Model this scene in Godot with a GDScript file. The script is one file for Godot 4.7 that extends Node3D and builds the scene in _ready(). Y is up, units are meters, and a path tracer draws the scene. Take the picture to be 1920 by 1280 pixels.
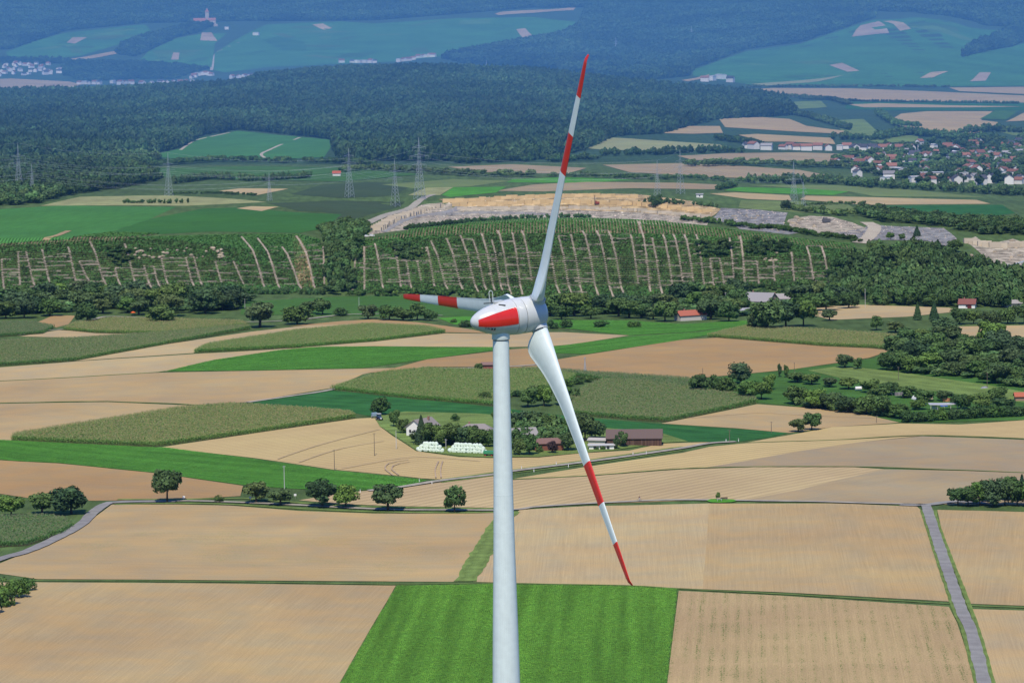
extends Node3D
# Wind turbine over fields, terraced vineyards and a quarry, with forest hills and a castle in the haze.
# World: x east (right), y up, z = -(distance north) in metres. Heights come from two surveyed grids.

var near_h := PackedFloat32Array()
var far_h := PackedFloat32Array()
var mats := {}
var used := {}
var patch := FastNoiseLite.new()

func _ready() -> void:
	# camera
	var cam := Camera3D.new()
	cam.name = "camera"
	cam.position = Vector3(0, 181, 0)
	cam.rotation_degrees = Vector3(-5.623, 0, -0.9)
	cam.fov = 11.246
	cam.near = 1.0
	cam.far = 40000.0
	cam.current = true
	add_child(cam)
	# sky, haze, exposure
	var env := Environment.new()
	env.background_mode = Environment.BG_SKY
	var sky := Sky.new()
	var sm := ProceduralSkyMaterial.new()
	sm.sky_top_color = Color(0.26, 0.45, 0.78)
	sm.sky_horizon_color = Color(0.66, 0.79, 0.92)
	sm.sky_curve = 0.12
	sm.ground_bottom_color = Color(0.30, 0.32, 0.26)
	sm.ground_horizon_color = Color(0.60, 0.70, 0.78)
	sm.sun_angle_max = 1.0
	sky.sky_material = sm
	env.sky = sky
	env.tonemap_mode = Environment.TONE_MAPPER_LINEAR
	env.tonemap_exposure = 1.22
	env.fog_enabled = true
	env.fog_density = 0.000014
	env.fog_light_color = Color(0.46, 0.74, 1.0)
	env.volumetric_fog_enabled = true
	env.volumetric_fog_density = 0.0
	env.sdfgi_enabled = true
	env.ssao_enabled = true
	env.ssil_enabled = true
	var we := WorldEnvironment.new()
	we.name = "world_environment"
	we.environment = env
	add_child(we)
	# afternoon sun, behind the camera and a little to the left
	var sun := DirectionalLight3D.new()
	sun.name = "sun"
	sun.light_color = Color(1.0, 0.955, 0.88)
	sun.light_energy = 1.25
	sun.light_angular_distance = 0.53
	sun.shadow_enabled = true
	sun.rotation_degrees = Vector3(-56, -6, 0)
	add_child(sun)
	for v in NEAR:
		near_h.append(v * 0.1)
	for v in FAR:
		far_h.append(float(v))
	patch.seed = 11
	patch.frequency = 0.011
	patch.fractal_octaves = 4
	make_materials()
	build_terrain()
	build_haze()
	build_fields()
	build_ways()
	build_turbine()
	build_trees()
	build_woods()
	build_crops()
	build_weeds()
	build_vines()
	build_houses()
	build_castle()
	build_farm()
	build_bales()
	build_pylons()
	build_poles()
	build_rocks()
	build_rubble()
	build_small()

# ---------------------------------------------------------------- terrain

func ht(x: float, d: float) -> float:
	if d < 3600.0:
		var i := clampf((x + 800.0) / 40.0, 0.0, 39.999)
		var j := clampf((d - 800.0) / 25.0, 0.0, 111.999)
		var a := int(i)
		var b := int(j)
		var k := b * 41 + a
		var fx := i - a
		return lerpf(lerpf(near_h[k], near_h[k + 1], fx), lerpf(near_h[k + 41], near_h[k + 42], fx), j - b)
	var p := clampf((x + 3680.0) / 160.0, 0.0, 45.999)
	var q := clampf((d - 3600.0) / 200.0, 0.0, 67.999)
	var c := int(p)
	var e := int(q)
	var m := e * 47 + c
	var fy := p - c
	return lerpf(lerpf(far_h[m], far_h[m + 1], fy), lerpf(far_h[m + 47], far_h[m + 48], fy), q - e)

func on(x: float, d: float, up := 0.0) -> Vector3:
	return Vector3(x, ht(x, d) + up, -d)

func slope(x: float, d: float) -> Vector3:
	var e := 14.0 if d < 3600.0 else 110.0
	return Vector3(ht(x - e, d) - ht(x + e, d), 2.0 * e, ht(x, d + e) - ht(x, d - e)).normalized()

class Buf:
	var v := PackedVector3Array()
	var n := PackedVector3Array()
	var c := PackedColorArray()
	var u := PackedVector2Array()
	var w := PackedVector2Array()
	func tri(a: Vector3, b: Vector3, e: Vector3, col: Color) -> void:
		var m := (e - a).cross(b - a).normalized()
		for p in [a, b, e]:
			v.append(p)
			n.append(m)
			c.append(col)
	func quad(a: Vector3, b: Vector3, e: Vector3, f: Vector3, col: Color) -> void:
		tri(a, b, e, col)
		tri(a, e, f, col)
	func box(mid: Vector3, size: Vector3, col: Color, basis := Basis()) -> void:
		var x := basis.x * size.x * 0.5
		var y := basis.y * size.y * 0.5
		var z := basis.z * size.z * 0.5
		quad(mid - x - y + z, mid - x + y + z, mid + x + y + z, mid + x - y + z, col)
		quad(mid + x - y - z, mid + x + y - z, mid - x + y - z, mid - x - y - z, col)
		quad(mid + x - y + z, mid + x + y + z, mid + x + y - z, mid + x - y - z, col)
		quad(mid - x - y - z, mid - x + y - z, mid - x + y + z, mid - x - y + z, col)
		quad(mid - x + y + z, mid - x + y - z, mid + x + y - z, mid + x + y + z, col)
		quad(mid - x - y - z, mid - x - y + z, mid + x - y + z, mid + x - y - z, col)
	func tube(a: Vector3, b: Vector3, r0: float, r1: float, seg: int, col: Color) -> void:
		var ax := (b - a).normalized()
		var s := ax.cross(Vector3(0.31, 0.2, 0.93) if absf(ax.z) < 0.9 else Vector3.RIGHT).normalized()
		var t := ax.cross(s)
		for i in seg:
			var p := TAU * i / seg
			var q := TAU * (i + 1) / seg
			var o := s * cos(p) + t * sin(p)
			var e := s * cos(q) + t * sin(q)
			for k in [[a + o * r0, o], [b + o * r1, o], [b + e * r1, e], [a + o * r0, o], [b + e * r1, e], [a + e * r0, e]]:
				v.append(k[0])
				n.append(k[1])
				c.append(col)
			tri(b, b + o * r1, b + e * r1, col)
			tri(a, a + e * r0, a + o * r0, col)
	# a smooth sheet over rows of points
	func sheet(rows: Array, col: Color, closed := false) -> void:
		var h := rows.size()
		var k: int = rows[0].size()
		var nr := []
		for i in h:
			var line := []
			for j in k:
				var j0 := (j - 1 + k - 1) % (k - 1) if closed else maxi(j - 1, 0)
				var j1 := (j + 1) % (k - 1) if closed else mini(j + 1, k - 1)
				var du: Vector3 = rows[mini(i + 1, h - 1)][j] - rows[maxi(i - 1, 0)][j]
				var dv: Vector3 = rows[i][j1] - rows[i][j0]
				var m := dv.cross(du)
				line.append(m.normalized() if m.length() > 1e-9 else Vector3.ZERO)
			nr.append(line)
		for i in h - 1:
			for j in k - 1:
				for t in [[i, j], [i + 1, j], [i + 1, j + 1], [i, j], [i + 1, j + 1], [i, j + 1]]:
					v.append(rows[t[0]][t[1]])
					var m: Vector3 = nr[t[0]][t[1]]
					n.append(m if m != Vector3.ZERO else (nr[1][0] + nr[1][k / 2] if t[0] == 0 else nr[h - 2][0] + nr[h - 2][k / 2]).normalized())
					c.append(col)
	func mesh() -> ArrayMesh:
		var a := []
		a.resize(Mesh.ARRAY_MAX)
		a[Mesh.ARRAY_VERTEX] = v
		a[Mesh.ARRAY_NORMAL] = n
		a[Mesh.ARRAY_COLOR] = c
		if u.size():
			a[Mesh.ARRAY_TEX_UV] = u
		if w.size():
			a[Mesh.ARRAY_TEX_UV2] = w
		var m := ArrayMesh.new()
		m.add_surface_from_arrays(Mesh.PRIMITIVE_TRIANGLES, a)
		return m

func numbered(called: String) -> String:
	var k: int = used.get(called, 0)
	used[called] = k + 1
	return called if k == 0 else "%s_%03d" % [called, k]

func put(called: String, mesh: Mesh, mat: Material, parent: Node = null) -> MeshInstance3D:
	var o := MeshInstance3D.new()
	o.name = numbered(called) if parent == null else called
	o.mesh = mesh
	o.material_override = mat
	(parent if parent else self).add_child(o, true)
	return o

func tag(o: Node, label: String, category: String, group := "", kind := "") -> Node:
	o.set_meta("label", label)
	o.set_meta("category", category)
	if group:
		o.set_meta("group", group)
	if kind:
		o.set_meta("kind", kind)
	return o

func thing(called: String, label: String, category: String, at: Vector3, turn := 0.0, group := "") -> Node3D:
	var o := Node3D.new()
	o.name = numbered(called)
	add_child(o)
	o.position = at
	o.rotation.y = turn
	tag(o, label, category, group)
	return o

func rgb(k: String) -> Color:
	var a: Array = PALETTE[k]
	return Color(a[0], a[1], a[2])

# ---------------------------------------------------------------- materials

func grain(size: int, freq: float, seeds: int, wide: int, tall: int) -> PackedByteArray:
	var f := FastNoiseLite.new()
	f.seed = seeds
	f.frequency = freq
	f.fractal_octaves = 3
	var im := f.get_seamless_image(wide, tall)
	im.convert(Image.FORMAT_L8)
	im.resize(size, size, Image.INTERPOLATE_BILINEAR)
	return im.get_data()

func ground_texture(kind: String) -> ImageTexture:
	var n := 512
	var lines := grain(n, 0.22, 3, 512, 4)       # runs along the rows
	var soft := grain(n, 0.03, 5, 256, 32)
	var fine := grain(n, 0.16, 7, 512, 512)
	var blot := grain(n, 0.012, 9, 256, 256)
	var out := PackedByteArray()
	out.resize(n * n * 3)
	var r := RandomNumberGenerator.new()
	r.seed = 5
	for y in n:
		for x in n:
			var k := y * n + x
			var a := lines[k] / 255.0 - 0.5
			var b := fine[k] / 255.0 - 0.5
			var s := soft[k] / 255.0 - 0.5
			var g := blot[k] / 255.0 - 0.5
			var c := Vector3.ONE * 0.9
			match kind:
				"soil":
					c *= 1.0 + 0.10 * a + 0.10 * b + 0.02 * g
					c.x *= 1.0 + 0.05 * g
					c.z *= 1.0 - 0.08 * g
				"stubble":
					var row := sin(TAU * x / 512.0 * 14.0)
					c *= 1.0 + 0.045 * row + 0.11 * a + 0.12 * b + 0.02 * g
				"weedy":
					var row2 := sin(TAU * x / 512.0 * 18.0)
					c *= 1.0 + 0.12 * a + 0.22 * b
					if b + 0.5 * a + 0.12 * row2 + 0.25 * g > 0.3:
						c = Vector3(0.52, 0.66, 0.50)
				"grass":
					c *= 1.0 + 0.14 * a + 0.42 * b + 0.20 * s + 0.18 * g
				"rows":
					var row3 := sin(TAU * x / 512.0 * 24.0)
					c *= 1.0 + 0.22 * row3 + 0.18 * a + 0.18 * b + 0.12 * s
				"asphalt":
					c *= 0.98 + 0.12 * g + 0.14 * b + 0.06 * a
				"rock":
					c *= 0.9 + 0.45 * s + 0.75 * b + 0.5 * g
			out[k * 3] = clampi(int(c.x * 255.0), 0, 255)
			out[k * 3 + 1] = clampi(int(c.y * 255.0), 0, 255)
			out[k * 3 + 2] = clampi(int(c.z * 255.0), 0, 255)
	var im := Image.create_from_data(n, n, false, Image.FORMAT_RGB8, out)
	return ImageTexture.create_from_image(im)

func patches() -> ImageTexture:
	var n := 256
	var g := grain(n, 0.010, 21, 256, 256)
	var h := grain(n, 0.045, 23, 256, 256)
	var im := Image.create(n, n, false, Image.FORMAT_RGBA8)
	for y in n:
		for x in n:
			var k := y * n + x
			var a := 0.95 + 0.07 * (g[k] / 255.0 - 0.5) + 0.03 * (h[k] / 255.0 - 0.5)
			im.set_pixel(x, y, Color(a, a * (0.99 + 0.02 * g[k] / 255.0), a * 0.985))
	return ImageTexture.create_from_image(im)

func plain(rough: float, spec := 0.3) -> StandardMaterial3D:
	var m := StandardMaterial3D.new()
	m.vertex_color_use_as_albedo = true
	m.roughness = rough
	m.metallic_specular = spec
	return m

func make_materials() -> void:
	var p := patches()
	for k in ["soil", "stubble", "weedy", "grass", "rows", "rock", "asphalt"]:
		var m := plain(1.0, 0.15)
		m.albedo_texture = ground_texture(k)
		m.detail_enabled = true
		m.detail_albedo = p
		m.detail_blend_mode = BaseMaterial3D.BLEND_MODE_MUL
		m.detail_uv_layer = BaseMaterial3D.DETAIL_UV_2
		mats[k] = m
	mats.matte = plain(0.92, 0.2)
	mats.paint = plain(0.28, 0.5)
	mats.gloss = plain(0.16, 0.5)
	# weathered paint: faint streaks and specks of dirt
	var spots := grain(256, 0.02, 41, 256, 256)
	var specks := grain(256, 0.2, 43, 256, 256)
	var runs := grain(256, 0.12, 45, 256, 12)
	var dirt := Image.create(256, 256, false, Image.FORMAT_RGB8)
	for y in 256:
		for x in 256:
			var k := y * 256 + x
			var v := 0.965 + 0.05 * (spots[k] / 255.0 - 0.5) + 0.04 * (runs[k] / 255.0 - 0.5) - (0.05 if specks[k] > 205 else 0.0)
			dirt.set_pixel(x, y, Color(v, v * 0.998, v * 0.99))
	var worn := ImageTexture.create_from_image(dirt)
	for m in [mats.paint, mats.gloss]:
		m.albedo_texture = worn
		m.uv1_triplanar = true
		m.uv1_scale = Vector3.ONE * 0.12
	mats.steel = plain(0.45, 0.5)
	mats.steel.metallic = 0.4
	var leaf := plain(0.75, 0.2)
	leaf.backlight_enabled = true
	leaf.backlight = Color(0.35, 0.40, 0.16)
	leaf.albedo_color = Color(0.25, 0.25, 0.25).linear_to_srgb()
	mats.leaf = leaf

# ---------------------------------------------------------------- ground

func build_terrain() -> void:
	var g := FastNoiseLite.new()
	g.seed = 4
	g.frequency = 0.006
	for part in 2:
		var b := Buf.new()
		var xs := []
		var ds := []
		if part == 0:
			for i in 81:
				xs.append(-800.0 + 20.0 * i)
			ds.append_array([-500.0, 0.0, 400.0])
			for j in 225:
				ds.append(800.0 + 12.5 * j)
		else:
			for i in 93:
				xs.append(-3680.0 + 80.0 * i)
			for j in 137:
				ds.append(3600.0 + 100.0 * j)
		for j in ds.size() - 1:
			for i in xs.size() - 1:
				var q := [[xs[i], ds[j]], [xs[i], ds[j + 1]], [xs[i + 1], ds[j + 1]], [xs[i], ds[j]], [xs[i + 1], ds[j + 1]], [xs[i + 1], ds[j]]]
				for t in q:
					var y := ht(t[0], minf(t[1], 3599.9) if part == 0 else t[1])
					b.v.append(Vector3(t[0], y, -t[1]))
					b.n.append(slope(t[0], t[1]))
					b.u.append(Vector2(t[0], t[1]) / 64.0)
					b.w.append(Vector2(t[0], t[1]) / 330.0)
					var k := 1.25 + 0.3 * g.get_noise_2d(t[0], t[1])
					b.c.append((Color(0.085, 0.135, 0.045) if t[1] < 3900.0 else Color(0.05, 0.095, 0.045)) * k)
		var o := put("ground" if part == 0 else "hills", b.mesh(), mats.grass)
		tag(o, "grassy ground of the plateau and river valley" if part == 0 else "wide land rolling up to the far hills", "ground" if part == 0 else "hills", "", "structure")

# the clear air of the plateau thickens to haze over the valley and the hills behind it
func build_haze() -> void:
	for h in [[2800.0, 9000.0, 0.000112], [9000.0, 17600.0, 0.00007]]:
		var f := FogVolume.new()
		f.name = numbered("haze")
		f.shape = RenderingServer.FOG_VOLUME_SHAPE_BOX
		f.size = Vector3(9000.0, 700.0, h[1] - h[0])
		f.position = Vector3(0, 240.0, -(h[0] + h[1]) * 0.5)
		var m := FogMaterial.new()
		m.albedo = Color(0.47, 0.755, 1.0)
		m.density = h[2]
		f.material = m
		add_child(f)
		tag(f, "blue summer haze over the valley and middle hills" if h[0] < 5000.0 else "blue summer haze over the farthest hills", "haze", "", "stuff")

func outline(a: Array) -> PackedVector2Array:
	var p := PackedVector2Array()
	for i in a.size() / 2:
		p.append(Vector2(a[2 * i], a[2 * i + 1]))
	return p

func cells(poly: PackedVector2Array) -> Array:
	var lo := poly[0]
	var hi := poly[0]
	for p in poly:
		lo = lo.min(p)
		hi = hi.max(p)
	var out := []
	for part in 2:
		var sx := 20.0 if part == 0 else 80.0
		var sd := 12.5 if part == 0 else 100.0
		var d0 := maxf(lo.y, -500.0 if part == 0 else 3600.0)
		var d1 := minf(hi.y, 3600.0 if part == 0 else 17200.0)
		if d0 >= d1:
			continue
		for i in range(floori(lo.x / sx), ceili(hi.x / sx)):
			for j in range(floori(d0 / sd), ceili(d1 / sd)):
				var r := PackedVector2Array([Vector2(i, j) * Vector2(sx, sd), Vector2(i + 1, j) * Vector2(sx, sd), Vector2(i + 1, j + 1) * Vector2(sx, sd), Vector2(i, j + 1) * Vector2(sx, sd)])
				out.append_array(Geometry2D.intersect_polygons(poly, r))
	return out

func drape(poly: PackedVector2Array, up: float, turn: float, tile: float, col: Color, rough := 0.0) -> ArrayMesh:
	var b := Buf.new()
	var f := Vector2(cos(turn), sin(turn))
	for piece in cells(poly):
		var t := Geometry2D.triangulate_polygon(piece)
		for i in t.size():
			var p: Vector2 = piece[t[i]]
			if i % 3 != 0 and (piece[t[i / 3 * 3 + 1]] - piece[t[i / 3 * 3]]).cross(piece[t[i / 3 * 3 + 2]] - piece[t[i / 3 * 3]]) > 0.0:
				p = piece[t[i / 3 * 3 + 3 - i % 3]]
			b.v.append(on(p.x, p.y, up))
			b.n.append(slope(p.x, p.y))
			b.u.append(Vector2(p.dot(f.orthogonal()), p.dot(f)) / tile)
			b.w.append(p / 290.0 + Vector2(turn, col.r))
			b.c.append(col * (1.35 + rough * patch.get_noise_2dv(p)))
	return b.mesh()

func build_fields() -> void:
	var lift := 0
	for f in FIELDS:
		lift += 1
		var far: bool = f[6][1] > 3600.0
		var up: float = f[4] * (0.35 if far else 0.12) + lift * 0.0006
		var tile := 64.0
		if f[3] == "rows":
			tile = 58.0 if not far else 150.0
		elif f[3] == "rock":
			tile = 40.0
		elif far:
			tile = 110.0
		var o := put(f[0], drape(outline(f[6]), up, f[5], tile, rgb(f[2]), 0.5 if f[6][1] > 7500.0 else 0.07), mats[f[3]])
		tag(o, f[1], f[0].replace("_", " "), "", "structure")
		if f[0] == "vineyard" and f[6][1] > 7500.0:
			plots(outline(f[6]), f[1], up + 0.2, lift)

# small plots of other age and colour on a far vineyard slope
func plots(poly: PackedVector2Array, label: String, up: float, seeds: int) -> void:
	var r := RandomNumberGenerator.new()
	r.seed = seeds
	var lo := poly[0]
	var hi := poly[0]
	for p in poly:
		lo = lo.min(p)
		hi = hi.max(p)
	var n := 0
	for i in 60:
		var m := Vector2(r.randf_range(lo.x, hi.x), r.randf_range(lo.y, hi.y))
		var w := Vector2(r.randf_range(30, 110), r.randf_range(60, 330))
		var lean := r.randf_range(-0.5, 0.5) * w.y
		var q := PackedVector2Array([m, m + Vector2(w.x, 0), m + Vector2(w.x + lean, w.y), m + Vector2(lean, w.y)])
		var ok := n < 16
		for c in q:
			ok = ok and Geometry2D.is_point_in_polygon(c, poly)
		if ok:
			n += 1
			var o := put("vineyard_plot", drape(q, up + 0.01 * n, r.randf(), 150.0, rgb("ving") * r.randf_range(0.62, 1.12) + Color(0.05, 0.03, 0.01) * r.randf(), 0.3), mats.rows)
			tag(o, "narrow vine plot of a slightly different green on the " + label, "vineyard plot", "plots of the " + label, "structure")

func ribbon(a: Array, wide: float, up: float, col: Color, ragged := 0.0) -> ArrayMesh:
	var c := Curve2D.new()
	var pts := outline(a)
	for i in pts.size():
		var t := (pts[mini(i + 1, pts.size() - 1)] - pts[maxi(i - 1, 0)]) * 0.16
		c.add_point(pts[i], -t, t)
	c.bake_interval = 3.0
	var len := c.get_baked_length()
	var step := 5.0 if pts[0].y < 3600.0 else 40.0
	var n := maxi(2, int(len / step))
	var b := Buf.new()
	var last := []
	for i in n + 1:
		var s := len * i / n
		var p := c.sample_baked(s)
		var q := (c.sample_baked(minf(s + 1.0, len)) - c.sample_baked(maxf(s - 1.0, 0.0))).normalized().orthogonal()
		var w := wide * 0.5 * (1.0 + ragged * patch.get_noise_2d(p.x * 9.0, p.y * 9.0))
		var l := p + q * w
		var r := p - q * w
		var row := [on(l.x, l.y, up), on(r.x, r.y, up), s, slope(p.x, p.y)]
		if i:
			for k in [[last, 0], [row, 1], [row, 0], [last, 0], [last, 1], [row, 1]]:
				b.v.append(k[0][k[1]])
				b.n.append(k[0][3])
				b.u.append(Vector2(k[1] * wide, k[0][2]) / 24.0)
				b.w.append(Vector2(k[1] * wide, k[0][2]) / 90.0)
				b.c.append(col * 1.35)
		last = row
	return b.mesh()

func build_ways() -> void:
	for w in WAYS:
		if w[0] == "rock_ledge":
			bench(w)
			continue
		var green: bool = w[2] == "grs"
		var o := put(w[0], ribbon(w[5], w[3], (0.20 + 0.02 * w[4]) if green else (0.26 + 0.04 * w[4]), rgb(w[2]), 0.35 if green else 0.22), mats.grass if green else mats.asphalt)
		tag(o, w[1], w[0].replace("_", " "), "", "structure")

# a broken rock step in the quarry face
func bench(w: Array) -> void:
	var p := outline(w[5])
	var r := RandomNumberGenerator.new()
	r.seed = p.size() + int(p[0].x)
	var b := Buf.new()
	for i in p.size() - 1:
		var n := maxi(2, int(p[i].distance_to(p[i + 1]) / 5.0))
		for j in n:
			var q := p[i].lerp(p[i + 1], (j + 0.5) / n)
			var h: float = w[3] * r.randf_range(0.55, 1.15)
			b.box(on(q.x, q.y + r.randf_range(-0.7, 0.7), h * 0.12), Vector3(r.randf_range(6.0, 11.0), h, 4.0), rgb(w[2]) * r.randf_range(0.85, 1.12), Basis(Vector3.UP, r.randf_range(-0.2, 0.2)).rotated(Vector3.RIGHT, r.randf_range(-0.3, -0.1)))
	tag(put(w[0], b.mesh(), mats.matte), w[1], "rock ledge", "rock steps of the quarry")

# ---------------------------------------------------------------- turbine

func build_turbine() -> void:
	var white := Color(0.685, 0.785, 0.795)
	var grey := Color(0.55, 0.59, 0.605)
	var red := Color(0.62, 0.030, 0.022)
	var dark := Color(0.05, 0.06, 0.07)
	var t := thing("wind_turbine", "white wind turbine with red banded blades and red nacelle panel", "wind turbine", Vector3(TOWER_AT.x, ht(TOWER_AT.x, -TOWER_AT.z), TOWER_AT.z))
	var base := t.position
	# tower, a tapering tube with its section joints
	var rings := [[0.0, 5.2], [20.0, 4.35], [45.0, 3.3], [70.0, 2.4]]
	for i in range(TOWER.size() / 2 - 1, -1, -1):
		rings.append([TOWER[2 * i], TOWER[2 * i + 1]])
	var b := Buf.new()
	var rows := []
	for r in rings:
		rows.append(ring(Vector3(0, r[0] - base.y, 0), Vector3.UP, r[1], 64))
	b.sheet(rows, white, true)
	var tower := put("tower", b.mesh(), mats.paint, t)
	for y in [113.4, 108.2]:
		b = Buf.new()
		var rr := 1.0
		for i in rings.size() - 1:
			if rings[i][0] <= y and rings[i + 1][0] > y:
				rr = remap(y, rings[i][0], rings[i + 1][0], rings[i][1], rings[i + 1][1])
		b.sheet([ring(Vector3(0, y - 0.07 - base.y, 0), Vector3.UP, rr + 0.004, 64), ring(Vector3(0, y - 0.05 - base.y, 0), Vector3.UP, rr + 0.012, 64), ring(Vector3(0, y + 0.05 - base.y, 0), Vector3.UP, rr + 0.012, 64), ring(Vector3(0, y + 0.07 - base.y, 0), Vector3.UP, rr + 0.004, 64)], white, true)
		put("section_joint", b.mesh(), mats.paint, tower)
	# nacelle frame: x towards the wind, y up, z towards the viewer's side
	var wind := Vector3(cos(ROTOR[0]) * cos(ROTOR[1]), sin(ROTOR[1]), -sin(ROTOR[0]) * cos(ROTOR[1]))
	var up := (Vector3.UP - wind * wind.y).normalized()
	var side := wind.cross(up)
	var f := Transform3D(Basis(wind, up, side), HUB - base)
	b = Buf.new()
	var top: float = TOWER[0] - base.y
	b.sheet([ring(Vector3(0, top - 0.02, 0), Vector3.UP, 1.05, 64), ring(Vector3(0, top + 0.02, 0), Vector3.UP, 1.05, 64), ring(Vector3(0, top + 0.16, 0), Vector3.UP, 1.05, 64)], dark, true)
	put("yaw_gap", b.mesh(), mats.matte, tower)
	b = Buf.new()
	b.sheet([ring(Vector3(0, top + 0.14, 0), Vector3.UP, 1.0, 64), ring(Vector3(0, top + 0.15, 0), Vector3.UP, 1.24, 64), ring(Vector3(0, top + 0.9, 0), Vector3.UP, 1.22, 64), ring(Vector3(0, top + 1.9, 0), Vector3.UP, 1.18, 64)], white, true)
	put("yaw_collar", b.mesh(), mats.paint, tower)
	var nac := put("nacelle", lathe([[-9.92, 0.0], [-9.88, 0.28], [-9.72, 0.56], [-9.4, 0.88], [-8.9, 1.20], [-8.3, 1.49], [-7.5, 1.80], [-6.6, 2.06], [-5.6, 2.26], [-4.6, 2.40], [-3.72, 2.475], [-3.68, 2.45]], grey), mats.paint, t)
	nac.transform = f
	var ringp := put("generator_ring", lathe([[-3.64, 2.40], [-3.62, 2.485], [-3.0, 2.52], [-2.42, 2.52], [-2.40, 2.42]], grey), mats.paint, t)
	ringp.transform = f
	var spin := put("spinner", lathe([[-2.32, 2.40], [-2.30, 2.50], [-1.7, 2.515], [-1.0, 2.49], [-0.3, 2.47], [0.2, 2.41], [0.6, 2.26], [1.0, 1.98], [1.3, 1.60], [1.48, 1.2], [1.6, 0.7], [1.64, 0.3], [1.65, 0.0]], grey), mats.paint, t)
	spin.transform = f
	for gap in [-3.66, -2.36]:
		b = Buf.new()
		b.sheet([ring(Vector3(gap - 0.12, 0, 0), Vector3.RIGHT, 2.43, 72), ring(Vector3(gap + 0.12, 0, 0), Vector3.RIGHT, 2.43, 72)], dark, true)
		put("joint_gap", b.mesh(), mats.matte, nac)
	# red panel lying on the nacelle skin
	var rowsp := []
	for i in 25:
		var s := i / 24.0
		var x := lerpf(-9.25, -3.80, s)
		var line := []
		for j in 13:
			var a := lerpf(lerpf(deg_to_rad(70), deg_to_rad(52.5), pow(s, 0.6)), lerpf(deg_to_rad(124), deg_to_rad(108), pow(s, 0.6)), j / 12.0)
			line.append(on_nacelle(x, a, 0.02))
		rowsp.append(line)
	b = Buf.new()
	b.sheet(rowsp, red)
	put("red_panel", b.mesh(), mats.gloss, nac)
	# maker's mark: black square with a white rotor sign and a red line under it, type number beside it
	badge(nac, -7.62, -7.02, 119.0, 131.0, 0.02, Color(0.01, 0.01, 0.02), "logo_square")
	badge(nac, -7.36, -7.28, 119.8, 131.0, 0.03, white, "logo_stem")
	badge(nac, -7.55, -7.09, 119.8, 121.8, 0.03, white, "logo_arm")
	badge(nac, -7.66, -6.98, 133.5, 135.5, 0.02, red, "logo_line")
	var tm := TextMesh.new()
	tm.text = "E-82"
	var sf := SystemFont.new()
	sf.font_names = PackedStringArray(["Droid Sans"])
	tm.font = sf
	tm.font_size = 32
	tm.pixel_size = 0.012
	tm.depth = 0.01
	var ink := StandardMaterial3D.new()
	ink.albedo_color = Color(0.08, 0.08, 0.1)
	var word := put("type_lettering", tm, ink, nac)
	var pa := deg_to_rad(125)
	var at := on_nacelle(-8.08, pa, 0.05)
	var outw := (on_nacelle(-8.08, pa, 1.0) - on_nacelle(-8.08, pa, 0.0)).normalized()
	var ahead := (on_nacelle(-7.9, pa, 0.0) - on_nacelle(-8.2, pa, 0.0)).normalized()
	word.transform = Transform3D(Basis(ahead, outw.cross(ahead), outw), at)
	# weather mast, beacon and hatch on the roof
	var steel := Color(0.55, 0.6, 0.6)
	b = Buf.new()
	var m0 := on_nacelle(-6.55, 0.05, -0.1)
	for s in [-0.27, 0.27]:
		b.tube(m0 + Vector3(s, 0, 0), m0 + Vector3(s, 1.75, 0), 0.055, 0.055, 8, steel)
	for i in 8:
		var a0 := PI * i / 8.0
		var a1 := PI * (i + 1) / 8.0
		b.tube(m0 + Vector3(cos(a0) * 0.27, 1.75 + sin(a0) * 0.27, 0), m0 + Vector3(cos(a1) * 0.27, 1.75 + sin(a1) * 0.27, 0), 0.055, 0.055, 8, steel)
	b.tube(m0 + Vector3(-0.27, 0.9, 0), m0 + Vector3(0.27, 0.9, 0), 0.04, 0.04, 6, steel)
	var mast := put("weather_mast", b.mesh(), mats.paint, nac)
	b = Buf.new()
	b.tube(m0 + Vector3(0, 0.45, 0), m0 + Vector3(0, 1.2, 0), 0.1, 0.1, 8, dark)
	b.tube(m0 + Vector3(-1.2, 0.42, 0), m0 + Vector3(0.25, 0.32, 0), 0.07, 0.07, 8, dark)
	put("wind_vane", b.mesh(), mats.matte, mast)
	b = Buf.new()
	b.box(m0 + Vector3(1.1, 0.38, -0.25), Vector3(1.5, 0.22, 0.9), grey)
	put("roof_hatch", b.mesh(), mats.paint, nac)
	b = Buf.new()
	var h0 := on_nacelle(-5.9, 0.42, 0.03)
	var h1 := on_nacelle(-5.15, 0.66, 0.03)
	b.tube(h0, h1, 0.1, 0.14, 8, dark)
	put("hatch_rail", b.mesh(), mats.matte, nac)
	# three blades
	for k in 3:
		var th: float = ROTOR[2] - k * TAU / 3.0
		var out := up * cos(th) + side * sin(th)
		var run := up * sin(th) - side * cos(th)
		var bt := Transform3D(Basis(run, out, wind), HUB - base)
		b = Buf.new()
		b.sheet([ring(Vector3(0, 1.2, 0), Vector3.UP, 1.18, 40), ring(Vector3(0, 2.62, 0), Vector3.UP, 1.12, 40), ring(Vector3(0, 2.66, 0), Vector3.UP, 0.95, 40)], grey, true)
		var collar := put("blade_collar", b.mesh(), mats.paint, t)
		collar.transform = bt
		b = Buf.new()
		b.sheet([ring(Vector3(0, 2.5, 0), Vector3.UP, 1.0, 40), ring(Vector3(0, 2.8, 0), Vector3.UP, 1.0, 40)], dark, true)
		put("root_gap", b.mesh(), mats.matte, collar)
		var blade := put("blade", blade_piece(2.72, 22.8, white, true), mats.paint, t)
		blade.transform = bt
		put("red_band", blade_piece(22.8, 28.9, red), mats.paint, blade)
		put("white_band", blade_piece(28.9, 34.7, white), mats.paint, blade)
		put("red_tip", blade_piece(34.7, 41.0, red), mats.paint, blade)

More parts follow.
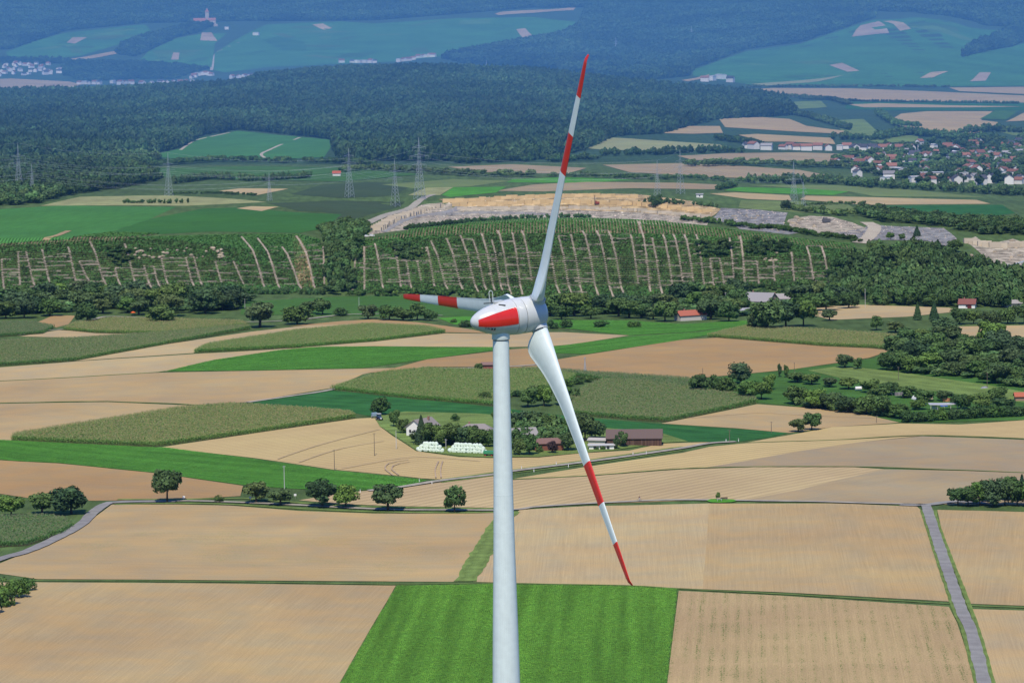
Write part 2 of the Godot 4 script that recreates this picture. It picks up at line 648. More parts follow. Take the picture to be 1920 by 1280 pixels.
func ring(mid: Vector3, ax: Vector3, r: float, seg: int) -> Array:
	var s := Vector3.RIGHT if ax == Vector3.UP else Vector3.UP
	var t := ax.cross(s)
	var out := []
	for i in seg + 1:
		var a := TAU * (i % seg) / seg
		out.append(mid + (s * cos(a) - t * sin(a)) * r)
	return out

func lathe(profile: Array, col: Color) -> ArrayMesh:
	var b := Buf.new()
	var rows := []
	for p in profile:
		rows.append(ring(Vector3(p[0], 0, 0), Vector3.RIGHT, p[1], 72))
	b.sheet(rows, col, true)
	return b.mesh()

func on_nacelle(x: float, a: float, lift: float) -> Vector3:
	var pr := [[-9.92, 0.0], [-9.88, 0.28], [-9.72, 0.56], [-9.4, 0.88], [-8.9, 1.20], [-8.3, 1.49], [-7.5, 1.80], [-6.6, 2.06], [-5.6, 2.26], [-4.6, 2.40], [-3.72, 2.475]]
	var r := 2.475
	for i in pr.size() - 1:
		if x >= pr[i][0] and x <= pr[i + 1][0]:
			r = remap(x, pr[i][0], pr[i + 1][0], pr[i][1], pr[i + 1][1])
	return Vector3(x, cos(a) * (r + lift), sin(a) * (r + lift))

func badge(parent: Node, x0: float, x1: float, a0: float, a1: float, lift: float, col: Color, called: String) -> void:
	var rows := []
	for i in 4:
		var line := []
		for j in 5:
			line.append(on_nacelle(lerpf(x0, x1, i / 3.0), deg_to_rad(lerpf(a0, a1, j / 4.0)), lift))
		rows.append(line)
	var b := Buf.new()
	b.sheet(rows, col)
	put(called, b.mesh(), mats.paint, parent)

func blade_piece(r0: float, r1: float, col: Color, root := false) -> ArrayMesh:
	# radius, chord, thickness share, twist in degrees
	var st := [[2.72, 2.2, 0.86, 34.0], [3.0, 2.75, 0.66, 34.0], [3.5, 3.5, 0.50, 33.0], [4.2, 3.92, 0.42, 31.0], [5.2, 3.95, 0.38, 28.0], [6.5, 3.6, 0.34, 24.0], [8.0, 3.2, 0.31, 20.0], [10.0, 2.8, 0.29, 16.0], [13.0, 2.38, 0.27, 12.5], [16.0, 2.1, 0.25, 10.0], [20.0, 1.85, 0.23, 8.0], [25.0, 1.6, 0.21, 6.0], [30.0, 1.42, 0.19, 4.5], [35.0, 1.15, 0.18, 3.0], [38.0, 0.95, 0.17, 2.5], [39.8, 0.78, 0.16, 2.0], [40.5, 0.6, 0.15, 2.0], [41.0, 0.32, 0.15, 2.0]]
	var rs := [r0]
	var n := maxi(8, int((r1 - r0) * 1.6))
	for i in range(1, n + 1):
		rs.append(lerpf(r0, r1, float(i) / n))
	var rows := []
	for r in rs:
		var c := 0.0
		var th := 0.0
		var tw := 0.0
		for i in st.size() - 1:
			if r >= st[i][0] - 1e-5 and r <= st[i + 1][0] + 1e-5:
				c = remap(r, st[i][0], st[i + 1][0], st[i][1], st[i + 1][1])
				th = remap(r, st[i][0], st[i + 1][0], st[i][2], st[i + 1][2])
				tw = deg_to_rad(remap(r, st[i][0], st[i + 1][0], st[i][3], st[i + 1][3]))
		var ch := Vector3(cos(tw), 0, sin(tw))
		var tn := Vector3(-sin(tw), 0, cos(tw))
		var lean := 0.3 * pow(maxf(0.0, (r - 40.1) / 0.9), 2.0)
		var mid := Vector3(0, r, lean) + ch * 0.0
		var line := []
		for k in 33:
			var a := TAU * (k % 32) / 32.0
			var x := 0.5 * (1.0 + cos(a))            # 1 trailing, 0 leading
			var y := 1.9 * (0.2969 * sqrt(maxf(x, 0.0)) - 0.126 * x - 0.3516 * x * x + 0.2843 * x * x * x - 0.1015 * x * x * x * x) / 0.2 * 0.1
			y = maxf(y, 0.02) * th / 0.19 * (1.0 if sin(a) > 0.0 else -1.0) * 0.19 / 0.19
			var oval := Vector2(0.5 - 0.5 * cos(a), 0.5 * sin(a) * th)
			var blend := clampf((r - 2.72) / 2.2, 0.0, 1.0)
			var py := lerpf(oval.y, y, blend)
			# leading edge stays near the pitch axis, the trailing edge bulges near the root
			var along := 1.08 if r < 4.5 else 1.08
			var lead := minf(along, 0.36 * c + 0.25)
			line.append(mid + ch * (lead - c * x) + tn * py * c)
		rows.append(line)
	var b := Buf.new()
	b.sheet(rows, col, true)
	for e in ([0, rows.size() - 1] if root else ([rows.size() - 1] if r1 > 40.9 else [])):
		var m := Vector3.ZERO
		for k in 32:
			m += rows[e][k] / 32.0
		for k in 32:
			b.tri(m, rows[e][k], rows[e][k + 1], col)
	return b.mesh()

# ---------------------------------------------------------------- plants

func leafy(b: Buf, at: Vector3, out: Vector3, size: float, col: Color, r: RandomNumberGenerator) -> void:
	var n := (out + Vector3(r.randf_range(-1, 1), r.randf_range(-0.6, 1.0), r.randf_range(-1, 1)) * 0.75).normalized()
	var s := n.cross(Vector3(r.randf_range(-1, 1), r.randf_range(-1, 1), r.randf_range(-1, 1))).normalized()
	var t := n.cross(s)
	var k := size * r.randf_range(0.7, 1.35)
	b.tri(at - s * k * 0.55 - t * k * 0.4, at + s * k * 0.6 - t * k * 0.3, at + t * k * 0.75, col * r.randf_range(0.72, 1.3))

# a crown of leaf clumps set on lobes; unit height and unit width, foot at the origin
func crown(kind: int, seeds: int, leaves: int, size: float, col: Color) -> ArrayMesh:
	var r := RandomNumberGenerator.new()
	r.seed = seeds
	var b := Buf.new()
	if kind == 5:
		for i in leaves:
			var y := pow(r.randf(), 0.75)
			var tier := 0.72 + 0.28 * (1.0 - fmod(y * 9.0, 1.0))
			var rad := 0.5 * (1.0 - y) * tier * sqrt(r.randf_range(0.45, 1.0)) + 0.015
			var a := r.randf() * TAU
			leafy(b, Vector3(cos(a) * rad, 0.07 + 0.93 * y, sin(a) * rad), Vector3(cos(a), 0.5, sin(a)), size, col, r)
		return b.mesh()
	var mid := 0.57
	var rad := Vector3(0.5, 0.43, 0.5)
	var lobes := 20
	match kind:
		4:
			mid = 0.44
			rad = Vector3(0.5, 0.52, 0.5)
		6:
			mid = 0.56
			rad = Vector3(0.5, 0.44, 0.5)
		7:
			mid = 0.62
			rad = Vector3(0.5, 0.34, 0.5)
			lobes = 7
		8:
			mid = 0.58
			rad = Vector3(0.52, 0.38, 0.52)
			lobes = 22
		10:
			mid = 0.5
			rad = Vector3(0.5, 0.5, 0.5)
			lobes = 7
	var c := []
	for i in lobes:
		var d := Vector3(r.randf_range(-1, 1), r.randf_range(-0.75, 1), r.randf_range(-1, 1)).normalized()
		var f := r.randf_range(0.42, 0.78) if i > 2 else 0.2
		c.append([Vector3(0, mid, 0) + d * rad * f, r.randf_range(0.24, 0.46) * (1.0 if kind != 8 else 0.85), r.randf_range(0.8, 1.22)])
	var made := 0
	var tries := 0
	while made < leaves and tries < leaves * 6:
		tries += 1
		var l: Array = c[r.randi() % lobes]
		var d := Vector3(r.randf_range(-1, 1), r.randf_range(-1, 1), r.randf_range(-1, 1)).normalized()
		var p: Vector3 = l[0] + d * rad * l[1] * r.randf_range(0.62, 1.2)
		var deep := false
		for o in c:
			if o != l and ((p - o[0]) / rad).length() < o[1] * 0.72:
				deep = true
				break
		if (deep and r.randf() < 0.85) or p.y < 0.02:
			continue
		made += 1
		leafy(b, p, d, size, col * l[2], r)
	return b.mesh()

func trunk(kind: int, seeds: int) -> ArrayMesh:
	var r := RandomNumberGenerator.new()
	r.seed = seeds
	var b := Buf.new()
	var bark := Color(0.07, 0.055, 0.042)
	var thick := 0.032 if kind != 8 else 0.045
	if kind == 6 or kind == 7:
		thick = 0.03
	var fork := Vector3(r.randf_range(-0.02, 0.02), 0.34, r.randf_range(-0.02, 0.02))
	b.tube(Vector3(0, -0.06, 0), Vector3(0, 0.03, 0), thick * 1.5, thick, 8, bark)
	b.tube(Vector3(0, 0.03, 0), fork, thick, thick * 0.75, 8, bark)
	for i in 5:
		var a := TAU * i / 5.0 + r.randf()
		var tip := fork + Vector3(cos(a) * 0.26, r.randf_range(0.14, 0.34), sin(a) * 0.26)
		b.tube(fork, tip, thick * 0.55, thick * 0.2, 6, bark)
	return b.mesh()

func build_trees() -> void:
	var green := [Color(0.050, 0.088, 0.030), Color(0.042, 0.074, 0.030), Color(0.066, 0.118, 0.036), Color(0.048, 0.086, 0.036), Color(0.048, 0.092, 0.030), Color(0.026, 0.052, 0.028), Color(0.045, 0.078, 0.032), Color(0.05, 0.085, 0.03), Color(0.060, 0.094, 0.036), Color(0.040, 0.026, 0.034)]
	var proto := {}
	for k in 10:
		proto[k] = []
		for s in 3:
			var n := 2100 if k != 7 else 260
			if k == 4:
				n = 1100
			proto[k].append([trunk(0 if k == 9 else k, 50 + k * 5 + s), crown(0 if k == 9 else k, 300 + k * 7 + s, n, 0.074 if k != 7 else 0.16, green[k] * 4.0)])
	var tint := []
	for i in 6:
		var m: StandardMaterial3D = mats.leaf.duplicate()
		m.albedo_color = [Color(0.32, 0.32, 0.30), Color(0.42, 0.37, 0.32), Color(0.27, 0.29, 0.29), Color(0.35, 0.37, 0.28), Color(0.46, 0.44, 0.30), Color(0.34, 0.32, 0.34)][i].linear_to_srgb()
		tint.append(m)
	mats.leaf_tints = tint
	var r := RandomNumberGenerator.new()
	r.seed = 77
	for g in TREES:
		for i in range(2, g.size(), 5):
			var kind: int = g[i + 4]
			var called: String = {4: "bush", 5: "fir_tree", 6: "slender_tree", 7: "young_tree", 8: "orchard_tree"}.get(kind, "broadleaf_tree")
			var o := thing(called, g[0], "bush" if kind == 4 else "tree", on(g[i], g[i + 1], -0.15), r.randf() * TAU, g[1])
			o.scale = Vector3(g[i + 3] * 1.04, g[i + 2] * 1.03, g[i + 3] * 1.04)
			var p: Array = proto[kind][r.randi() % 3]
			var tr := put("trunk", p[0], mats.matte, o)
			tr.name = "trunk"
			put("crown", p[1], tint[r.randi() % 6], o)

func scatter(called: String, label: String, category: String, mesh: Mesh, mat: Material, spots: Array, tall: float, wide: float, seeds: int, vary := 0.25, hue := 0.22, rows := 9.0) -> void:
	var r := RandomNumberGenerator.new()
	r.seed = seeds
	var mm := MultiMesh.new()
	mm.transform_format = MultiMesh.TRANSFORM_3D
	mm.use_colors = true
	mm.mesh = mesh
	mm.instance_count = spots.size()
	for i in spots.size():
		var p: Vector2 = spots[i]
		var h := tall * r.randf_range(1.0 - vary, 1.0 + vary)
		var w := wide * r.randf_range(1.0 - vary, 1.0 + vary)
		var t := Transform3D(Basis(Vector3.UP, r.randf() * TAU).scaled(Vector3(w, h, w)), on(p.x, p.y, -0.05))
		mm.set_instance_transform(i, t)
		var k := r.randf_range(1.0 - hue, 1.0 + hue)
		if rows < 9.0:
			k *= 1.08 + 0.45 * patch.get_noise_2d(p.dot(Vector2(-sin(rows), cos(rows))) * 16.0, p.dot(Vector2(cos(rows), sin(rows))) * 0.35) + 0.3 * patch.get_noise_2d(p.dot(Vector2(-sin(rows), cos(rows))) * 5.0, 7.0)
		if vary > 0.28:
			k *= 1.12 + 0.9 * patch.get_noise_2d(p.x * 0.3, p.y * 0.18)
			if r.randf() < 0.035:
				k *= 1.5
		mm.set_instance_color(i, Color(k * r.randf_range(0.88, 1.14), k, k * r.randf_range(0.9, 1.08)))
	var o := MultiMeshInstance3D.new()
	o.name = numbered(called)
	o.multimesh = mm
	o.material_override = mat
	add_child(o)
	tag(o, label, category, "", "stuff")

func inside(poly: PackedVector2Array, along: float, across: float, turn: float, jit: float, seeds: int) -> Array:
	var r := RandomNumberGenerator.new()
	r.seed = seeds
	var f := Vector2(cos(turn), sin(turn))
	var g := f.orthogonal()
	var lo := Vector2(1e9, 1e9)
	var hi := -lo
	for p in poly:
		var q := Vector2(p.dot(f), p.dot(g))
		lo = lo.min(q)
		hi = hi.max(q)
	var out := []
	for j in range(floori(lo.y / across), ceili(hi.y / across) + 1):
		for i in range(floori(lo.x / along), ceili(hi.x / along) + 1):
			var q := Vector2(i * along + r.randf_range(-jit, jit) * along, j * across + r.randf_range(-jit, jit) * across * 0.6)
			var p := f * q.x + g * q.y
			if Geometry2D.is_point_in_polygon(p, poly):
				out.append(p)
	return out

func build_woods() -> void:
	var near := []
	for s in 2:
		near.append(crown(10, 900 + s, 420, 0.15, Color(0.050, 0.090, 0.032) * 4.0))
	var far := crown(10, 950, 230, 0.34, Color(0.036, 0.070, 0.030) * 4.0)
	var k := 0
	for w in WOODS:
		k += 1
		var pts := inside(outline(w[5]), w[2], w[2] * 0.9, 0.3 + k, 0.45, 40 + k)
		scatter(w[0], w[1], "forest" if w[0] == "forest" else "wood", far if w[4] == 0 else near[k % 2], mats.leaf_tints[0], pts, w[3], w[2] * (1.32 if w[2] < 19.0 else 0.62), 60 + k, 0.38, 0.2)
	for h in HEDGES:
		k += 1
		var line := outline(h[3])
		var r := RandomNumberGenerator.new()
		r.seed = k
		var pts := []
		for i in line.size() - 1:
			var n := maxi(1, int(line[i].distance_to(line[i + 1]) * h[1] / (h[2] * h[2] * 0.9)))
			for j in n:
				pts.append(line[i].lerp(line[i + 1], r.randf()) + Vector2(r.randf_range(-0.5, 0.5) * h[1] * 0.25, r.randf_range(-0.5, 0.5) * h[1]))
		scatter("hedgerow", h[0], "hedge", near[k % 2], mats.leaf_tints[k % 4], pts, h[2] * 0.95, h[2] * 1.05, 90 + k, 0.35, 0.25)

func stalks(seeds: int, n: int, tall: float, spread: float, leaf: Color, tip: Color, tipped: int) -> ArrayMesh:
	var r := RandomNumberGenerator.new()
	r.seed = seeds
	var b := Buf.new()
	for i in n:
		var a := r.randf() * TAU
		var y := r.randf_range(0.25, 0.86) * tall
		var p := Vector3(r.randf_range(-1, 1) * spread * 0.4, y, r.randf_range(-1, 1) * spread * 0.4)
		var o := Vector3(cos(a), 0, sin(a))
		var s := Vector3(-o.z, 0, o.x) * 0.09 * spread
		b.tri(p - s - Vector3(0, 0.25 * tall, 0), p + s - Vector3(0, 0.2 * tall, 0), p + o * spread * 0.55 + Vector3(0, 0.12 * tall, 0), leaf * r.randf_range(0.7, 1.3))
		b.tri(p + s * 0.8, p - s * 0.8, p - o * spread * 0.45 + Vector3(0, 0.16 * tall, 0), leaf * r.randf_range(0.7, 1.3))
	for i in tipped:
		var p := Vector3(r.randf_range(-1, 1) * spread * 0.45, tall * r.randf_range(0.8, 0.9), r.randf_range(-1, 1) * spread * 0.45)
		var s := Vector3(r.randf_range(-1, 1), 0, r.randf_range(-1, 1)).normalized() * 0.09
		b.tri(p - s, p + s, p + Vector3(0, 0.16 * tall, 0) + s * 1.5, tip)
	return b.mesh()

func build_crops() -> void:
	var maize := stalks(5, 8, 1.0, 1.05, Color(0.080, 0.155, 0.045) * 4.0, Color(0.20, 0.21, 0.115) * 4.0, 4)
	var k := 0
	for f in MAIZE:
		k += 1
		var poly := outline(f[3])
		var o := put("maize_ground", drape(poly, 0.16, f[2], 64.0, Color(0.11, 0.10, 0.05), 0.2), mats.soil)
		tag(o, "soil under the " + f[0], "field", "", "structure")
		scatter("maize", f[0], "maize", maize, mats.leaf_tints[k % 4], inside(poly, 0.95, 1.0, f[2], 0.32, k), f[1], 1.15, 200 + k, 0.14, 0.16)
	var beet := stalks(9, 6, 1.0, 1.1, Color(0.115, 0.255, 0.04) * 3.9, Color.BLACK, 0)
	var low := stalks(9, 6, 1.0, 1.1, Color(0.080, 0.215, 0.035) * 4.0, Color.BLACK, 0)
	for f in FIELDS:
		k += 1
		if f[0] == "beet_field":
			scatter("beet_leaves", "leafy green beet plants covering the field under the blade tip", "crop", beet, mats.leaf_tints[3], inside(outline(f[6]), 0.55, 0.6, f[5], 0.35, k), 0.5, 0.72, 300 + k, 0.25, 0.25, f[5])
		elif f[2] == "grn" and f[6][1] < 2000.0:
			scatter("green_crop", "dense green crop on the " + f[1], "crop", low, mats.leaf_tints[0], inside(outline(f[6]), 0.95, 0.95, f[5], 0.4, k), 0.42, 1.15, 300 + k, 0.25, 0.2, f[5])

func build_weeds() -> void:
	var tuft := stalks(31, 4, 1.0, 1.0, Color(0.10, 0.15, 0.06) * 4.0, Color.BLACK, 0)
	for w in WEEDS:
		var pts := []
		for p in inside(outline(w[3]), 0.8, w[1], w[2], 0.45, 71):
			if patch.get_noise_2d(p.x * 2.0, p.y * 2.0) + 0.6 * patch.get_noise_2d(p.dot(Vector2(-sin(w[2]), cos(w[2]))) * 12.0, p.dot(Vector2(cos(w[2]), sin(w[2]))) * 0.6) > w[4]:
				pts.append(p)
		scatter("weeds", w[0], "weeds", tuft, mats.leaf_tints[4], pts, 0.28, 0.5, 72, 0.25, 0.2)

func ordinal(n: int) -> String:
	var ones := ["", "first", "second", "third", "fourth", "fifth", "sixth", "seventh", "eighth", "ninth", "tenth", "eleventh", "twelfth", "thirteenth", "fourteenth", "fifteenth", "sixteenth", "seventeenth", "eighteenth", "nineteenth"]
	if n < 20:
		return ones[n]
	return ["twenti", "thirti"][n / 10 - 2] + "eth" if n % 10 == 0 else ["twenty", "thirty"][n / 10 - 2] + "-" + ones[n % 10]

func build_vines() -> void:
	var r := RandomNumberGenerator.new()
	r.seed = 17
	var vine := Buf.new()
	for i in 16:
		leafy(vine, Vector3(r.randf_range(-0.5, 0.5), r.randf_range(0.25, 1.0), r.randf_range(-0.28, 0.28)), Vector3(0, 0.6, 0), 0.42, Color(0.085, 0.200, 0.050) * 4.0, r)
	var mesh := vine.mesh()
	var segs := []
	for side in STAIRS:
		var p := outline(side[0])
		for i in p.size() / 2:
			segs.append([p[2 * i], p[2 * i + 1], "%s pale stone stair from the left on the %s terraces" % [ordinal(i + 1), "left" if segs.size() >= 38 else "right"]])
	var k := 0
	for v in VINES:
		k += 1
		var poly := outline(v[3])
		var o := put("vineyard_slope", drape(poly, 0.1, v[2], 40.0, Color(0.085, 0.115, 0.045) if v[1] == 0 else Color(0.26, 0.20, 0.13), 0.2), mats.rock)
		tag(o, "stony slope under the " + v[0], "slope", "", "structure")
		var pts := []
		for p in inside(poly, 1.05, 1.9 if v[1] == 0 else 2.3, v[2], 0.16, 400 + k):
			var clear := true
			for s in segs:
				if absf(p.x - s[0].x) < 60.0 and Geometry2D.get_closest_point_to_segment(p, s[0], s[1]).distance_to(p) < 1.3:
					clear = false
					break
			if clear and r.randf() < 0.96:
				pts.append(p)
		scatter("vines", v[0], "vines", mesh, mats.leaf_tints[0], pts, 0.95, 1.5, 420 + k, 0.08, 0.08)
	# stairs climbing between the plots
	var stone := Color(0.40, 0.345, 0.27)
	k = 0
	for s in segs:
		k += 1
		var b := Buf.new()
		var n := maxi(6, int(s[0].distance_to(s[1]) / 1.6))
		for i in n:
			var p: Vector2 = s[0].lerp(s[1], (i + 0.5) / n)
			b.box(on(p.x + r.randf_range(-0.15, 0.15), p.y, 0.3), Vector3(r.randf_range(1.0, 1.6), 0.5, 1.75), stone * r.randf_range(0.75, 1.15))
		var o := put("vineyard_stair", b.mesh(), mats.matte)
		tag(o, s[2], "stair", "stairs of the terraced vineyards")
	for i in range(0, TERRACE_WALLS.size(), 5):
		var a := Vector2(TERRACE_WALLS[i], TERRACE_WALLS[i + 1])
		var c := Vector2(TERRACE_WALLS[i + 2], TERRACE_WALLS[i + 3])
		var n := maxi(2, int(a.distance_to(c) / 3.0))
		var b := Buf.new()
		for j in n:
			var p := a.lerp(c, float(j) / n)
			var q := a.lerp(c, (j + 1.0) / n)
			var h: float = TERRACE_WALLS[i + 4] * r.randf_range(0.3, 0.8)
			var u := on(p.x, p.y)
			var w := on(q.x, q.y)
			var mid := (u + w) * 0.5
			var dir := (w - u).normalized()
			b.box(mid + Vector3(0, h * 0.5 - 0.3, 0), Vector3(u.distance_to(w) * 1.02, h + 0.6, 0.5), stone * r.randf_range(0.5, 0.85), Basis(dir, Vector3.UP, dir.cross(Vector3.UP)))
		var o := put("terrace_wall", b.mesh(), mats.matte)
		tag(o, "low dry stone wall holding up a vine terrace", "wall", "dry stone walls of the terraces")

	# lower remains of walls in the same plots, too many and too thin to count
	var rest := Buf.new()
	for side in STAIRS:
		var p := outline(side[0])
		for i in p.size() / 2 - 1:
			for j in 7:
				if r.randf() < 0.75:
					continue
				var lo := maxf(p[2 * i].y, p[2 * i + 2].y)
				var hi := minf(p[2 * i + 1].y, p[2 * i + 3].y)
				var dd := lerpf(lo, hi, (j + r.randf_range(0.1, 0.9)) / 7.0)
				var a := p[2 * i].lerp(p[2 * i + 1], (dd - p[2 * i].y) / (p[2 * i + 1].y - p[2 * i].y))
				var c := p[2 * i + 2].lerp(p[2 * i + 3], (dd - p[2 * i + 2].y) / (p[2 * i + 3].y - p[2 * i + 2].y))
				var f0 := r.randf_range(0.0, 0.4)
				var f1 := r.randf_range(0.6, 1.0)
				if a.distance_to(c) > 45.0:
					continue
				var n := maxi(2, int(a.distance_to(c) * (f1 - f0) / 3.0))
				for q in n:
					var u := a.lerp(c, lerpf(f0, f1, float(q) / n))
					var w := a.lerp(c, lerpf(f0, f1, (q + 1.0) / n))
					var mu := on(u.x, u.y, 0.35)
					var mw := on(w.x, w.y, 0.35)
					var dir := (mw - mu).normalized()
					rest.box((mu + mw) * 0.5, Vector3(mu.distance_to(mw), 1.1, 0.4), stone * r.randf_range(0.45, 0.7), Basis(dir, Vector3.UP, dir.cross(Vector3.UP)))
	var low := put("wall_remains", rest.mesh(), mats.matte)
	tag(low, "broken low wall remains scattered through the vine terraces", "wall remains", "", "stuff")

# ---------------------------------------------------------------- buildings

func house(o: Node3D, w: float, l: float, eave: float, rise: float, wall: Color, roof: Color, windows := 0, hip := 0.0) -> void:
	var b := Buf.new()
	var x := w * 0.5
	var z := l * 0.5
	var low := -1.2
	b.quad(Vector3(-x, low, z), Vector3(-x, eave, z), Vector3(x, eave, z), Vector3(x, low, z), wall)
	b.quad(Vector3(x, low, -z), Vector3(x, eave, -z), Vector3(-x, eave, -z), Vector3(-x, low, -z), wall)
	b.quad(Vector3(x, low, z), Vector3(x, eave, z), Vector3(x, eave, -z), Vector3(x, low, -z), wall)
	b.quad(Vector3(-x, low, -z), Vector3(-x, eave, -z), Vector3(-x, eave, z), Vector3(-x, low, z), wall)
	if hip <= 0.0:
		b.tri(Vector3(-x, eave, z), Vector3(0, eave + rise, z), Vector3(x, eave, z), wall)
		b.tri(Vector3(x, eave, -z), Vector3(0, eave + rise, -z), Vector3(-x, eave, -z), wall)
	var wl := put("wall", b.mesh(), mats.matte, o)
	b = Buf.new()
	var ov := 0.5
	var k := rise / x
	var e := eave - ov * k
	for s in [-1.0, 1.0]:
		var a0 := Vector3(s * (x + ov), e, z + ov)
		var a1 := Vector3(s * (x + ov), e, -z - ov)
		var r0 := Vector3(0, eave + rise, z + ov - hip)
		var r1 := Vector3(0, eave + rise, -z - ov + hip)
		var up := Vector3(0, 0.28, 0)
		if s > 0.0:
			b.quad(a1 + up, a0 + up, r0 + up, r1 + up, roof)
			b.quad(a0, a1, r1, r0, roof)
		else:
			b.quad(a0 + up, a1 + up, r1 + up, r0 + up, roof)
			b.quad(a1, a0, r0, r1, roof)
		b.quad(a0, a0 + up, a1 + up, a1, roof * 0.8)
		b.quad(a0, r0, r0 + up, a0 + up, roof * 0.9)
		b.quad(a1, a1 + up, r1 + up, r1, roof * 0.9)
		if hip > 0.0:
			var zz: float = s * (z + ov)
			b.tri(Vector3(-s * (x + ov), e + 0.28, zz), Vector3(0, eave + rise + 0.28, zz - s * hip), Vector3(s * (x + ov), e + 0.28, zz), roof)
	var rf := put("roof", b.mesh(), mats.matte, o)
	if windows >= 0 and rise > 1.0:
		b = Buf.new()
		b.box(Vector3(x * 0.3, eave + rise + 0.2, -z * 0.4), Vector3(0.7, 1.6, 0.7), Color(0.28, 0.16, 0.12))
		put("chimney", b.mesh(), mats.matte, rf)
	for i in windows:
		for s in [-1.0, 1.0]:
			for side in 2:
				b = Buf.new()
				var at := Vector3(lerpf(-x, x, (i + 0.6) / (windows + 0.2)) * 0.85, eave * 0.55, s * (z + 0.03)) if side == 0 else Vector3(s * (x + 0.03), eave * 0.55, lerpf(-z, z, (i + 0.6) / (windows + 0.2)) * 0.85)
				b.box(at, Vector3(1.1, 1.3, 0.08) if side == 0 else Vector3(0.08, 1.3, 1.1), Color(0.04, 0.05, 0.07))
				put("window", b.mesh(), mats.gloss, wl)

func build_houses() -> void:
	var r := RandomNumberGenerator.new()
	r.seed = 31
	var roofs := {"r": [Color(0.235, 0.115, 0.085), "red roofed"], "d": [Color(0.075, 0.075, 0.09), "dark roofed"], "g": [Color(0.26, 0.25, 0.25), "grey roofed"], "w": [Color(0.55, 0.54, 0.52), "flat roofed"]}
	for h in HOUSES:
		for i in range(2, h.size(), 5):
			var s: float = h[i + 3]
			var kind: Array = roofs[h[i]]
			var o := thing("house", "%s white house, %sthe %s" % [kind[1], h[0], h[1]], "house", on(h[i + 1], h[i + 2]), h[i + 4], "houses of the " + h[1])
			var rise := 0.6 if h[i] == "w" else r.randf_range(2.2, 3.2) * s
			house(o, r.randf_range(7.5, 9.5) * s, r.randf_range(10.0, 13.5) * s, (r.randf_range(4.8, 6.6) if h[i] != "w" else 6.5) * s, rise, Color(0.76, 0.74, 0.70) * r.randf_range(0.8, 1.06), kind[0] * r.randf_range(0.8, 1.25))

func spot(k: String) -> Vector3:
	return on(SPOTS[k][0], SPOTS[k][1])

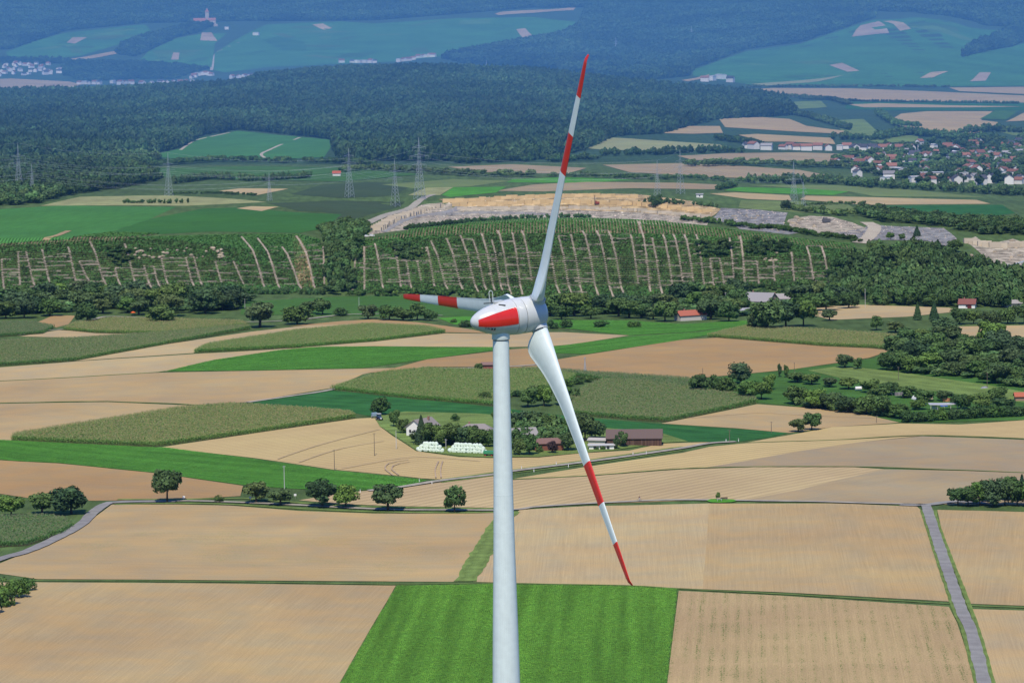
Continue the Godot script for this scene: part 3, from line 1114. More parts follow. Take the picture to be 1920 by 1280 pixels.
func build_farm() -> void:
	var white := Color(0.76, 0.75, 0.71)
	var grey := Color(0.23, 0.205, 0.19)
	var brown := Color(0.105, 0.066, 0.052)
	var o := thing("farmhouse", "white gabled farmhouse with grey brown roof among the farm trees", "house", spot("farmhouse"), -0.62)
	house(o, 8.5, 11.5, 3.7, 3.0, white, grey, 3)
	o = thing("barn", "long low dark brown wooden barn at the right end of the farm", "barn", spot("barn"), PI / 2 - 0.06)
	house(o, 9.0, 22.0, 3.1, 2.9, brown, Color(0.13, 0.095, 0.085), -1)
	planks(o, 9.0, 22.0, 3.1, brown)
	o = thing("shed", "red brown boarded shed with low hipped roof beside the lower blade", "shed", spot("shed"), PI / 2 + 0.12)
	house(o, 8.0, 11.5, 3.0, 1.5, Color(0.20, 0.085, 0.06), Color(0.19, 0.115, 0.095), -1, 2.5)
	o = thing("farm_building", "low grey roofed building right of the turbine tower", "building", spot("grey_roof"), PI / 2 + 0.3)
	house(o, 8.5, 15.0, 3.0, 2.4, Color(0.42, 0.40, 0.37), Color(0.27, 0.255, 0.24), 2)
	o = thing("farm_building", "hipped grey roof behind the bale piles", "building", spot("hip_roof"), PI / 2)
	house(o, 9.0, 14.0, 3.4, 2.5, Color(0.45, 0.43, 0.39), Color(0.25, 0.225, 0.21), 2, 4.0)
	o = thing("outbuilding", "low white wall building with dark openings left of the barn", "building", spot("white_wall"), PI / 2)
	house(o, 3.0, 10.0, 1.7, 0.3, white, Color(0.42, 0.42, 0.41), 3)
	o = thing("outbuilding", "small pale roof between the tall farm tree and barn", "building", spot("pale_roof"), PI / 2 - 0.3)
	house(o, 5.0, 7.0, 1.7, 0.6, Color(0.5, 0.48, 0.45), Color(0.40, 0.38, 0.35), 0)
	o = thing("shed", "small red shed left of the tower beside a bush", "shed", spot("red_shed"), PI / 2)
	house(o, 3.5, 5.5, 2.4, 0.9, Color(0.26, 0.10, 0.08), Color(0.20, 0.13, 0.11), -1)
	o = thing("farm_building", "big grey roofed barn of the right farm under the terraces", "barn", spot("right_barn"), PI / 2 - 0.5)
	house(o, 15.0, 21.0, 4.6, 4.6, Color(0.36, 0.27, 0.21), Color(0.27, 0.26, 0.255), 0)
	o = thing("farmhouse", "white house with grey roof at the right farm", "house", spot("right_house"), PI / 2 + 0.06)
	house(o, 9.0, 13.0, 4.6, 2.6, white, Color(0.30, 0.28, 0.265), 3)
	o = thing("shed", "low grey sheet roof shed before the right farm", "shed", spot("right_low"), PI / 2 + 0.3)
	house(o, 8.0, 11.0, 2.2, 1.0, Color(0.35, 0.34, 0.32), Color(0.33, 0.33, 0.33), -1)
	o = thing("farm_building", "long red roofed building with blue solar panels right of the hub", "building", spot("red_long"), PI / 2 + 0.45)
	house(o, 7.5, 17.0, 3.2, 2.4, Color(0.5, 0.48, 0.45), Color(0.36, 0.12, 0.08), 0)
	var b := Buf.new()
	b.box(Vector3(2.0, 4.75, 5.0), Vector3(3.4, 0.08, 4.6), Color(0.05, 0.16, 0.42), Basis(Vector3(0, 0, 1), -0.57))
	put("solar_panel", b.mesh(), mats.gloss, o)
	o = thing("cottage", "small white cottage with red roof below the wooded slope", "house", spot("cottage"), PI / 2 - 0.25)
	house(o, 7.5, 9.5, 2.6, 2.5, white, Color(0.20, 0.085, 0.07), 1)
	b = Buf.new()
	b.box(Vector3(-3.78, 1.1, 1.6), Vector3(0.1, 2.2, 2.4), Color(0.12, 0.03, 0.03))
	put("door", b.mesh(), mats.matte, o)
	o = thing("shed", "grey roofed shed at the right edge below the wooded slope", "shed", spot("edge_shed"), PI / 2 + 0.1)
	house(o, 7.0, 10.0, 2.6, 1.6, Color(0.3, 0.29, 0.27), Color(0.30, 0.29, 0.28), 0)
	o = thing("hut", "white hut on the quarry rim behind the yellow face", "hut", spot("quarry_hut"), PI / 2)
	house(o, 4.0, 6.0, 2.8, 0.6, white, Color(0.3, 0.3, 0.3), 1)
	o = thing("house", "white house below the forest at the left edge", "house", spot("left_house"), PI / 2)
	house(o, 8.0, 12.0, 4.0, 2.4, white, Color(0.40, 0.20, 0.10), 0)
	o = thing("house", "tiny white house with red roof below the three pylons", "house", spot("tiny_house"), PI / 2)
	house(o, 6.0, 8.0, 3.0, 2.2, white, Color(0.38, 0.10, 0.06), 0)
	o = thing("school", "long white and yellow flat roofed school in the village", "school", spot("school"), PI / 2 + 0.05)
	house(o, 12.0, 30.0, 6.5, 0.5, Color(0.66, 0.60, 0.50), Color(0.42, 0.42, 0.42), 5)
	o = thing("shed", "red roofed hut at the right edge of the garden slope", "shed", spot("edge_red"), PI / 2)
	house(o, 4.5, 5.5, 2.2, 1.4, Color(0.3, 0.2, 0.15), Color(0.38, 0.12, 0.07), -1)

func planks(o: Node3D, w: float, l: float, h: float, col: Color) -> void:
	var r := RandomNumberGenerator.new()
	r.seed = 8
	var wall := o.get_node("wall")
	var n := int(l / 0.55)
	for s in [-1.0, 1.0]:
		for i in n:
			var b := Buf.new()
			b.box(Vector3(s * (w * 0.5 + 0.04), h * 0.5, -l * 0.5 + (i + 0.5) * l / n), Vector3(0.05, h, l / n * 0.9), col * r.randf_range(0.75, 1.3))
			put("plank", b.mesh(), mats.matte, wall)

func bale_mesh() -> ArrayMesh:
	var b := Buf.new()
	var rows := []
	for p in [[-0.58, 0.0], [-0.6, 0.30], [-0.58, 0.52], [-0.5, 0.60], [-0.2, 0.635], [0.2, 0.635], [0.5, 0.60], [0.58, 0.52], [0.6, 0.30], [0.58, 0.0]]:
		rows.append(ring(Vector3(p[0], 0, 0), Vector3.RIGHT, p[1], 14))
	b.sheet(rows, Color(0.60, 0.70, 0.58), true)
	return b.mesh()

func build_bales() -> void:
	var r := RandomNumberGenerator.new()
	r.seed = 12
	var m := bale_mesh()
	for pile in 2:
		var a := spot("bales_%d_left" % pile)
		var c := spot("bales_%d_right" % pile)
		var along := (c - a).normalized()
		var back := Vector3(0, 0, -1)
		var len := a.distance_to(c)
		for depth in 4:
			for layer in 3:
				if layer > depth or layer < depth - 2:
					continue
				var n := int(len / 1.3) - layer * 2
				for i in n:
					var p := a + along * (0.65 + layer * 1.3 + i * 1.3 + r.randf_range(-0.3, 0.3)) + back * (depth * 1.3)
					p.y = ht(p.x, -p.z) + 0.62 + layer * 1.12 + r.randf_range(-0.05, 0.12)
					var o := put("wrapped_bale", m, mats.matte)
					o.position = p
					o.scale = Vector3.ONE * r.randf_range(1.0, 1.2)
					o.rotation = Vector3(r.randf() * TAU, r.randf_range(0.9, 2.2), r.randf_range(-0.1, 0.1))
					tag(o, "pale green wrapped round bale in the %s layer of the %s bale pile" % [["bottom", "second", "third", "top"][layer], ["left smaller", "right longer"][pile]], "bale", "bales of the %s pile" % ["left", "right"][pile])

# ---------------------------------------------------------------- masts and lines

func build_pylons() -> void:
	var steel := Color(0.42, 0.47, 0.50)
	var words := ["tall lattice pylon at the left edge", "shorter pylon right beside the left edge pylon", "lattice pylon below the hillside vineyard", "short slender pylon by the small tan field", "left of the three big pylons near the quarry", "middle and nearest of the three big pylons near the quarry", "right and tallest of the three big pylons near the quarry", "left pylon of the pair behind the quarry", "right pylon of the pair behind the quarry", "tall pylon above the grey spoil slope", "short pylon right of the spoil slope pylon", "faint pylon above the forest ridge", "faint pylon on the far wooded hill", "faint mast right of the upper blade tip", "small lattice pole on the reddish brown field"]
	var tops := []
	for i in PYLONS.size():
		var h: float = PYLONS[i][2]
		var at := on(PYLONS[i][0], PYLONS[i][1])
		var o := thing("electricity_pylon", words[i], "pylon", at, 0.5 + 0.13 * (i % 3), "electricity pylons")
		var w := h * 0.075
		var thick := maxf(0.09, h * 0.0026) * (1.0 if at.z > -5000.0 else 3.0)
		var waist := h * 0.62
		for sx in [-1.0, 1.0]:
			for sz in [-1.0, 1.0]:
				var b := Buf.new()
				b.tube(Vector3(sx * w, -0.6, sz * w), Vector3(sx * w * 0.28, waist, sz * w * 0.28), thick, thick * 0.8, 5, steel)
				b.tube(Vector3(sx * w * 0.28, waist, sz * w * 0.28), Vector3(0, h, 0), thick * 0.8, thick * 0.6, 5, steel)
				put("leg", b.mesh(), mats.steel, o)
		var b2 := Buf.new()
		var n := 9
		for k in n:
			var y0 := waist * (1.0 - pow(1.0 - float(k) / n, 1.3))
			var y1 := waist * (1.0 - pow(1.0 - float(k + 1) / n, 1.3))
			var w0 := lerpf(w, w * 0.28, y0 / waist)
			var w1 := lerpf(w, w * 0.28, y1 / waist)
			for f in 4:
				var p := [Vector3(-1, 0, 1), Vector3(1, 0, 1), Vector3(1, 0, -1), Vector3(-1, 0, -1)]
				b2.tube(p[f] * w0 + Vector3(0, y0, 0), p[(f + 1) % 4] * w1 + Vector3(0, y1, 0), thick * 0.5, thick * 0.5, 4, steel)
				b2.tube(p[(f + 1) % 4] * w0 + Vector3(0, y0, 0), p[f] * w1 + Vector3(0, y1, 0), thick * 0.5, thick * 0.5, 4, steel)
		for k in 6:
			var y := lerpf(waist, h * 0.95, k / 6.0)
			var ww := w * 0.28 * (h - y) / (h - waist)
			b2.box(Vector3(0, y, 0), Vector3(ww * 2.0, thick, ww * 2.0), steel)
		put("bracing", b2.mesh(), mats.steel, o)
		var arms := []
		var spans := [[0.60, 0.20], [0.74, 0.15]] if h > 20.0 else [[0.9, 0.12]]
		if i == 4 or i == 6:
			spans = [[0.56, 0.13], [0.70, 0.17], [0.84, 0.12]]
		for s in spans:
			var b := Buf.new()
			for sx in [-1.0, 1.0]:
				b.tube(Vector3(0, h * (s[0] + 0.025), 0), Vector3(sx * h * s[1], h * s[0], 0), thick, thick * 0.5, 5, steel)
				b.tube(Vector3(0, h * (s[0] - 0.012), 0), Vector3(sx * h * s[1], h * s[0], 0), thick, thick * 0.5, 5, steel)
				b.tube(Vector3(sx * h * s[1], h * s[0], 0), Vector3(sx * h * s[1], h * (s[0] - 0.05), 0), thick * 0.6, thick * 0.6, 5, Color(0.3, 0.33, 0.33))
				arms.append(o.transform * Vector3(sx * h * s[1], h * (s[0] - 0.05), 0))
			put("crossarm", b.mesh(), mats.steel, o)
		arms.append(o.transform * Vector3(0, h, 0))
		tops.append(arms)
	var lines := [[[0, 2, 4, 5], "heavy line between the left and quarry pylons"], [[1, 3, 6], "lighter line over the left vineyards"], [[6, 7, 8, 9], "line behind the quarry"], [[9, 10], "short line beside the spoil slope"]]
	for l in lines:
		var count := 99
		for i in l[0]:
			count = mini(count, tops[i].size())
		for w in count:
			var b := Buf.new()
			var pts := []
			for i in l[0]:
				pts.append(tops[i][w])
			if l[0][0] < 2:
				pts.push_front(pts[0] + (pts[0] - pts[1]) * 0.8 + Vector3(0, -3, 0))
			for i in pts.size() - 1:
				var sag: float = pts[i].distance_to(pts[i + 1]) * 0.03
				for k in 14:
					var s0 := k / 14.0
					var s1 := (k + 1) / 14.0
					b.tube(pts[i].lerp(pts[i + 1], s0) - Vector3(0, sag * 4.0 * s0 * (1.0 - s0), 0), pts[i].lerp(pts[i + 1], s1) - Vector3(0, sag * 4.0 * s1 * (1.0 - s1), 0), 0.038, 0.038, 4, Color(0.5, 0.57, 0.6))
			var o := put("power_cable", b.mesh(), mats.steel)
			tag(o, "%s cable from below in the %s" % [ordinal(w + 1), l[1]], "cable", l[1])

func build_poles() -> void:
	var wood := Color(0.16, 0.13, 0.10)
	var pale := Color(0.5, 0.5, 0.48)
	var words := ["wooden pole on the golden stubble left of the farm", "wooden pole right on the golden stubble below the farm", "pale pole on the bright green field", "pole in front of the left terraces", "white pole before the deep green meadow", "pole at the foot of the reddish brown field", "tall pole beside the two thin trees", "pole on the orchard slope", "pole at the right end of the orchard slope", "pole on the end of the dark green field", "pole at the corner below the stubble trees", "pole before the long hedge", "left of the twin pale poles at the right farm", "right of the twin pale poles at the right farm", "tall pole on the tan field below the wooded slope", "short pole on the meadow left of the nacelle", "concrete pole before the white farmhouse", "left pole between the bale piles", "right pole between the bale piles", "small pole behind the two firs"]
	for i in POLES.size():
		var h: float = POLES[i][2]
		var col: Color = pale if i in [2, 3, 4, 12, 13, 14, 15, 16, 17, 18] else wood
		var o := thing("utility_pole", words[i], "pole", on(POLES[i][0], POLES[i][1]), 0.3 * i, "utility poles")
		var b := Buf.new()
		b.tube(Vector3(0, -0.5, 0), Vector3(0, h, 0), 0.15, 0.10, 8, col)
		put("shaft", b.mesh(), mats.matte, o)
		b = Buf.new()
		b.box(Vector3(0, h - 0.35, 0), Vector3(1.3, 0.1, 0.1), col)
		put("crossbar", b.mesh(), mats.matte, o)
		for s in [-0.55, 0.0, 0.55]:
			b = Buf.new()
			b.tube(Vector3(s, h - 0.3, 0), Vector3(s, h - 0.08, 0), 0.05, 0.03, 6, Color(0.4, 0.4, 0.38))
			put("insulator", b.mesh(), mats.gloss, o)

# ---------------------------------------------------------------- small things

func wheel(o: Node3D, at: Vector3, r: float, w: float, rim: Color) -> void:
	var p := Node3D.new()
	p.name = "wheel"
	o.add_child(p, true)
	p.position = at
	var b := Buf.new()
	b.tube(Vector3(-w * 0.5, 0, 0), Vector3(w * 0.5, 0, 0), r, r, 18, Color(0.02, 0.02, 0.02))
	put("tyre", b.mesh(), mats.matte, p)
	b = Buf.new()
	b.tube(Vector3(-w * 0.52, 0, 0), Vector3(w * 0.52, 0, 0), r * 0.55, r * 0.55, 14, rim)
	put("rim", b.mesh(), mats.paint, p)

func build_small() -> void:
	# tractor with implement, its nose towards the viewer
	var blue := Color(0.025, 0.07, 0.20)
	var pale := Color(0.72, 0.74, 0.74)
	var o := thing("tractor", "blue tractor with white cab roof beside the round dark tree", "tractor", spot("tractor"), 0.35)
	var b := Buf.new()
	b.box(Vector3(0, 1.25, 1.3), Vector3(0.95, 0.8, 2.2), blue)
	b.box(Vector3(0, 0.95, -0.4), Vector3(1.0, 0.6, 2.2), Color(0.05, 0.05, 0.06))
	b.box(Vector3(0, 1.2, 2.42), Vector3(0.8, 0.6, 0.12), pale)
	put("bonnet", b.mesh(), mats.paint, o)
	b = Buf.new()
	for s in [[-0.75, 0.3], [0.75, 0.3], [-0.75, -1.1], [0.75, -1.1]]:
		b.box(Vector3(s[0], 2.1, s[1]), Vector3(0.1, 1.5, 0.1), blue)
	b.box(Vector3(0, 2.1, -0.4), Vector3(1.4, 1.35, 1.3), Color(0.06, 0.09, 0.12))
	var cab := put("cab", b.mesh(), mats.gloss, o)
	b = Buf.new()
	b.box(Vector3(0, 2.92, -0.4), Vector3(1.75, 0.16, 1.8), pale)
	put("cab_roof", b.mesh(), mats.paint, cab)
	for s in [-1.0, 1.0]:
		wheel(o, Vector3(s * 0.95, 0.85, -0.8), 0.86, 0.5, Color(0.45, 0.45, 0.42))
		wheel(o, Vector3(s * 0.85, 0.6, 1.7), 0.6, 0.4, Color(0.45, 0.45, 0.42))
	o = thing("seed_drill", "pale blue seed drill hitched behind the tractor", "implement", spot("implement"), 0.35)
	b = Buf.new()
	b.box(Vector3(0, 1.7, 0), Vector3(2.6, 1.2, 1.4), Color(0.22, 0.32, 0.42))
	b.box(Vector3(0, 2.4, 0), Vector3(2.2, 0.3, 1.1), Color(0.30, 0.40, 0.50))
	put("hopper", b.mesh(), mats.paint, o)
	b = Buf.new()
	b.box(Vector3(0, 0.9, -0.2), Vector3(3.0, 0.2, 0.3), pale)
	for i in 9:
		b.tube(Vector3(-1.3 + 0.32 * i, 0.85, -0.2), Vector3(-1.3 + 0.32 * i, 0.05, -0.5), 0.05, 0.05, 5, pale)
	put("coulter_bar", b.mesh(), mats.paint, o)
	wheel(o, Vector3(-1.4, 0.45, 0.4), 0.45, 0.25, pale)
	wheel(o, Vector3(1.4, 0.45, 0.4), 0.45, 0.25, pale)
	o = thing("trailer", "green tipping trailer with red chassis left of the tower", "trailer", spot("trailer"), 1.35)
	b = Buf.new()
	b.box(Vector3(0, 1.6, 0), Vector3(2.2, 1.1, 4.2), Color(0.05, 0.28, 0.13))
	put("body", b.mesh(), mats.paint, o)
	b = Buf.new()
	b.box(Vector3(0, 0.9, 0), Vector3(1.2, 0.22, 4.4), Color(0.4, 0.03, 0.02))
	b.box(Vector3(0, 0.8, 2.7), Vector3(0.18, 0.16, 1.4), Color(0.4, 0.03, 0.02))
	put("chassis", b.mesh(), mats.paint, o)
	for s in [[-1.0, -1.3], [1.0, -1.3], [-1.0, 1.3], [1.0, 1.3]]:
		wheel(o, Vector3(s[0], 0.5, s[1]), 0.5, 0.3, Color(0.4, 0.04, 0.03))
	build_cyclist()
	# bench and grass oval by the lane
	var g := put("grass_oval", drape(outline(OVAL), 0.40, 0.0, 30.0, rgb("grn"), 0.2), mats.grass)
	tag(g, "oval green turf patch around the young tree by the lane", "turf", "", "structure")
	o = thing("bench", "dark wooden bench by the young tree on the lane", "bench", spot("bench") + Vector3(0, 0.40, 0), 0.1)
	b = Buf.new()
	b.box(Vector3(0, 0.45, 0), Vector3(2.6, 0.08, 0.45), Color(0.08, 0.06, 0.05))
	put("seat", b.mesh(), mats.matte, o)
	b = Buf.new()
	b.box(Vector3(0, 0.8, -0.26), Vector3(2.6, 0.45, 0.06), Color(0.08, 0.06, 0.05))
	put("backrest", b.mesh(), mats.matte, o)
	for s in [-1.0, 1.0]:
		b = Buf.new()
		b.box(Vector3(s, 0.21, -0.05), Vector3(0.12, 0.42, 0.5), Color(0.3, 0.3, 0.3))
		put("leg", b.mesh(), mats.matte, o)
	o = thing("picnic_table", "small grey picnic table below the young tree", "table", spot("table") + Vector3(0, 0.40, 0), 0.0)
	b = Buf.new()
	b.box(Vector3(0, 0.74, 0), Vector3(1.9, 0.07, 0.8), Color(0.35, 0.34, 0.33))
	put("tabletop", b.mesh(), mats.matte, o)
	for s in [-0.7, 0.7]:
		b = Buf.new()
		b.box(Vector3(s, 0.36, 0), Vector3(0.1, 0.72, 0.7), Color(0.5, 0.5, 0.5))
		put("leg", b.mesh(), mats.matte, o)
	# roadside marker posts
	for k in SPOTS:
		if k.begins_with("post"):
			o = thing("marker_post", "white roadside marker post along the country road", "post", spot(k) + Vector3(0, 0.3, 0), 0.0, "marker posts of the country road")
			b = Buf.new()
			b.box(Vector3(0, 0.45, 0), Vector3(0.22, 1.3, 0.22), Color(0.78, 0.78, 0.76))
			put("shaft", b.mesh(), mats.matte, o)
			b = Buf.new()
			b.box(Vector3(0, 0.9, 0), Vector3(0.23, 0.18, 0.23), Color(0.03, 0.03, 0.03))
			put("black_band", b.mesh(), mats.matte, o)
	for k in [["sign_0", "small white sign under the first lane trees"], ["sign_1", "small white sign beside the tall round lane tree"], ["sign_2", "small white sign between lane trees"]]:
		o = thing("road_sign", k[1], "sign", spot(k[0]), 0.2)
		b = Buf.new()
		b.tube(Vector3(0, -0.3, 0), Vector3(0, 1.4, 0), 0.05, 0.05, 6, Color(0.5, 0.5, 0.5))
		put("post", b.mesh(), mats.steel, o)
		b = Buf.new()
		b.box(Vector3(0, 1.5, 0.06), Vector3(0.9, 0.8, 0.06), Color(0.75, 0.75, 0.73))
		put("panel", b.mesh(), mats.matte, o)
	# garden slope on the right
	o = thing("water_tank", "white rounded tank trailer among the orchard trees", "tank", spot("tank"), 0.1)
	b = Buf.new()
	b.tube(Vector3(-1.5, 1.3, 0), Vector3(1.5, 1.3, 0), 0.85, 0.85, 18, Color(0.78, 0.78, 0.76))
	put("barrel", b.mesh(), mats.paint, o)
	b = Buf.new()
	b.box(Vector3(0, 0.45, 0), Vector3(2.9, 0.15, 1.0), Color(0.03, 0.22, 0.20))
	put("frame", b.mesh(), mats.matte, o)
	for s in [-0.7, 0.7]:
		wheel(o, Vector3(0.0, 0.35, s), 0.35, 0.2, Color(0.5, 0.5, 0.5))
	for k in [["tunnel", "white arched tunnel tent in the garden", 4.4, 1.7, 0.0], ["dome", "pale domed greenhouse in the garden", 4.8, 2.0, 0.3]]:
		o = thing("greenhouse", k[1], "greenhouse", spot(k[0]), k[4])
		var rows := []
		for i in 2:
			var line := []
			for j in 13:
				var a := PI * j / 12.0
				line.append(Vector3(cos(a) * k[2] * 0.5, sin(a) * k[3], -2.5 + 5.0 * i))
			rows.append(line)
		b = Buf.new()
		b.sheet(rows, Color(0.74, 0.76, 0.76))
		put("cover", b.mesh(), mats.paint, o)
		for i in 4:
			b = Buf.new()
			for j in 12:
				var a0 := PI * j / 12.0
				var a1 := PI * (j + 1) / 12.0
				b.tube(Vector3(cos(a0) * k[2] * 0.505, sin(a0) * k[3] * 1.01, -2.5 + 1.66 * i), Vector3(cos(a1) * k[2] * 0.505, sin(a1) * k[3] * 1.01, -2.5 + 1.66 * i), 0.04, 0.04, 5, Color(0.4, 0.42, 0.42))
			put("hoop", b.mesh(), mats.steel, o)
	for k in [["stack_0", "stack of weathered crates left of the greenhouse", Color(0.24, 0.17, 0.12)], ["stack_1", "stack of grey crates beside the tunnel tent", Color(0.22, 0.21, 0.22)], ["stack_2", "orange brown pile of boards in the garden", Color(0.42, 0.19, 0.09)], ["stack_3", "pile of pale boxes beside the greenhouse", Color(0.45, 0.36, 0.28)]]:
		o = thing("crate_stack", k[1], "crates", spot(k[0]), 0.2)
		var r := RandomNumberGenerator.new()
		r.seed = 3
		for i in 6:
			b = Buf.new()
			b.box(Vector3(-1.3 + 1.3 * (i % 3), 0.4 + 0.85 * (i / 3), 0), Vector3(1.2, 0.8, 1.0), k[2] * r.randf_range(0.7, 1.3))
			put("crate", b.mesh(), mats.matte, o)
	o = thing("open_shelter", "long low shelter with curved grey roof in the garden", "shelter", spot("shelter"), 0.12)
	b = Buf.new()
	var prev := []
	for i in 9:
		var x := -8.0 + 2.0 * i
		var y := 2.5 + 0.8 * pow(absf(x) / 8.0, 2.0) * (1.0 if x > 0 else 0.3)
		var cur := [Vector3(x, y, 2.0), Vector3(x, y + 0.4, -2.0)]
		if i:
			b.quad(prev[0], prev[1], cur[1], cur[0], Color(0.36, 0.37, 0.39))
			b.quad(prev[0] - Vector3(0, 0.15, 0), cur[0] - Vector3(0, 0.15, 0), cur[0], prev[0], Color(0.5, 0.5, 0.5))
		prev = cur
	put("roof", b.mesh(), mats.matte, o)
	for i in 6:
		b = Buf.new()
		b.box(Vector3(-7.4 + 3.0 * i, 1.2, 1.6), Vector3(0.2, 2.6, 0.2), Color(0.5, 0.48, 0.44))
		put("post", b.mesh(), mats.matte, o)
	b = Buf.new()
	b.box(Vector3(-4.5, 1.1, -1.2), Vector3(3.5, 2.2, 0.3), Color(0.66, 0.66, 0.62))
	put("back_panel", b.mesh(), mats.matte, o)
	for k in [["tarp_0", "turquoise tarpaulin covered heap in the garden", Color(0.16, 0.38, 0.36)], ["tarp_1", "blue tarpaulin covered heap in the garden", Color(0.04, 0.09, 0.30)], ["tarp_2", "grey tarpaulin covered heap on the orchard slope", Color(0.26, 0.26, 0.29)]]:
		o = thing("covered_heap", k[1], "heap", spot(k[0]), 0.1)
		b = Buf.new()
		var rows2 := []
		for i in 9:
			var line := []
			for j in 9:
				var u := i / 8.0 * 2.0 - 1.0
				var v := j / 8.0 * 2.0 - 1.0
				line.append(Vector3(v * 2.2, maxf(0.0, (1.0 - u * u) * (1.0 - v * v)) * 1.1 + 0.1 * sin(u * 7.0 + v * 9.0) - 0.1, -u * 1.3))
			rows2.append(line)
		b.sheet(rows2, k[2])
		put("tarpaulin", b.mesh(), mats.paint, o)
	o = thing("parasol", "orange parasol beside the left field path", "parasol", spot("parasol"), 0.0)
	b = Buf.new()
	for i in 8:
		var a0 := TAU * i / 8.0
		var a1 := TAU * (i + 1) / 8.0
		b.tri(Vector3(0, 3.0, 0), Vector3(cos(a0) * 1.6, 2.3, sin(a0) * 1.6), Vector3(cos(a1) * 1.6, 2.3, sin(a1) * 1.6), Color(0.75, 0.14, 0.03))
	put("canopy", b.mesh(), mats.matte, o)
	b = Buf.new()
	b.tube(Vector3(0, 0, 0), Vector3(0, 3.0, 0), 0.05, 0.05, 6, Color(0.6, 0.6, 0.6))
	put("pole", b.mesh(), mats.steel, o)
	# quarry machines
	o = thing("drill_rig", "red drill rig with upright mast before the yellow quarry face", "drill rig", spot("drill"), 0.4)
	b = Buf.new()
	b.tube(Vector3(-2.2, 0.5, 0.8), Vector3(-2.2, 9.0, 0.8), 0.32, 0.28, 6, Color(0.09, 0.06, 0.05))
	put("mast", b.mesh(), mats.matte, o)
	b = Buf.new()
	b.box(Vector3(0.4, 2.0, 0), Vector3(3.6, 1.9, 2.2), Color(0.30, 0.06, 0.035))
	b.box(Vector3(-0.9, 3.3, 0.4), Vector3(1.2, 1.0, 1.2), Color(0.30, 0.06, 0.035))
	put("body", b.mesh(), mats.paint, o)
	for s in [-0.9, 0.9]:
		b = Buf.new()
		b.box(Vector3(0, 0.5, s), Vector3(4.0, 0.9, 0.6), Color(0.04, 0.04, 0.04))
		put("track", b.mesh(), mats.matte, o)
	o = thing("crusher", "dark grey crusher on the pale spoil slope", "crusher", spot("crusher"), 0.2)
	b = Buf.new()
	b.box(Vector3(0, 2.2, 0), Vector3(6.5, 2.6, 3.0), Color(0.10, 0.10, 0.11))
	b.box(Vector3(-1.0, 4.0, 0), Vector3(3.0, 1.4, 3.4), Color(0.13, 0.13, 0.14))
	put("body", b.mesh(), mats.matte, o)
	b = Buf.new()
	b.box(Vector3(4.5, 2.6, 0), Vector3(5.0, 0.4, 1.2), Color(0.16, 0.16, 0.17), Basis(Vector3(0, 0, 1), 0.35))
	put("discharge_belt", b.mesh(), mats.matte, o)
	for s in [-1.2, 1.2]:
		b = Buf.new()
		b.box(Vector3(0, 0.5, s), Vector3(5.0, 1.0, 0.6), Color(0.04, 0.04, 0.04))
		put("track", b.mesh(), mats.matte, o)
	o = thing("conveyor", "long pale blue conveyor belt at the right edge of the quarry", "conveyor", spot("conveyor"), 0.0)
	b = Buf.new()
	b.box(Vector3(8.0, 4.6, 0), Vector3(20.0, 0.9, 1.4), Color(0.42, 0.50, 0.56), Basis(Vector3(0, 0, 1), 0.28))
	put("belt_bridge", b.mesh(), mats.paint, o)
	for x in [1.5, 8.0, 15.0]:
		b = Buf.new()
		b.tube(Vector3(x - 0.8, -1.0, 0), Vector3(x, 4.4 + (x - 8.0) * 0.28, 0), 0.2, 0.2, 6, Color(0.4, 0.46, 0.5))
		b.tube(Vector3(x + 0.8, -1.0, 0), Vector3(x, 4.4 + (x - 8.0) * 0.28, 0), 0.2, 0.2, 6, Color(0.4, 0.46, 0.5))
		put("trestle", b.mesh(), mats.steel, o)
	b = Buf.new()
	b.box(Vector3(-3.0, 1.6, 0), Vector3(4.0, 3.0, 3.0), Color(0.60, 0.64, 0.66))
	b.box(Vector3(-4.6, 2.4, 0), Vector3(1.6, 1.4, 2.6), Color(0.08, 0.12, 0.16))
	put("hopper", b.mesh(), mats.paint, o)
	for k in [["car_0", "left of two white cars parked above the right terraces"], ["car_1", "right of two white cars parked above the right terraces"]]:
		o = thing("parked_car", k[1], "car", spot(k[0]), PI / 2)
		b = Buf.new()
		b.box(Vector3(0, 0.65, 0), Vector3(1.75, 0.7, 4.2), Color(0.78, 0.78, 0.78))
		put("body", b.mesh(), mats.gloss, o)
		b = Buf.new()
		b.box(Vector3(0, 1.25, -0.2), Vector3(1.5, 0.55, 2.1), Color(0.6, 0.62, 0.64))
		put("cabin", b.mesh(), mats.gloss, o)
		for s in [[-0.8, 1.3], [0.8, 1.3], [-0.8, -1.3], [0.8, -1.3]]:
			wheel(o, Vector3(s[0], 0.32, s[1]), 0.32, 0.2, Color(0.4, 0.4, 0.4))

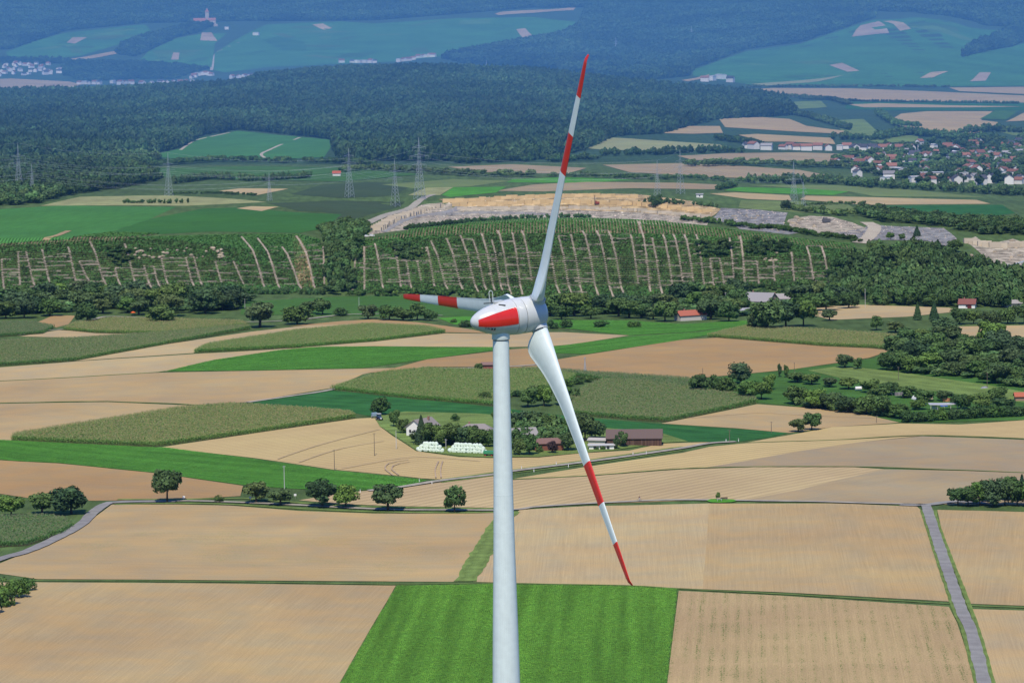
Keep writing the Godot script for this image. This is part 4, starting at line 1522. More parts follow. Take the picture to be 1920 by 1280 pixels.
func build_rocks() -> void:
	var r := RandomNumberGenerator.new()
	r.seed = 91
	var kinds := []
	for s in 4:
		var b := Buf.new()
		var rows := []
		for i in 6:
			var line := []
			for j in 11:
				var a := TAU * (j % 10) / 10.0
				var e := -PI * 0.5 + PI * i / 5.0
				var k := 0.85 + 0.35 * sin(a * 3.0 + s * 2.0 + e * 2.0) * cos(e)
				line.append(Vector3(cos(a) * cos(e) * k, sin(e) * 0.8, sin(a) * cos(e) * k * 0.7))
			rows.append(line)
		b.sheet(rows, Color(0.34, 0.285, 0.205) * (0.8 + 0.1 * s), true)
		kinds.append(b.mesh())
	for i in range(0, ROCKS.size(), 4):
		var o := put("boulder", kinds[r.randi() % 4], mats.matte)
		o.position = on(ROCKS[i], ROCKS[i + 1], 0.4)
		o.scale = Vector3(1.25, 0.75, 1.0) * ROCKS[i + 2] * 0.8
		o.rotation.y = r.randf() * TAU
		var g: String = ["outcrop in the left terraces", "outcrop in the right terraces", "rock band right of the terraces", "rubble of the quarry"][int(ROCKS[i + 3])]
		tag(o, ("large" if ROCKS[i + 2] > 2.4 else "middling" if ROCKS[i + 2] > 1.8 else "small") + " pale boulder of the " + g, "boulder", g)

func build_rubble() -> void:
	var b := Buf.new()
	for i in 4:
		var a := TAU * i / 4.0
		var c := TAU * (i + 1) / 4.0
		b.tri(Vector3(cos(a), 0, sin(a)), Vector3(0.15, 0.9, 0.1), Vector3(cos(c) * 1.2, 0.1, sin(c)), Color(0.40, 0.345, 0.265))
	var mesh := b.mesh()
	var k := 0
	for f in FIELDS:
		k += 1
		if f[0] == "quarry_face" or f[0] == "quarry_floor" or (f[0] == "spoil_heap" and f[3] == "rock"):
			scatter("rubble", "loose broken rock lying on the " + f[1], "rubble", mesh, mats.matte, inside(outline(f[6]), 6.5, 5.0, 0.4, 0.5, k), 0.6, 1.0, 500 + k, 0.6, 0.2)

func build_castle() -> void:
	var stone := Color(0.50, 0.42, 0.34)
	var tiles := Color(0.36, 0.16, 0.11)
	var o := thing("castle", "hilltop castle with square keep and red roofs in the haze", "castle", spot("castle"), 0.0)
	var b := Buf.new()
	b.box(Vector3(8, 24, 0), Vector3(13, 52, 13), stone)
	b.box(Vector3(8, 49.5, 0), Vector3(14.4, 2.5, 14.4), stone * 0.9)
	var keep := put("keep", b.mesh(), mats.matte, o)
	b = Buf.new()
	for i in 4:
		var p := [Vector3(0.5, 50.5, 7.5), Vector3(15.5, 50.5, 7.5), Vector3(15.5, 50.5, -7.5), Vector3(0.5, 50.5, -7.5)]
		b.tri(p[i], Vector3(8, 63, 0), p[(i + 1) % 4], tiles)
	put("keep_roof", b.mesh(), mats.matte, keep)
	for k in [["palace", -17.0, 44.0, 14.0, 19.0, 10.0], ["hall", 26.0, 26.0, 13.0, 20.0, 9.0], ["gatehouse", 3.0, 18.0, 12.0, 15.0, 7.0]]:
		b = Buf.new()
		b.box(Vector3(k[1], k[4] * 0.5 - 3.0, 8.0), Vector3(k[2], k[4] + 6.0, k[3]), stone * 1.1)
		var w := put(k[0], b.mesh(), mats.matte, o)
		b = Buf.new()
		var x0: float = k[1] - k[2] * 0.5 - 0.8
		var x1: float = k[1] + k[2] * 0.5 + 0.8
		var zf: float = 8.0 + k[3] * 0.5 + 0.8
		var zb: float = 8.0 - k[3] * 0.5 - 0.8
		b.quad(Vector3(x0, k[4], zf), Vector3(x0, k[4] + k[5], 8), Vector3(x1, k[4] + k[5], 8), Vector3(x1, k[4], zf), tiles)
		b.quad(Vector3(x1, k[4], zb), Vector3(x1, k[4] + k[5], 8), Vector3(x0, k[4] + k[5], 8), Vector3(x0, k[4], zb), tiles)
		b.tri(Vector3(x0, k[4], zb), Vector3(x0, k[4] + k[5], 8), Vector3(x0, k[4], zf), stone)
		b.tri(Vector3(x1, k[4], zf), Vector3(x1, k[4] + k[5], 8), Vector3(x1, k[4], zb), stone)
		put("roof", b.mesh(), mats.matte, w)
		for i in int(k[2] / 5.0):
			b = Buf.new()
			b.box(Vector3(k[1] - k[2] * 0.5 + 3.0 + i * 5.0, k[4] * 0.6, 8.0 + k[3] * 0.5 + 0.05), Vector3(1.6, 3.0, 0.2), Color(0.08, 0.08, 0.09))
			put("window", b.mesh(), mats.matte, w)
	b = Buf.new()
	for s in [[Vector3(0, 1, 20), Vector3(92, 13, 1.5)], [Vector3(-45, 1, 4), Vector3(1.5, 9, 32)], [Vector3(45, 1, 4), Vector3(1.5, 9, 32)]]:
		b.box(s[0], s[1], stone * 0.95)
	put("curtain_wall", b.mesh(), mats.matte, o)

func build_cyclist() -> void:
	var at := spot("cyclist") + Vector3(0, 0.55, 0)
	var turn := -0.1
	var o := thing("bicycle", "bicycle ridden along the lane behind the lower blade", "bicycle", at, turn)
	for x in [-0.52, 0.52]:
		var b := Buf.new()
		for i in 16:
			var a0 := TAU * i / 16.0
			var a1 := TAU * (i + 1) / 16.0
			b.tube(Vector3(x + cos(a0) * 0.34, 0.35 + sin(a0) * 0.34, 0), Vector3(x + cos(a1) * 0.34, 0.35 + sin(a1) * 0.34, 0), 0.022, 0.022, 5, Color(0.03, 0.03, 0.03))
		put("wheel", b.mesh(), mats.matte, o)
	var f := Buf.new()
	for s in [[Vector3(-0.52, 0.35, 0), Vector3(-0.08, 0.32, 0)], [Vector3(-0.08, 0.32, 0), Vector3(-0.2, 0.88, 0)], [Vector3(-0.2, 0.8, 0), Vector3(0.36, 0.85, 0)], [Vector3(-0.08, 0.32, 0), Vector3(0.36, 0.8, 0)], [Vector3(-0.52, 0.35, 0), Vector3(-0.2, 0.8, 0)], [Vector3(0.52, 0.35, 0), Vector3(0.34, 1.0, 0)]]:
		f.tube(s[0], s[1], 0.025, 0.025, 6, Color(0.5, 0.5, 0.52))
	put("frame", f.mesh(), mats.paint, o)
	f = Buf.new()
	f.box(Vector3(-0.22, 0.93, 0), Vector3(0.26, 0.06, 0.14), Color(0.03, 0.03, 0.03))
	put("saddle", f.mesh(), mats.matte, o)
	f = Buf.new()
	f.tube(Vector3(0.36, 1.03, -0.28), Vector3(0.36, 1.03, 0.28), 0.02, 0.02, 6, Color(0.03, 0.03, 0.03))
	put("handlebar", f.mesh(), mats.matte, o)
	# rider: one skin over joints, meshed as surface nets
	var bones := [
		[Vector3(-0.2, 0.98, 0), 0.145, Vector3(-0.02, 1.32, 0), 0.15], [Vector3(-0.02, 1.32, 0), 0.15, Vector3(0.04, 1.44, 0), 0.13],
		[Vector3(0.04, 1.44, 0), 0.06, Vector3(0.09, 1.56, 0), 0.055], [Vector3(0.10, 1.60, 0), 0.085, Vector3(0.12, 1.70, 0), 0.095],
		[Vector3(0.03, 1.42, 0.17), 0.06, Vector3(0.18, 1.2, 0.24), 0.045], [Vector3(0.18, 1.2, 0.24), 0.045, Vector3(0.37, 1.06, 0.24), 0.032],
		[Vector3(0.03, 1.42, -0.17), 0.06, Vector3(0.18, 1.2, -0.24), 0.045], [Vector3(0.18, 1.2, -0.24), 0.045, Vector3(0.37, 1.06, -0.24), 0.032],
		[Vector3(-0.18, 0.95, 0.1), 0.095, Vector3(0.2, 0.84, 0.11), 0.07], [Vector3(0.2, 0.84, 0.11), 0.068, Vector3(0.06, 0.46, 0.11), 0.045], [Vector3(0.03, 0.42, 0.11), 0.045, Vector3(0.18, 0.40, 0.11), 0.04],
		[Vector3(-0.18, 0.95, -0.1), 0.095, Vector3(0.12, 0.62, -0.11), 0.07], [Vector3(0.12, 0.62, -0.11), 0.068, Vector3(-0.1, 0.26, -0.11), 0.045], [Vector3(-0.13, 0.2, -0.11), 0.045, Vector3(0.02, 0.18, -0.11), 0.04]]
	for s in [-0.24, 0.24]:
		for i in 5:
			bones.append([Vector3(0.37, 1.06 - 0.004 * i, s + (i - 2) * 0.02), 0.011, Vector3(0.41, 1.045 - 0.002 * i, s + (i - 2) * 0.02), 0.009])
	var p := thing("person", "cyclist in dark red top and pale trousers leaning over the handlebar", "person", at, turn)
	put("body", nets(bones, 0.03, func(q: Vector3) -> Color:
		if q.y > 1.50:
			return Color(0.40, 0.25, 0.18)
		if q.y > 1.0 and q.x < 0.22:
			return Color(0.10, 0.03, 0.035)
		if q.y > 1.0:
			return Color(0.40, 0.25, 0.18)
		return Color(0.45, 0.45, 0.47) if q.y > 0.44 or q.x < -0.05 else Color(0.05, 0.05, 0.05)), mats.matte, p)
	f = Buf.new()
	var rows := []
	for i in 6:
		rows.append(ring(Vector3(0.11, 1.70 + 0.025 * i, 0), Vector3.UP, [0.112, 0.116, 0.112, 0.095, 0.06, 0.0][i], 14))
	f.sheet(rows, Color(0.12, 0.09, 0.08), true)
	put("helmet", f.mesh(), mats.paint, p)

func nets(bones: Array, cell: float, paint: Callable) -> ArrayMesh:
	var lo := Vector3(1e9, 1e9, 1e9)
	var hi := -lo
	for s in bones:
		for k in [0, 2]:
			lo = lo.min(s[k] - Vector3.ONE * (s[k + 1] + 0.06))
			hi = hi.max(s[k] + Vector3.ONE * (s[k + 1] + 0.06))
	var n := Vector3i(((hi - lo) / cell).ceil()) + Vector3i.ONE
	var f := PackedFloat32Array()
	f.resize(n.x * n.y * n.z)
	for z in n.z:
		for y in n.y:
			for x in n.x:
				var p := lo + Vector3(x, y, z) * cell
				var sum := 0.0
				for s in bones:
					var ab: Vector3 = s[2] - s[0]
					var t := clampf((p - s[0]).dot(ab) / ab.length_squared(), 0.0, 1.0)
					var d: float = p.distance_to(s[0] + ab * t) - lerpf(s[1], s[3], t)
					sum += exp(-minf(d, 1.0) * 60.0)
				f[(z * n.y + y) * n.x + x] = -log(maxf(sum, 1e-30)) / 60.0
	var vert := {}
	for z in n.z - 1:
		for y in n.y - 1:
			for x in n.x - 1:
				var mid := Vector3.ZERO
				var count := 0
				for e in [[0, 1], [2, 3], [4, 5], [6, 7], [0, 2], [1, 3], [4, 6], [5, 7], [0, 4], [1, 5], [2, 6], [3, 7]]:
					var a := Vector3i(x + (e[0] & 1), y + ((e[0] >> 1) & 1), z + ((e[0] >> 2) & 1))
					var c := Vector3i(x + (e[1] & 1), y + ((e[1] >> 1) & 1), z + ((e[1] >> 2) & 1))
					var fa := f[(a.z * n.y + a.y) * n.x + a.x]
					var fc := f[(c.z * n.y + c.y) * n.x + c.x]
					if (fa < 0.0) != (fc < 0.0):
						mid += Vector3(a).lerp(Vector3(c), fa / (fa - fc))
						count += 1
				if count:
					vert[Vector3i(x, y, z)] = lo + mid / count * cell
	var b := Buf.new()
	for key in vert:
		var k: Vector3i = key
		for ax in 3:
			var u: Vector3i = [Vector3i(1, 0, 0), Vector3i(0, 1, 0), Vector3i(0, 0, 1)][ax]
			var v: Vector3i = [Vector3i(0, 1, 0), Vector3i(0, 0, 1), Vector3i(1, 0, 0)][ax]
			var w: Vector3i = [Vector3i(0, 0, 1), Vector3i(1, 0, 0), Vector3i(0, 1, 0)][ax]
			var c: Vector3i = k + u
			if c.x >= n.x or c.y >= n.y or c.z >= n.z:
				continue
			var fa := f[(k.z * n.y + k.y) * n.x + k.x]
			var fc := f[(c.z * n.y + c.y) * n.x + c.x]
			if (fa < 0.0) == (fc < 0.0) or not (vert.has(k - v) and vert.has(k - w) and vert.has(k - v - w)):
				continue
			var q := [vert[k], vert[k - v], vert[k - v - w], vert[k - w]]
			var col: Color = paint.call(q[0])
			if fa < 0.0:
				b.quad(q[0], q[3], q[2], q[1], col)
			else:
				b.quad(q[0], q[1], q[2], q[3], col)
	return b.mesh()


# ---------------------------------------------------------------- surveyed data
const NEAR := [0,0,0,0,0,0,0,0,0,0,0,0,0,0,0,0,0,0,0,0,0,0,0,0,0,0,0,0,0,0,0,0,0,0,0,0,0,0,0,0,0,
0,0,0,0,0,0,0,0,0,0,0,0,0,0,0,0,0,0,0,0,0,0,0,0,0,0,0,0,0,0,0,0,0,0,0,0,0,0,0,0,0,
0,0,0,0,0,0,0,0,0,0,0,0,0,0,0,0,0,0,0,0,0,0,0,0,0,0,0,0,0,0,0,0,0,0,0,0,0,0,0,0,0,
1,2,2,2,1,0,0,0,-1,-2,-3,-3,-1,0,1,2,1,0,-1,-1,-1,0,1,1,1,1,2,2,2,1,-1,-2,-3,-2,0,1,1,0,-1,-1,-1,
2,4,5,3,1,-1,-1,-2,-3,-4,-5,-5,-3,0,3,4,2,0,-2,-3,-1,1,2,3,3,3,3,4,3,0,-3,-5,-6,-4,-1,2,2,1,-1,-2,-2,
3,5,7,5,1,-2,-4,-4,-5,-5,-6,-6,-3,1,5,7,5,0,-3,-4,-2,2,4,5,4,4,3,3,2,-1,-5,-9,-9,-6,-1,3,4,2,-1,-3,-3,
2,6,8,5,0,-5,-8,-8,-7,-6,-6,-5,-2,3,8,10,7,2,-4,-5,-3,2,6,7,6,4,2,2,1,-3,-7,-11,-12,-8,-1,5,7,4,0,-3,-4,
1,6,9,6,-1,-8,-11,-11,-8,-6,-4,-3,0,5,11,13,10,3,-4,-7,-4,2,7,9,7,3,0,-1,-2,-5,-10,-13,-14,-9,0,7,10,8,2,-3,-5,
-1,5,9,7,-2,-10,-15,-14,-9,-4,-1,0,3,8,13,15,12,4,-5,-9,-7,0,8,10,8,2,-3,-5,-6,-8,-11,-14,-14,-8,1,11,15,12,4,-3,-7,
-3,4,10,7,-1,-12,-17,-16,-9,-1,3,6,7,10,15,17,13,4,-6,-12,-10,-2,7,11,8,1,-6,-10,-10,-10,-11,-13,-13,-7,4,14,19,16,6,-3,-8,
-5,3,10,9,0,-12,-19,-17,-8,2,9,12,12,13,15,16,12,3,-9,-16,-14,-5,6,12,9,0,-9,-14,-14,-11,-10,-10,-9,-3,7,18,24,20,9,-4,-11,
-5,3,10,10,2,-9,-17,-15,-6,5,13,16,14,12,12,12,9,0,-10,-17,-17,-8,4,11,9,0,-10,-15,-15,-11,-7,-5,-3,1,10,19,24,20,9,-4,-13,
-4,3,11,11,4,-7,-14,-14,-5,8,17,19,16,11,8,7,4,-3,-12,-19,-18,-10,2,10,10,1,-9,-15,-15,-9,-3,1,2,5,11,19,23,19,8,-6,-15,
-2,4,11,13,7,-4,-12,-12,-4,9,18,21,16,9,4,1,-1,-6,-13,-19,-18,-10,1,10,11,3,-7,-15,-14,-8,0,5,8,9,12,17,20,16,5,-8,-17,
1,6,12,14,9,-1,-10,-11,-3,9,19,21,16,7,-1,-5,-6,-9,-14,-18,-17,-10,2,11,13,6,-5,-13,-13,-6,3,10,12,12,12,14,16,12,2,-10,-19,
4,8,12,14,10,1,-8,-10,-4,8,18,20,14,4,-6,-10,-11,-12,-14,-16,-15,-8,3,12,15,9,-2,-11,-12,-6,5,13,15,13,11,11,11,7,-1,-12,-21,
8,9,12,13,10,2,-7,-10,-5,6,16,19,13,1,-10,-15,-15,-13,-12,-13,-11,-5,4,14,17,11,0,-9,-12,-5,5,14,17,14,9,6,5,2,-4,-14,-21,
11,10,11,11,8,1,-7,-11,-7,3,13,16,11,-1,-13,-19,-18,-14,-10,-8,-6,-2,6,15,18,13,2,-8,-11,-6,5,14,17,14,7,2,-1,-3,-8,-15,-21,
13,10,8,8,6,0,-7,-11,-9,0,10,14,9,-3,-15,-21,-20,-13,-7,-3,-1,3,9,15,18,14,4,-7,-11,-7,4,14,17,13,5,-3,-6,-8,-10,-15,-19,
15,10,5,4,2,-2,-8,-12,-10,-3,7,12,8,-3,-15,-22,-20,-12,-3,3,5,7,11,15,18,14,4,-7,-12,-9,1,12,16,12,2,-7,-11,-12,-12,-14,-16,
15,8,1,-1,-2,-4,-9,-12,-11,-4,5,10,7,-3,-15,-22,-19,-10,1,8,11,11,12,14,16,12,3,-7,-13,-11,-1,9,14,11,1,-9,-15,-15,-13,-11,-12,
15,6,-3,-7,-7,-7,-9,-12,-11,-5,3,9,8,-1,-13,-20,-18,-8,4,13,16,14,12,12,12,9,1,-8,-15,-13,-4,7,13,10,0,-11,-17,-17,-13,-8,-7,
13,3,-8,-13,-12,-10,-9,-10,-10,-5,2,8,8,1,-10,-17,-16,-6,7,17,19,16,12,9,8,5,-1,-10,-16,-15,-7,4,11,9,0,-11,-18,-18,-12,-5,-1,
11,0,-12,-18,-16,-12,-8,-8,-7,-4,3,9,9,3,-7,-14,-13,-4,10,20,22,17,10,5,2,0,-4,-11,-16,-16,-8,3,10,10,1,-11,-18,-17,-10,-1,4,
8,-3,-16,-22,-19,-13,-7,-4,-3,-1,4,9,10,5,-4,-11,-11,-3,10,21,23,17,8,0,-3,-5,-8,-12,-16,-16,-9,2,10,11,3,-9,-16,-16,-8,2,9,
6,-6,-19,-25,-21,-13,-4,0,1,2,5,9,11,7,-1,-9,-10,-2,10,20,23,16,5,-5,-9,-10,-10,-12,-15,-14,-8,2,10,12,5,-6,-14,-15,-7,5,13,
4,-8,-20,-26,-22,-12,-1,5,7,6,7,9,11,8,1,-7,-9,-3,9,19,21,14,2,-9,-15,-15,-13,-12,-12,-11,-6,3,11,13,7,-3,-12,-13,-5,6,15,
2,-8,-20,-26,-22,-10,3,10,12,10,8,9,9,7,1,-5,-8,-4,6,16,19,12,-1,-13,-19,-18,-14,-10,-8,-7,-3,5,12,15,10,-1,-10,-12,-5,7,16,
1,-8,-19,-24,-20,-7,6,15,17,13,9,7,7,6,1,-5,-8,-5,4,13,16,10,-3,-16,-22,-21,-14,-7,-4,-2,1,7,13,15,11,2,-8,-11,-5,6,16,
1,-7,-16,-21,-17,-5,10,20,21,16,9,5,4,3,0,-5,-9,-7,1,10,13,8,-4,-17,-24,-22,-13,-4,1,4,5,9,13,15,12,3,-7,-11,-6,5,14,
1,-5,-13,-17,-14,-2,13,23,24,17,8,2,-1,-1,-2,-6,-9,-8,-2,6,11,7,-5,-17,-24,-21,-12,0,7,9,9,10,13,14,11,3,-6,-11,-8,2,12,
2,-2,-9,-13,-10,1,15,25,25,18,6,-2,-6,-5,-5,-6,-9,-8,-4,4,8,6,-4,-16,-23,-20,-9,3,12,15,13,11,11,12,9,2,-7,-12,-10,0,9,
3,0,-5,-9,-7,2,15,25,25,17,4,-7,-11,-10,-7,-7,-8,-8,-4,2,7,6,-3,-13,-20,-18,-7,7,17,19,16,11,9,8,6,0,-8,-13,-11,-3,5,
3,2,-2,-5,-4,3,15,24,24,15,1,-11,-16,-14,-10,-7,-6,-6,-4,1,6,6,-1,-10,-17,-15,-4,10,20,22,18,11,5,3,2,-2,-9,-13,-13,-5,3,
3,3,1,-2,-2,3,13,21,21,12,-2,-15,-21,-18,-11,-6,-4,-4,-2,2,6,7,2,-7,-13,-12,-2,11,22,24,18,9,1,-2,-3,-5,-10,-13,-13,-7,1,
2,3,2,0,-1,3,10,17,18,9,-5,-19,-24,-21,-12,-4,0,0,0,2,6,7,4,-4,-10,-10,-1,12,22,25,18,6,-3,-8,-9,-9,-10,-13,-12,-7,0,
0,2,3,1,-1,1,7,13,14,6,-8,-21,-26,-22,-12,-1,4,5,4,4,6,8,5,-1,-7,-8,-1,11,21,23,16,3,-8,-13,-13,-11,-10,-11,-10,-6,0,
-3,0,2,1,0,0,4,9,10,3,-9,-21,-27,-22,-11,2,9,10,7,5,6,7,6,1,-5,-6,-1,10,19,21,14,0,-12,-18,-17,-13,-9,-8,-7,-4,1,
-7,-3,0,1,0,-1,1,4,6,1,-10,-21,-26,-21,-8,5,14,15,11,7,5,6,5,2,-3,-6,-2,7,16,18,11,-2,-16,-22,-20,-14,-7,-4,-3,-1,3,
-12,-7,-2,1,0,-2,-2,1,3,-1,-9,-19,-23,-18,-6,9,18,19,14,7,4,3,3,1,-3,-5,-3,4,12,15,8,-5,-18,-25,-22,-14,-5,0,2,3,5,
-16,-11,-4,1,1,-2,-3,-1,0,-1,-8,-16,-20,-15,-3,12,22,23,16,7,1,0,1,0,-3,-6,-5,1,8,11,5,-7,-20,-26,-23,-14,-2,5,7,6,6,
-18,-13,-5,1,2,0,-3,-3,-1,-1,-5,-10,-13,-10,0,13,21,22,15,5,-2,-4,-3,-2,-3,-5,-6,-3,3,5,2,-7,-18,-24,-21,-11,0,8,10,8,6,
-18,-13,-5,1,3,1,-2,-3,-2,-1,-2,-6,-8,-6,2,12,19,19,13,3,-4,-7,-6,-4,-4,-5,-6,-5,-1,1,-1,-7,-16,-20,-18,-9,1,8,10,8,5,
-17,-12,-5,2,4,3,0,-2,-1,0,0,-2,-4,-3,3,10,16,16,10,1,-7,-10,-9,-7,-6,-5,-6,-6,-4,-2,-3,-8,-14,-17,-16,-9,1,7,9,5,2,
-14,-10,-4,2,5,4,1,-1,-1,0,1,0,-1,-1,3,8,11,11,6,-2,-10,-13,-13,-10,-8,-6,-6,-7,-7,-5,-6,-8,-12,-15,-14,-9,-1,4,5,2,-2,
-10,-7,-2,3,5,5,2,0,-1,0,1,1,0,0,2,5,7,7,3,-5,-13,-17,-17,-15,-12,-8,-6,-7,-8,-8,-8,-9,-12,-14,-13,-10,-5,-1,0,-3,-6,
-6,-5,-1,2,4,4,2,0,-1,-1,0,1,0,0,1,2,3,3,-1,-9,-17,-21,-22,-20,-16,-10,-6,-8,-10,-11,-11,-11,-13,-14,-14,-12,-9,-6,-6,-8,-10,
-3,-3,-1,1,2,2,1,-1,-1,-1,-1,0,0,-1,-1,0,0,-1,-5,-13,-21,-25,-27,-26,-23,-15,-8,-9,-12,-14,-14,-14,-15,-15,-15,-14,-13,-12,-12,-13,-14,
-1,-1,-1,-1,-1,-1,-1,-1,-1,-1,-1,-2,-2,-2,-2,-2,-3,-4,-9,-18,-25,-30,-33,-34,-30,-21,-12,-11,-15,-17,-17,-17,-17,-17,-17,-17,-17,-17,-17,-17,-17,
-2,-2,-2,-2,-2,-2,-2,-2,-2,-2,-2,-2,-2,-3,-3,-4,-4,-6,-14,-25,-34,-39,-43,-43,-38,-27,-16,-14,-17,-19,-20,-20,-20,-20,-20,-20,-20,-20,-20,-20,-20,
-3,-3,-3,-3,-3,-3,-3,-3,-3,-3,-3,-3,-4,-4,-4,-5,-6,-9,-19,-33,-43,-49,-53,-53,-47,-34,-21,-17,-20,-23,-23,-24,-24,-24,-24,-24,-24,-24,-24,-24,-24,
-5,-5,-5,-5,-5,-5,-5,-5,-5,-5,-5,-5,-5,-5,-6,-7,-9,-13,-25,-41,-52,-58,-63,-64,-57,-42,-28,-22,-24,-27,-28,-28,-28,-28,-28,-28,-28,-28,-28,-28,-28,
-6,-6,-6,-6,-6,-6,-6,-6,-6,-6,-6,-6,-6,-7,-8,-9,-11,-17,-31,-50,-62,-68,-74,-74,-67,-52,-36,-29,-29,-31,-32,-32,-32,-32,-32,-32,-32,-32,-32,-32,-32,
-8,-8,-8,-8,-8,-8,-8,-8,-8,-8,-8,-8,-8,-9,-10,-12,-14,-21,-38,-59,-73,-80,-85,-87,-80,-65,-47,-36,-35,-37,-38,-38,-38,-38,-38,-38,-38,-38,-38,-38,-38,
-9,-9,-9,-9,-9,-9,-9,-9,-9,-9,-9,-10,-10,-11,-13,-15,-18,-26,-46,-71,-87,-94,-100,-101,-95,-80,-60,-46,-42,-43,-44,-44,-44,-44,-44,-44,-44,-44,-44,-44,-44,
-18,-18,-18,-18,-18,-18,-18,-18,-18,-18,-18,-18,-19,-21,-24,-27,-31,-40,-62,-88,-104,-111,-116,-117,-112,-96,-74,-56,-50,-50,-51,-51,-51,-51,-51,-51,-51,-51,-51,-51,-51,
-38,-38,-38,-38,-38,-38,-38,-38,-38,-38,-38,-39,-41,-45,-51,-56,-60,-67,-86,-110,-124,-130,-134,-135,-130,-114,-90,-69,-59,-58,-59,-59,-59,-59,-59,-59,-59,-59,-59,-59,-59,
-67,-67,-67,-67,-67,-67,-67,-67,-67,-67,-67,-68,-72,-80,-88,-95,-98,-104,-117,-135,-146,-150,-153,-153,-148,-133,-107,-82,-70,-67,-67,-68,-68,-68,-68,-68,-68,-68,-68,-68,-68,
-102,-102,-102,-102,-102,-102,-102,-102,-102,-102,-102,-103,-109,-120,-132,-139,-142,-144,-151,-161,-168,-171,-172,-173,-168,-153,-126,-97,-82,-78,-77,-77,-77,-77,-77,-77,-77,-77,-77,-77,-77,
-139,-139,-139,-139,-139,-139,-139,-139,-139,-139,-139,-141,-148,-162,-175,-183,-185,-184,-184,-188,-191,-192,-192,-192,-188,-173,-145,-113,-95,-89,-88,-88,-88,-88,-88,-88,-88,-88,-88,-88,-88,
-177,-177,-177,-177,-177,-177,-177,-177,-177,-177,-177,-179,-187,-201,-214,-221,-222,-219,-213,-212,-213,-213,-212,-212,-208,-194,-165,-131,-109,-102,-100,-100,-100,-100,-100,-100,-100,-100,-100,-100,-100,
-211,-211,-211,-211,-211,-211,-211,-211,-211,-211,-211,-213,-221,-233,-244,-249,-249,-244,-237,-233,-233,-232,-232,-231,-228,-214,-187,-155,-134,-126,-124,-124,-124,-124,-124,-124,-124,-124,-124,-124,-124,
-240,-240,-240,-240,-240,-240,-240,-240,-240,-240,-240,-241,-245,-252,-257,-260,-259,-256,-252,-250,-250,-250,-250,-250,-247,-235,-212,-188,-172,-165,-163,-164,-164,-164,-164,-164,-164,-164,-164,-164,-164,
-268,-268,-268,-268,-268,-268,-268,-268,-268,-268,-268,-267,-266,-263,-261,-260,-261,-261,-262,-265,-267,-269,-270,-272,-269,-258,-239,-223,-214,-210,-210,-211,-211,-211,-211,-211,-211,-211,-211,-211,-211,
-296,-296,-296,-296,-296,-296,-296,-296,-296,-296,-296,-294,-285,-272,-262,-259,-261,-265,-272,-280,-286,-290,-294,-297,-295,-284,-267,-257,-253,-253,-255,-256,-256,-256,-256,-256,-256,-256,-256,-256,-256,
-316,-316,-316,-316,-316,-316,-316,-316,-316,-316,-316,-311,-296,-275,-260,-257,-261,-269,-281,-294,-303,-310,-316,-321,-320,-308,-292,-283,-282,-285,-288,-289,-290,-290,-290,-290,-290,-290,-290,-290,-290,
-310,-310,-310,-310,-310,-310,-310,-310,-310,-310,-310,-304,-289,-268,-255,-254,-261,-272,-288,-305,-316,-325,-333,-339,-338,-326,-308,-296,-294,-297,-301,-302,-303,-303,-303,-303,-303,-303,-303,-303,-303,
-233,-233,-233,-233,-233,-233,-233,-233,-233,-233,-235,-237,-238,-240,-243,-250,-259,-273,-292,-310,-322,-332,-341,-347,-343,-329,-308,-288,-283,-289,-296,-298,-298,-298,-298,-298,-298,-298,-298,-298,-298,
-115,-115,-115,-115,-115,-115,-115,-115,-115,-116,-119,-125,-138,-153,-172,-198,-219,-225,-225,-231,-239,-251,-266,-270,-251,-228,-221,-227,-244,-268,-283,-286,-287,-287,-287,-287,-287,-287,-287,-287,-287,
42,42,42,42,42,42,42,42,42,41,40,37,30,20,-10,-69,-114,-96,-50,-28,-28,-42,-69,-87,-82,-79,-102,-144,-194,-240,-265,-271,-272,-272,-272,-272,-272,-272,-272,-272,-272,
121,121,121,121,121,121,121,121,121,121,121,121,121,115,83,15,-35,-7,54,85,89,79,58,34,12,-15,-53,-100,-157,-213,-246,-256,-257,-257,-257,-257,-257,-257,-257,-257,-257,
121,121,121,121,121,121,121,121,121,121,120,120,120,115,88,34,0,33,92,121,125,117,100,77,47,9,-35,-82,-137,-194,-231,-242,-243,-243,-243,-243,-243,-243,-243,-243,-243,
119,119,119,119,119,119,119,119,119,119,119,119,119,115,94,55,31,57,104,134,145,141,129,107,70,23,-25,-71,-121,-176,-214,-225,-227,-227,-227,-227,-227,-227,-227,-227,-227,
117,117,117,117,117,117,117,117,117,117,117,117,117,114,99,72,49,43,55,88,129,146,140,118,75,22,-26,-68,-109,-154,-186,-197,-199,-199,-199,-199,-199,-199,-199,-199,-199,
116,116,116,116,116,116,116,116,116,115,115,115,116,113,100,78,50,17,-1,26,78,106,105,87,47,-1,-41,-71,-101,-131,-154,-162,-164,-164,-164,-164,-164,-164,-164,-164,-164,
114,114,114,114,114,114,114,114,114,114,114,114,114,111,100,80,53,12,-22,-18,13,33,36,28,9,-19,-49,-76,-97,-115,-128,-134,-135,-136,-136,-136,-136,-136,-136,-136,-136,
114,114,114,114,114,114,114,114,114,113,113,113,113,110,99,82,56,11,-37,-51,-36,-24,-20,-20,-20,-28,-51,-77,-95,-106,-114,-117,-119,-120,-120,-120,-120,-120,-120,-120,-120,
114,114,114,114,114,114,114,114,114,113,113,113,112,109,99,83,59,11,-46,-76,-78,-75,-74,-69,-51,-38,-52,-77,-93,-100,-103,-105,-106,-107,-107,-107,-107,-107,-107,-107,-107,
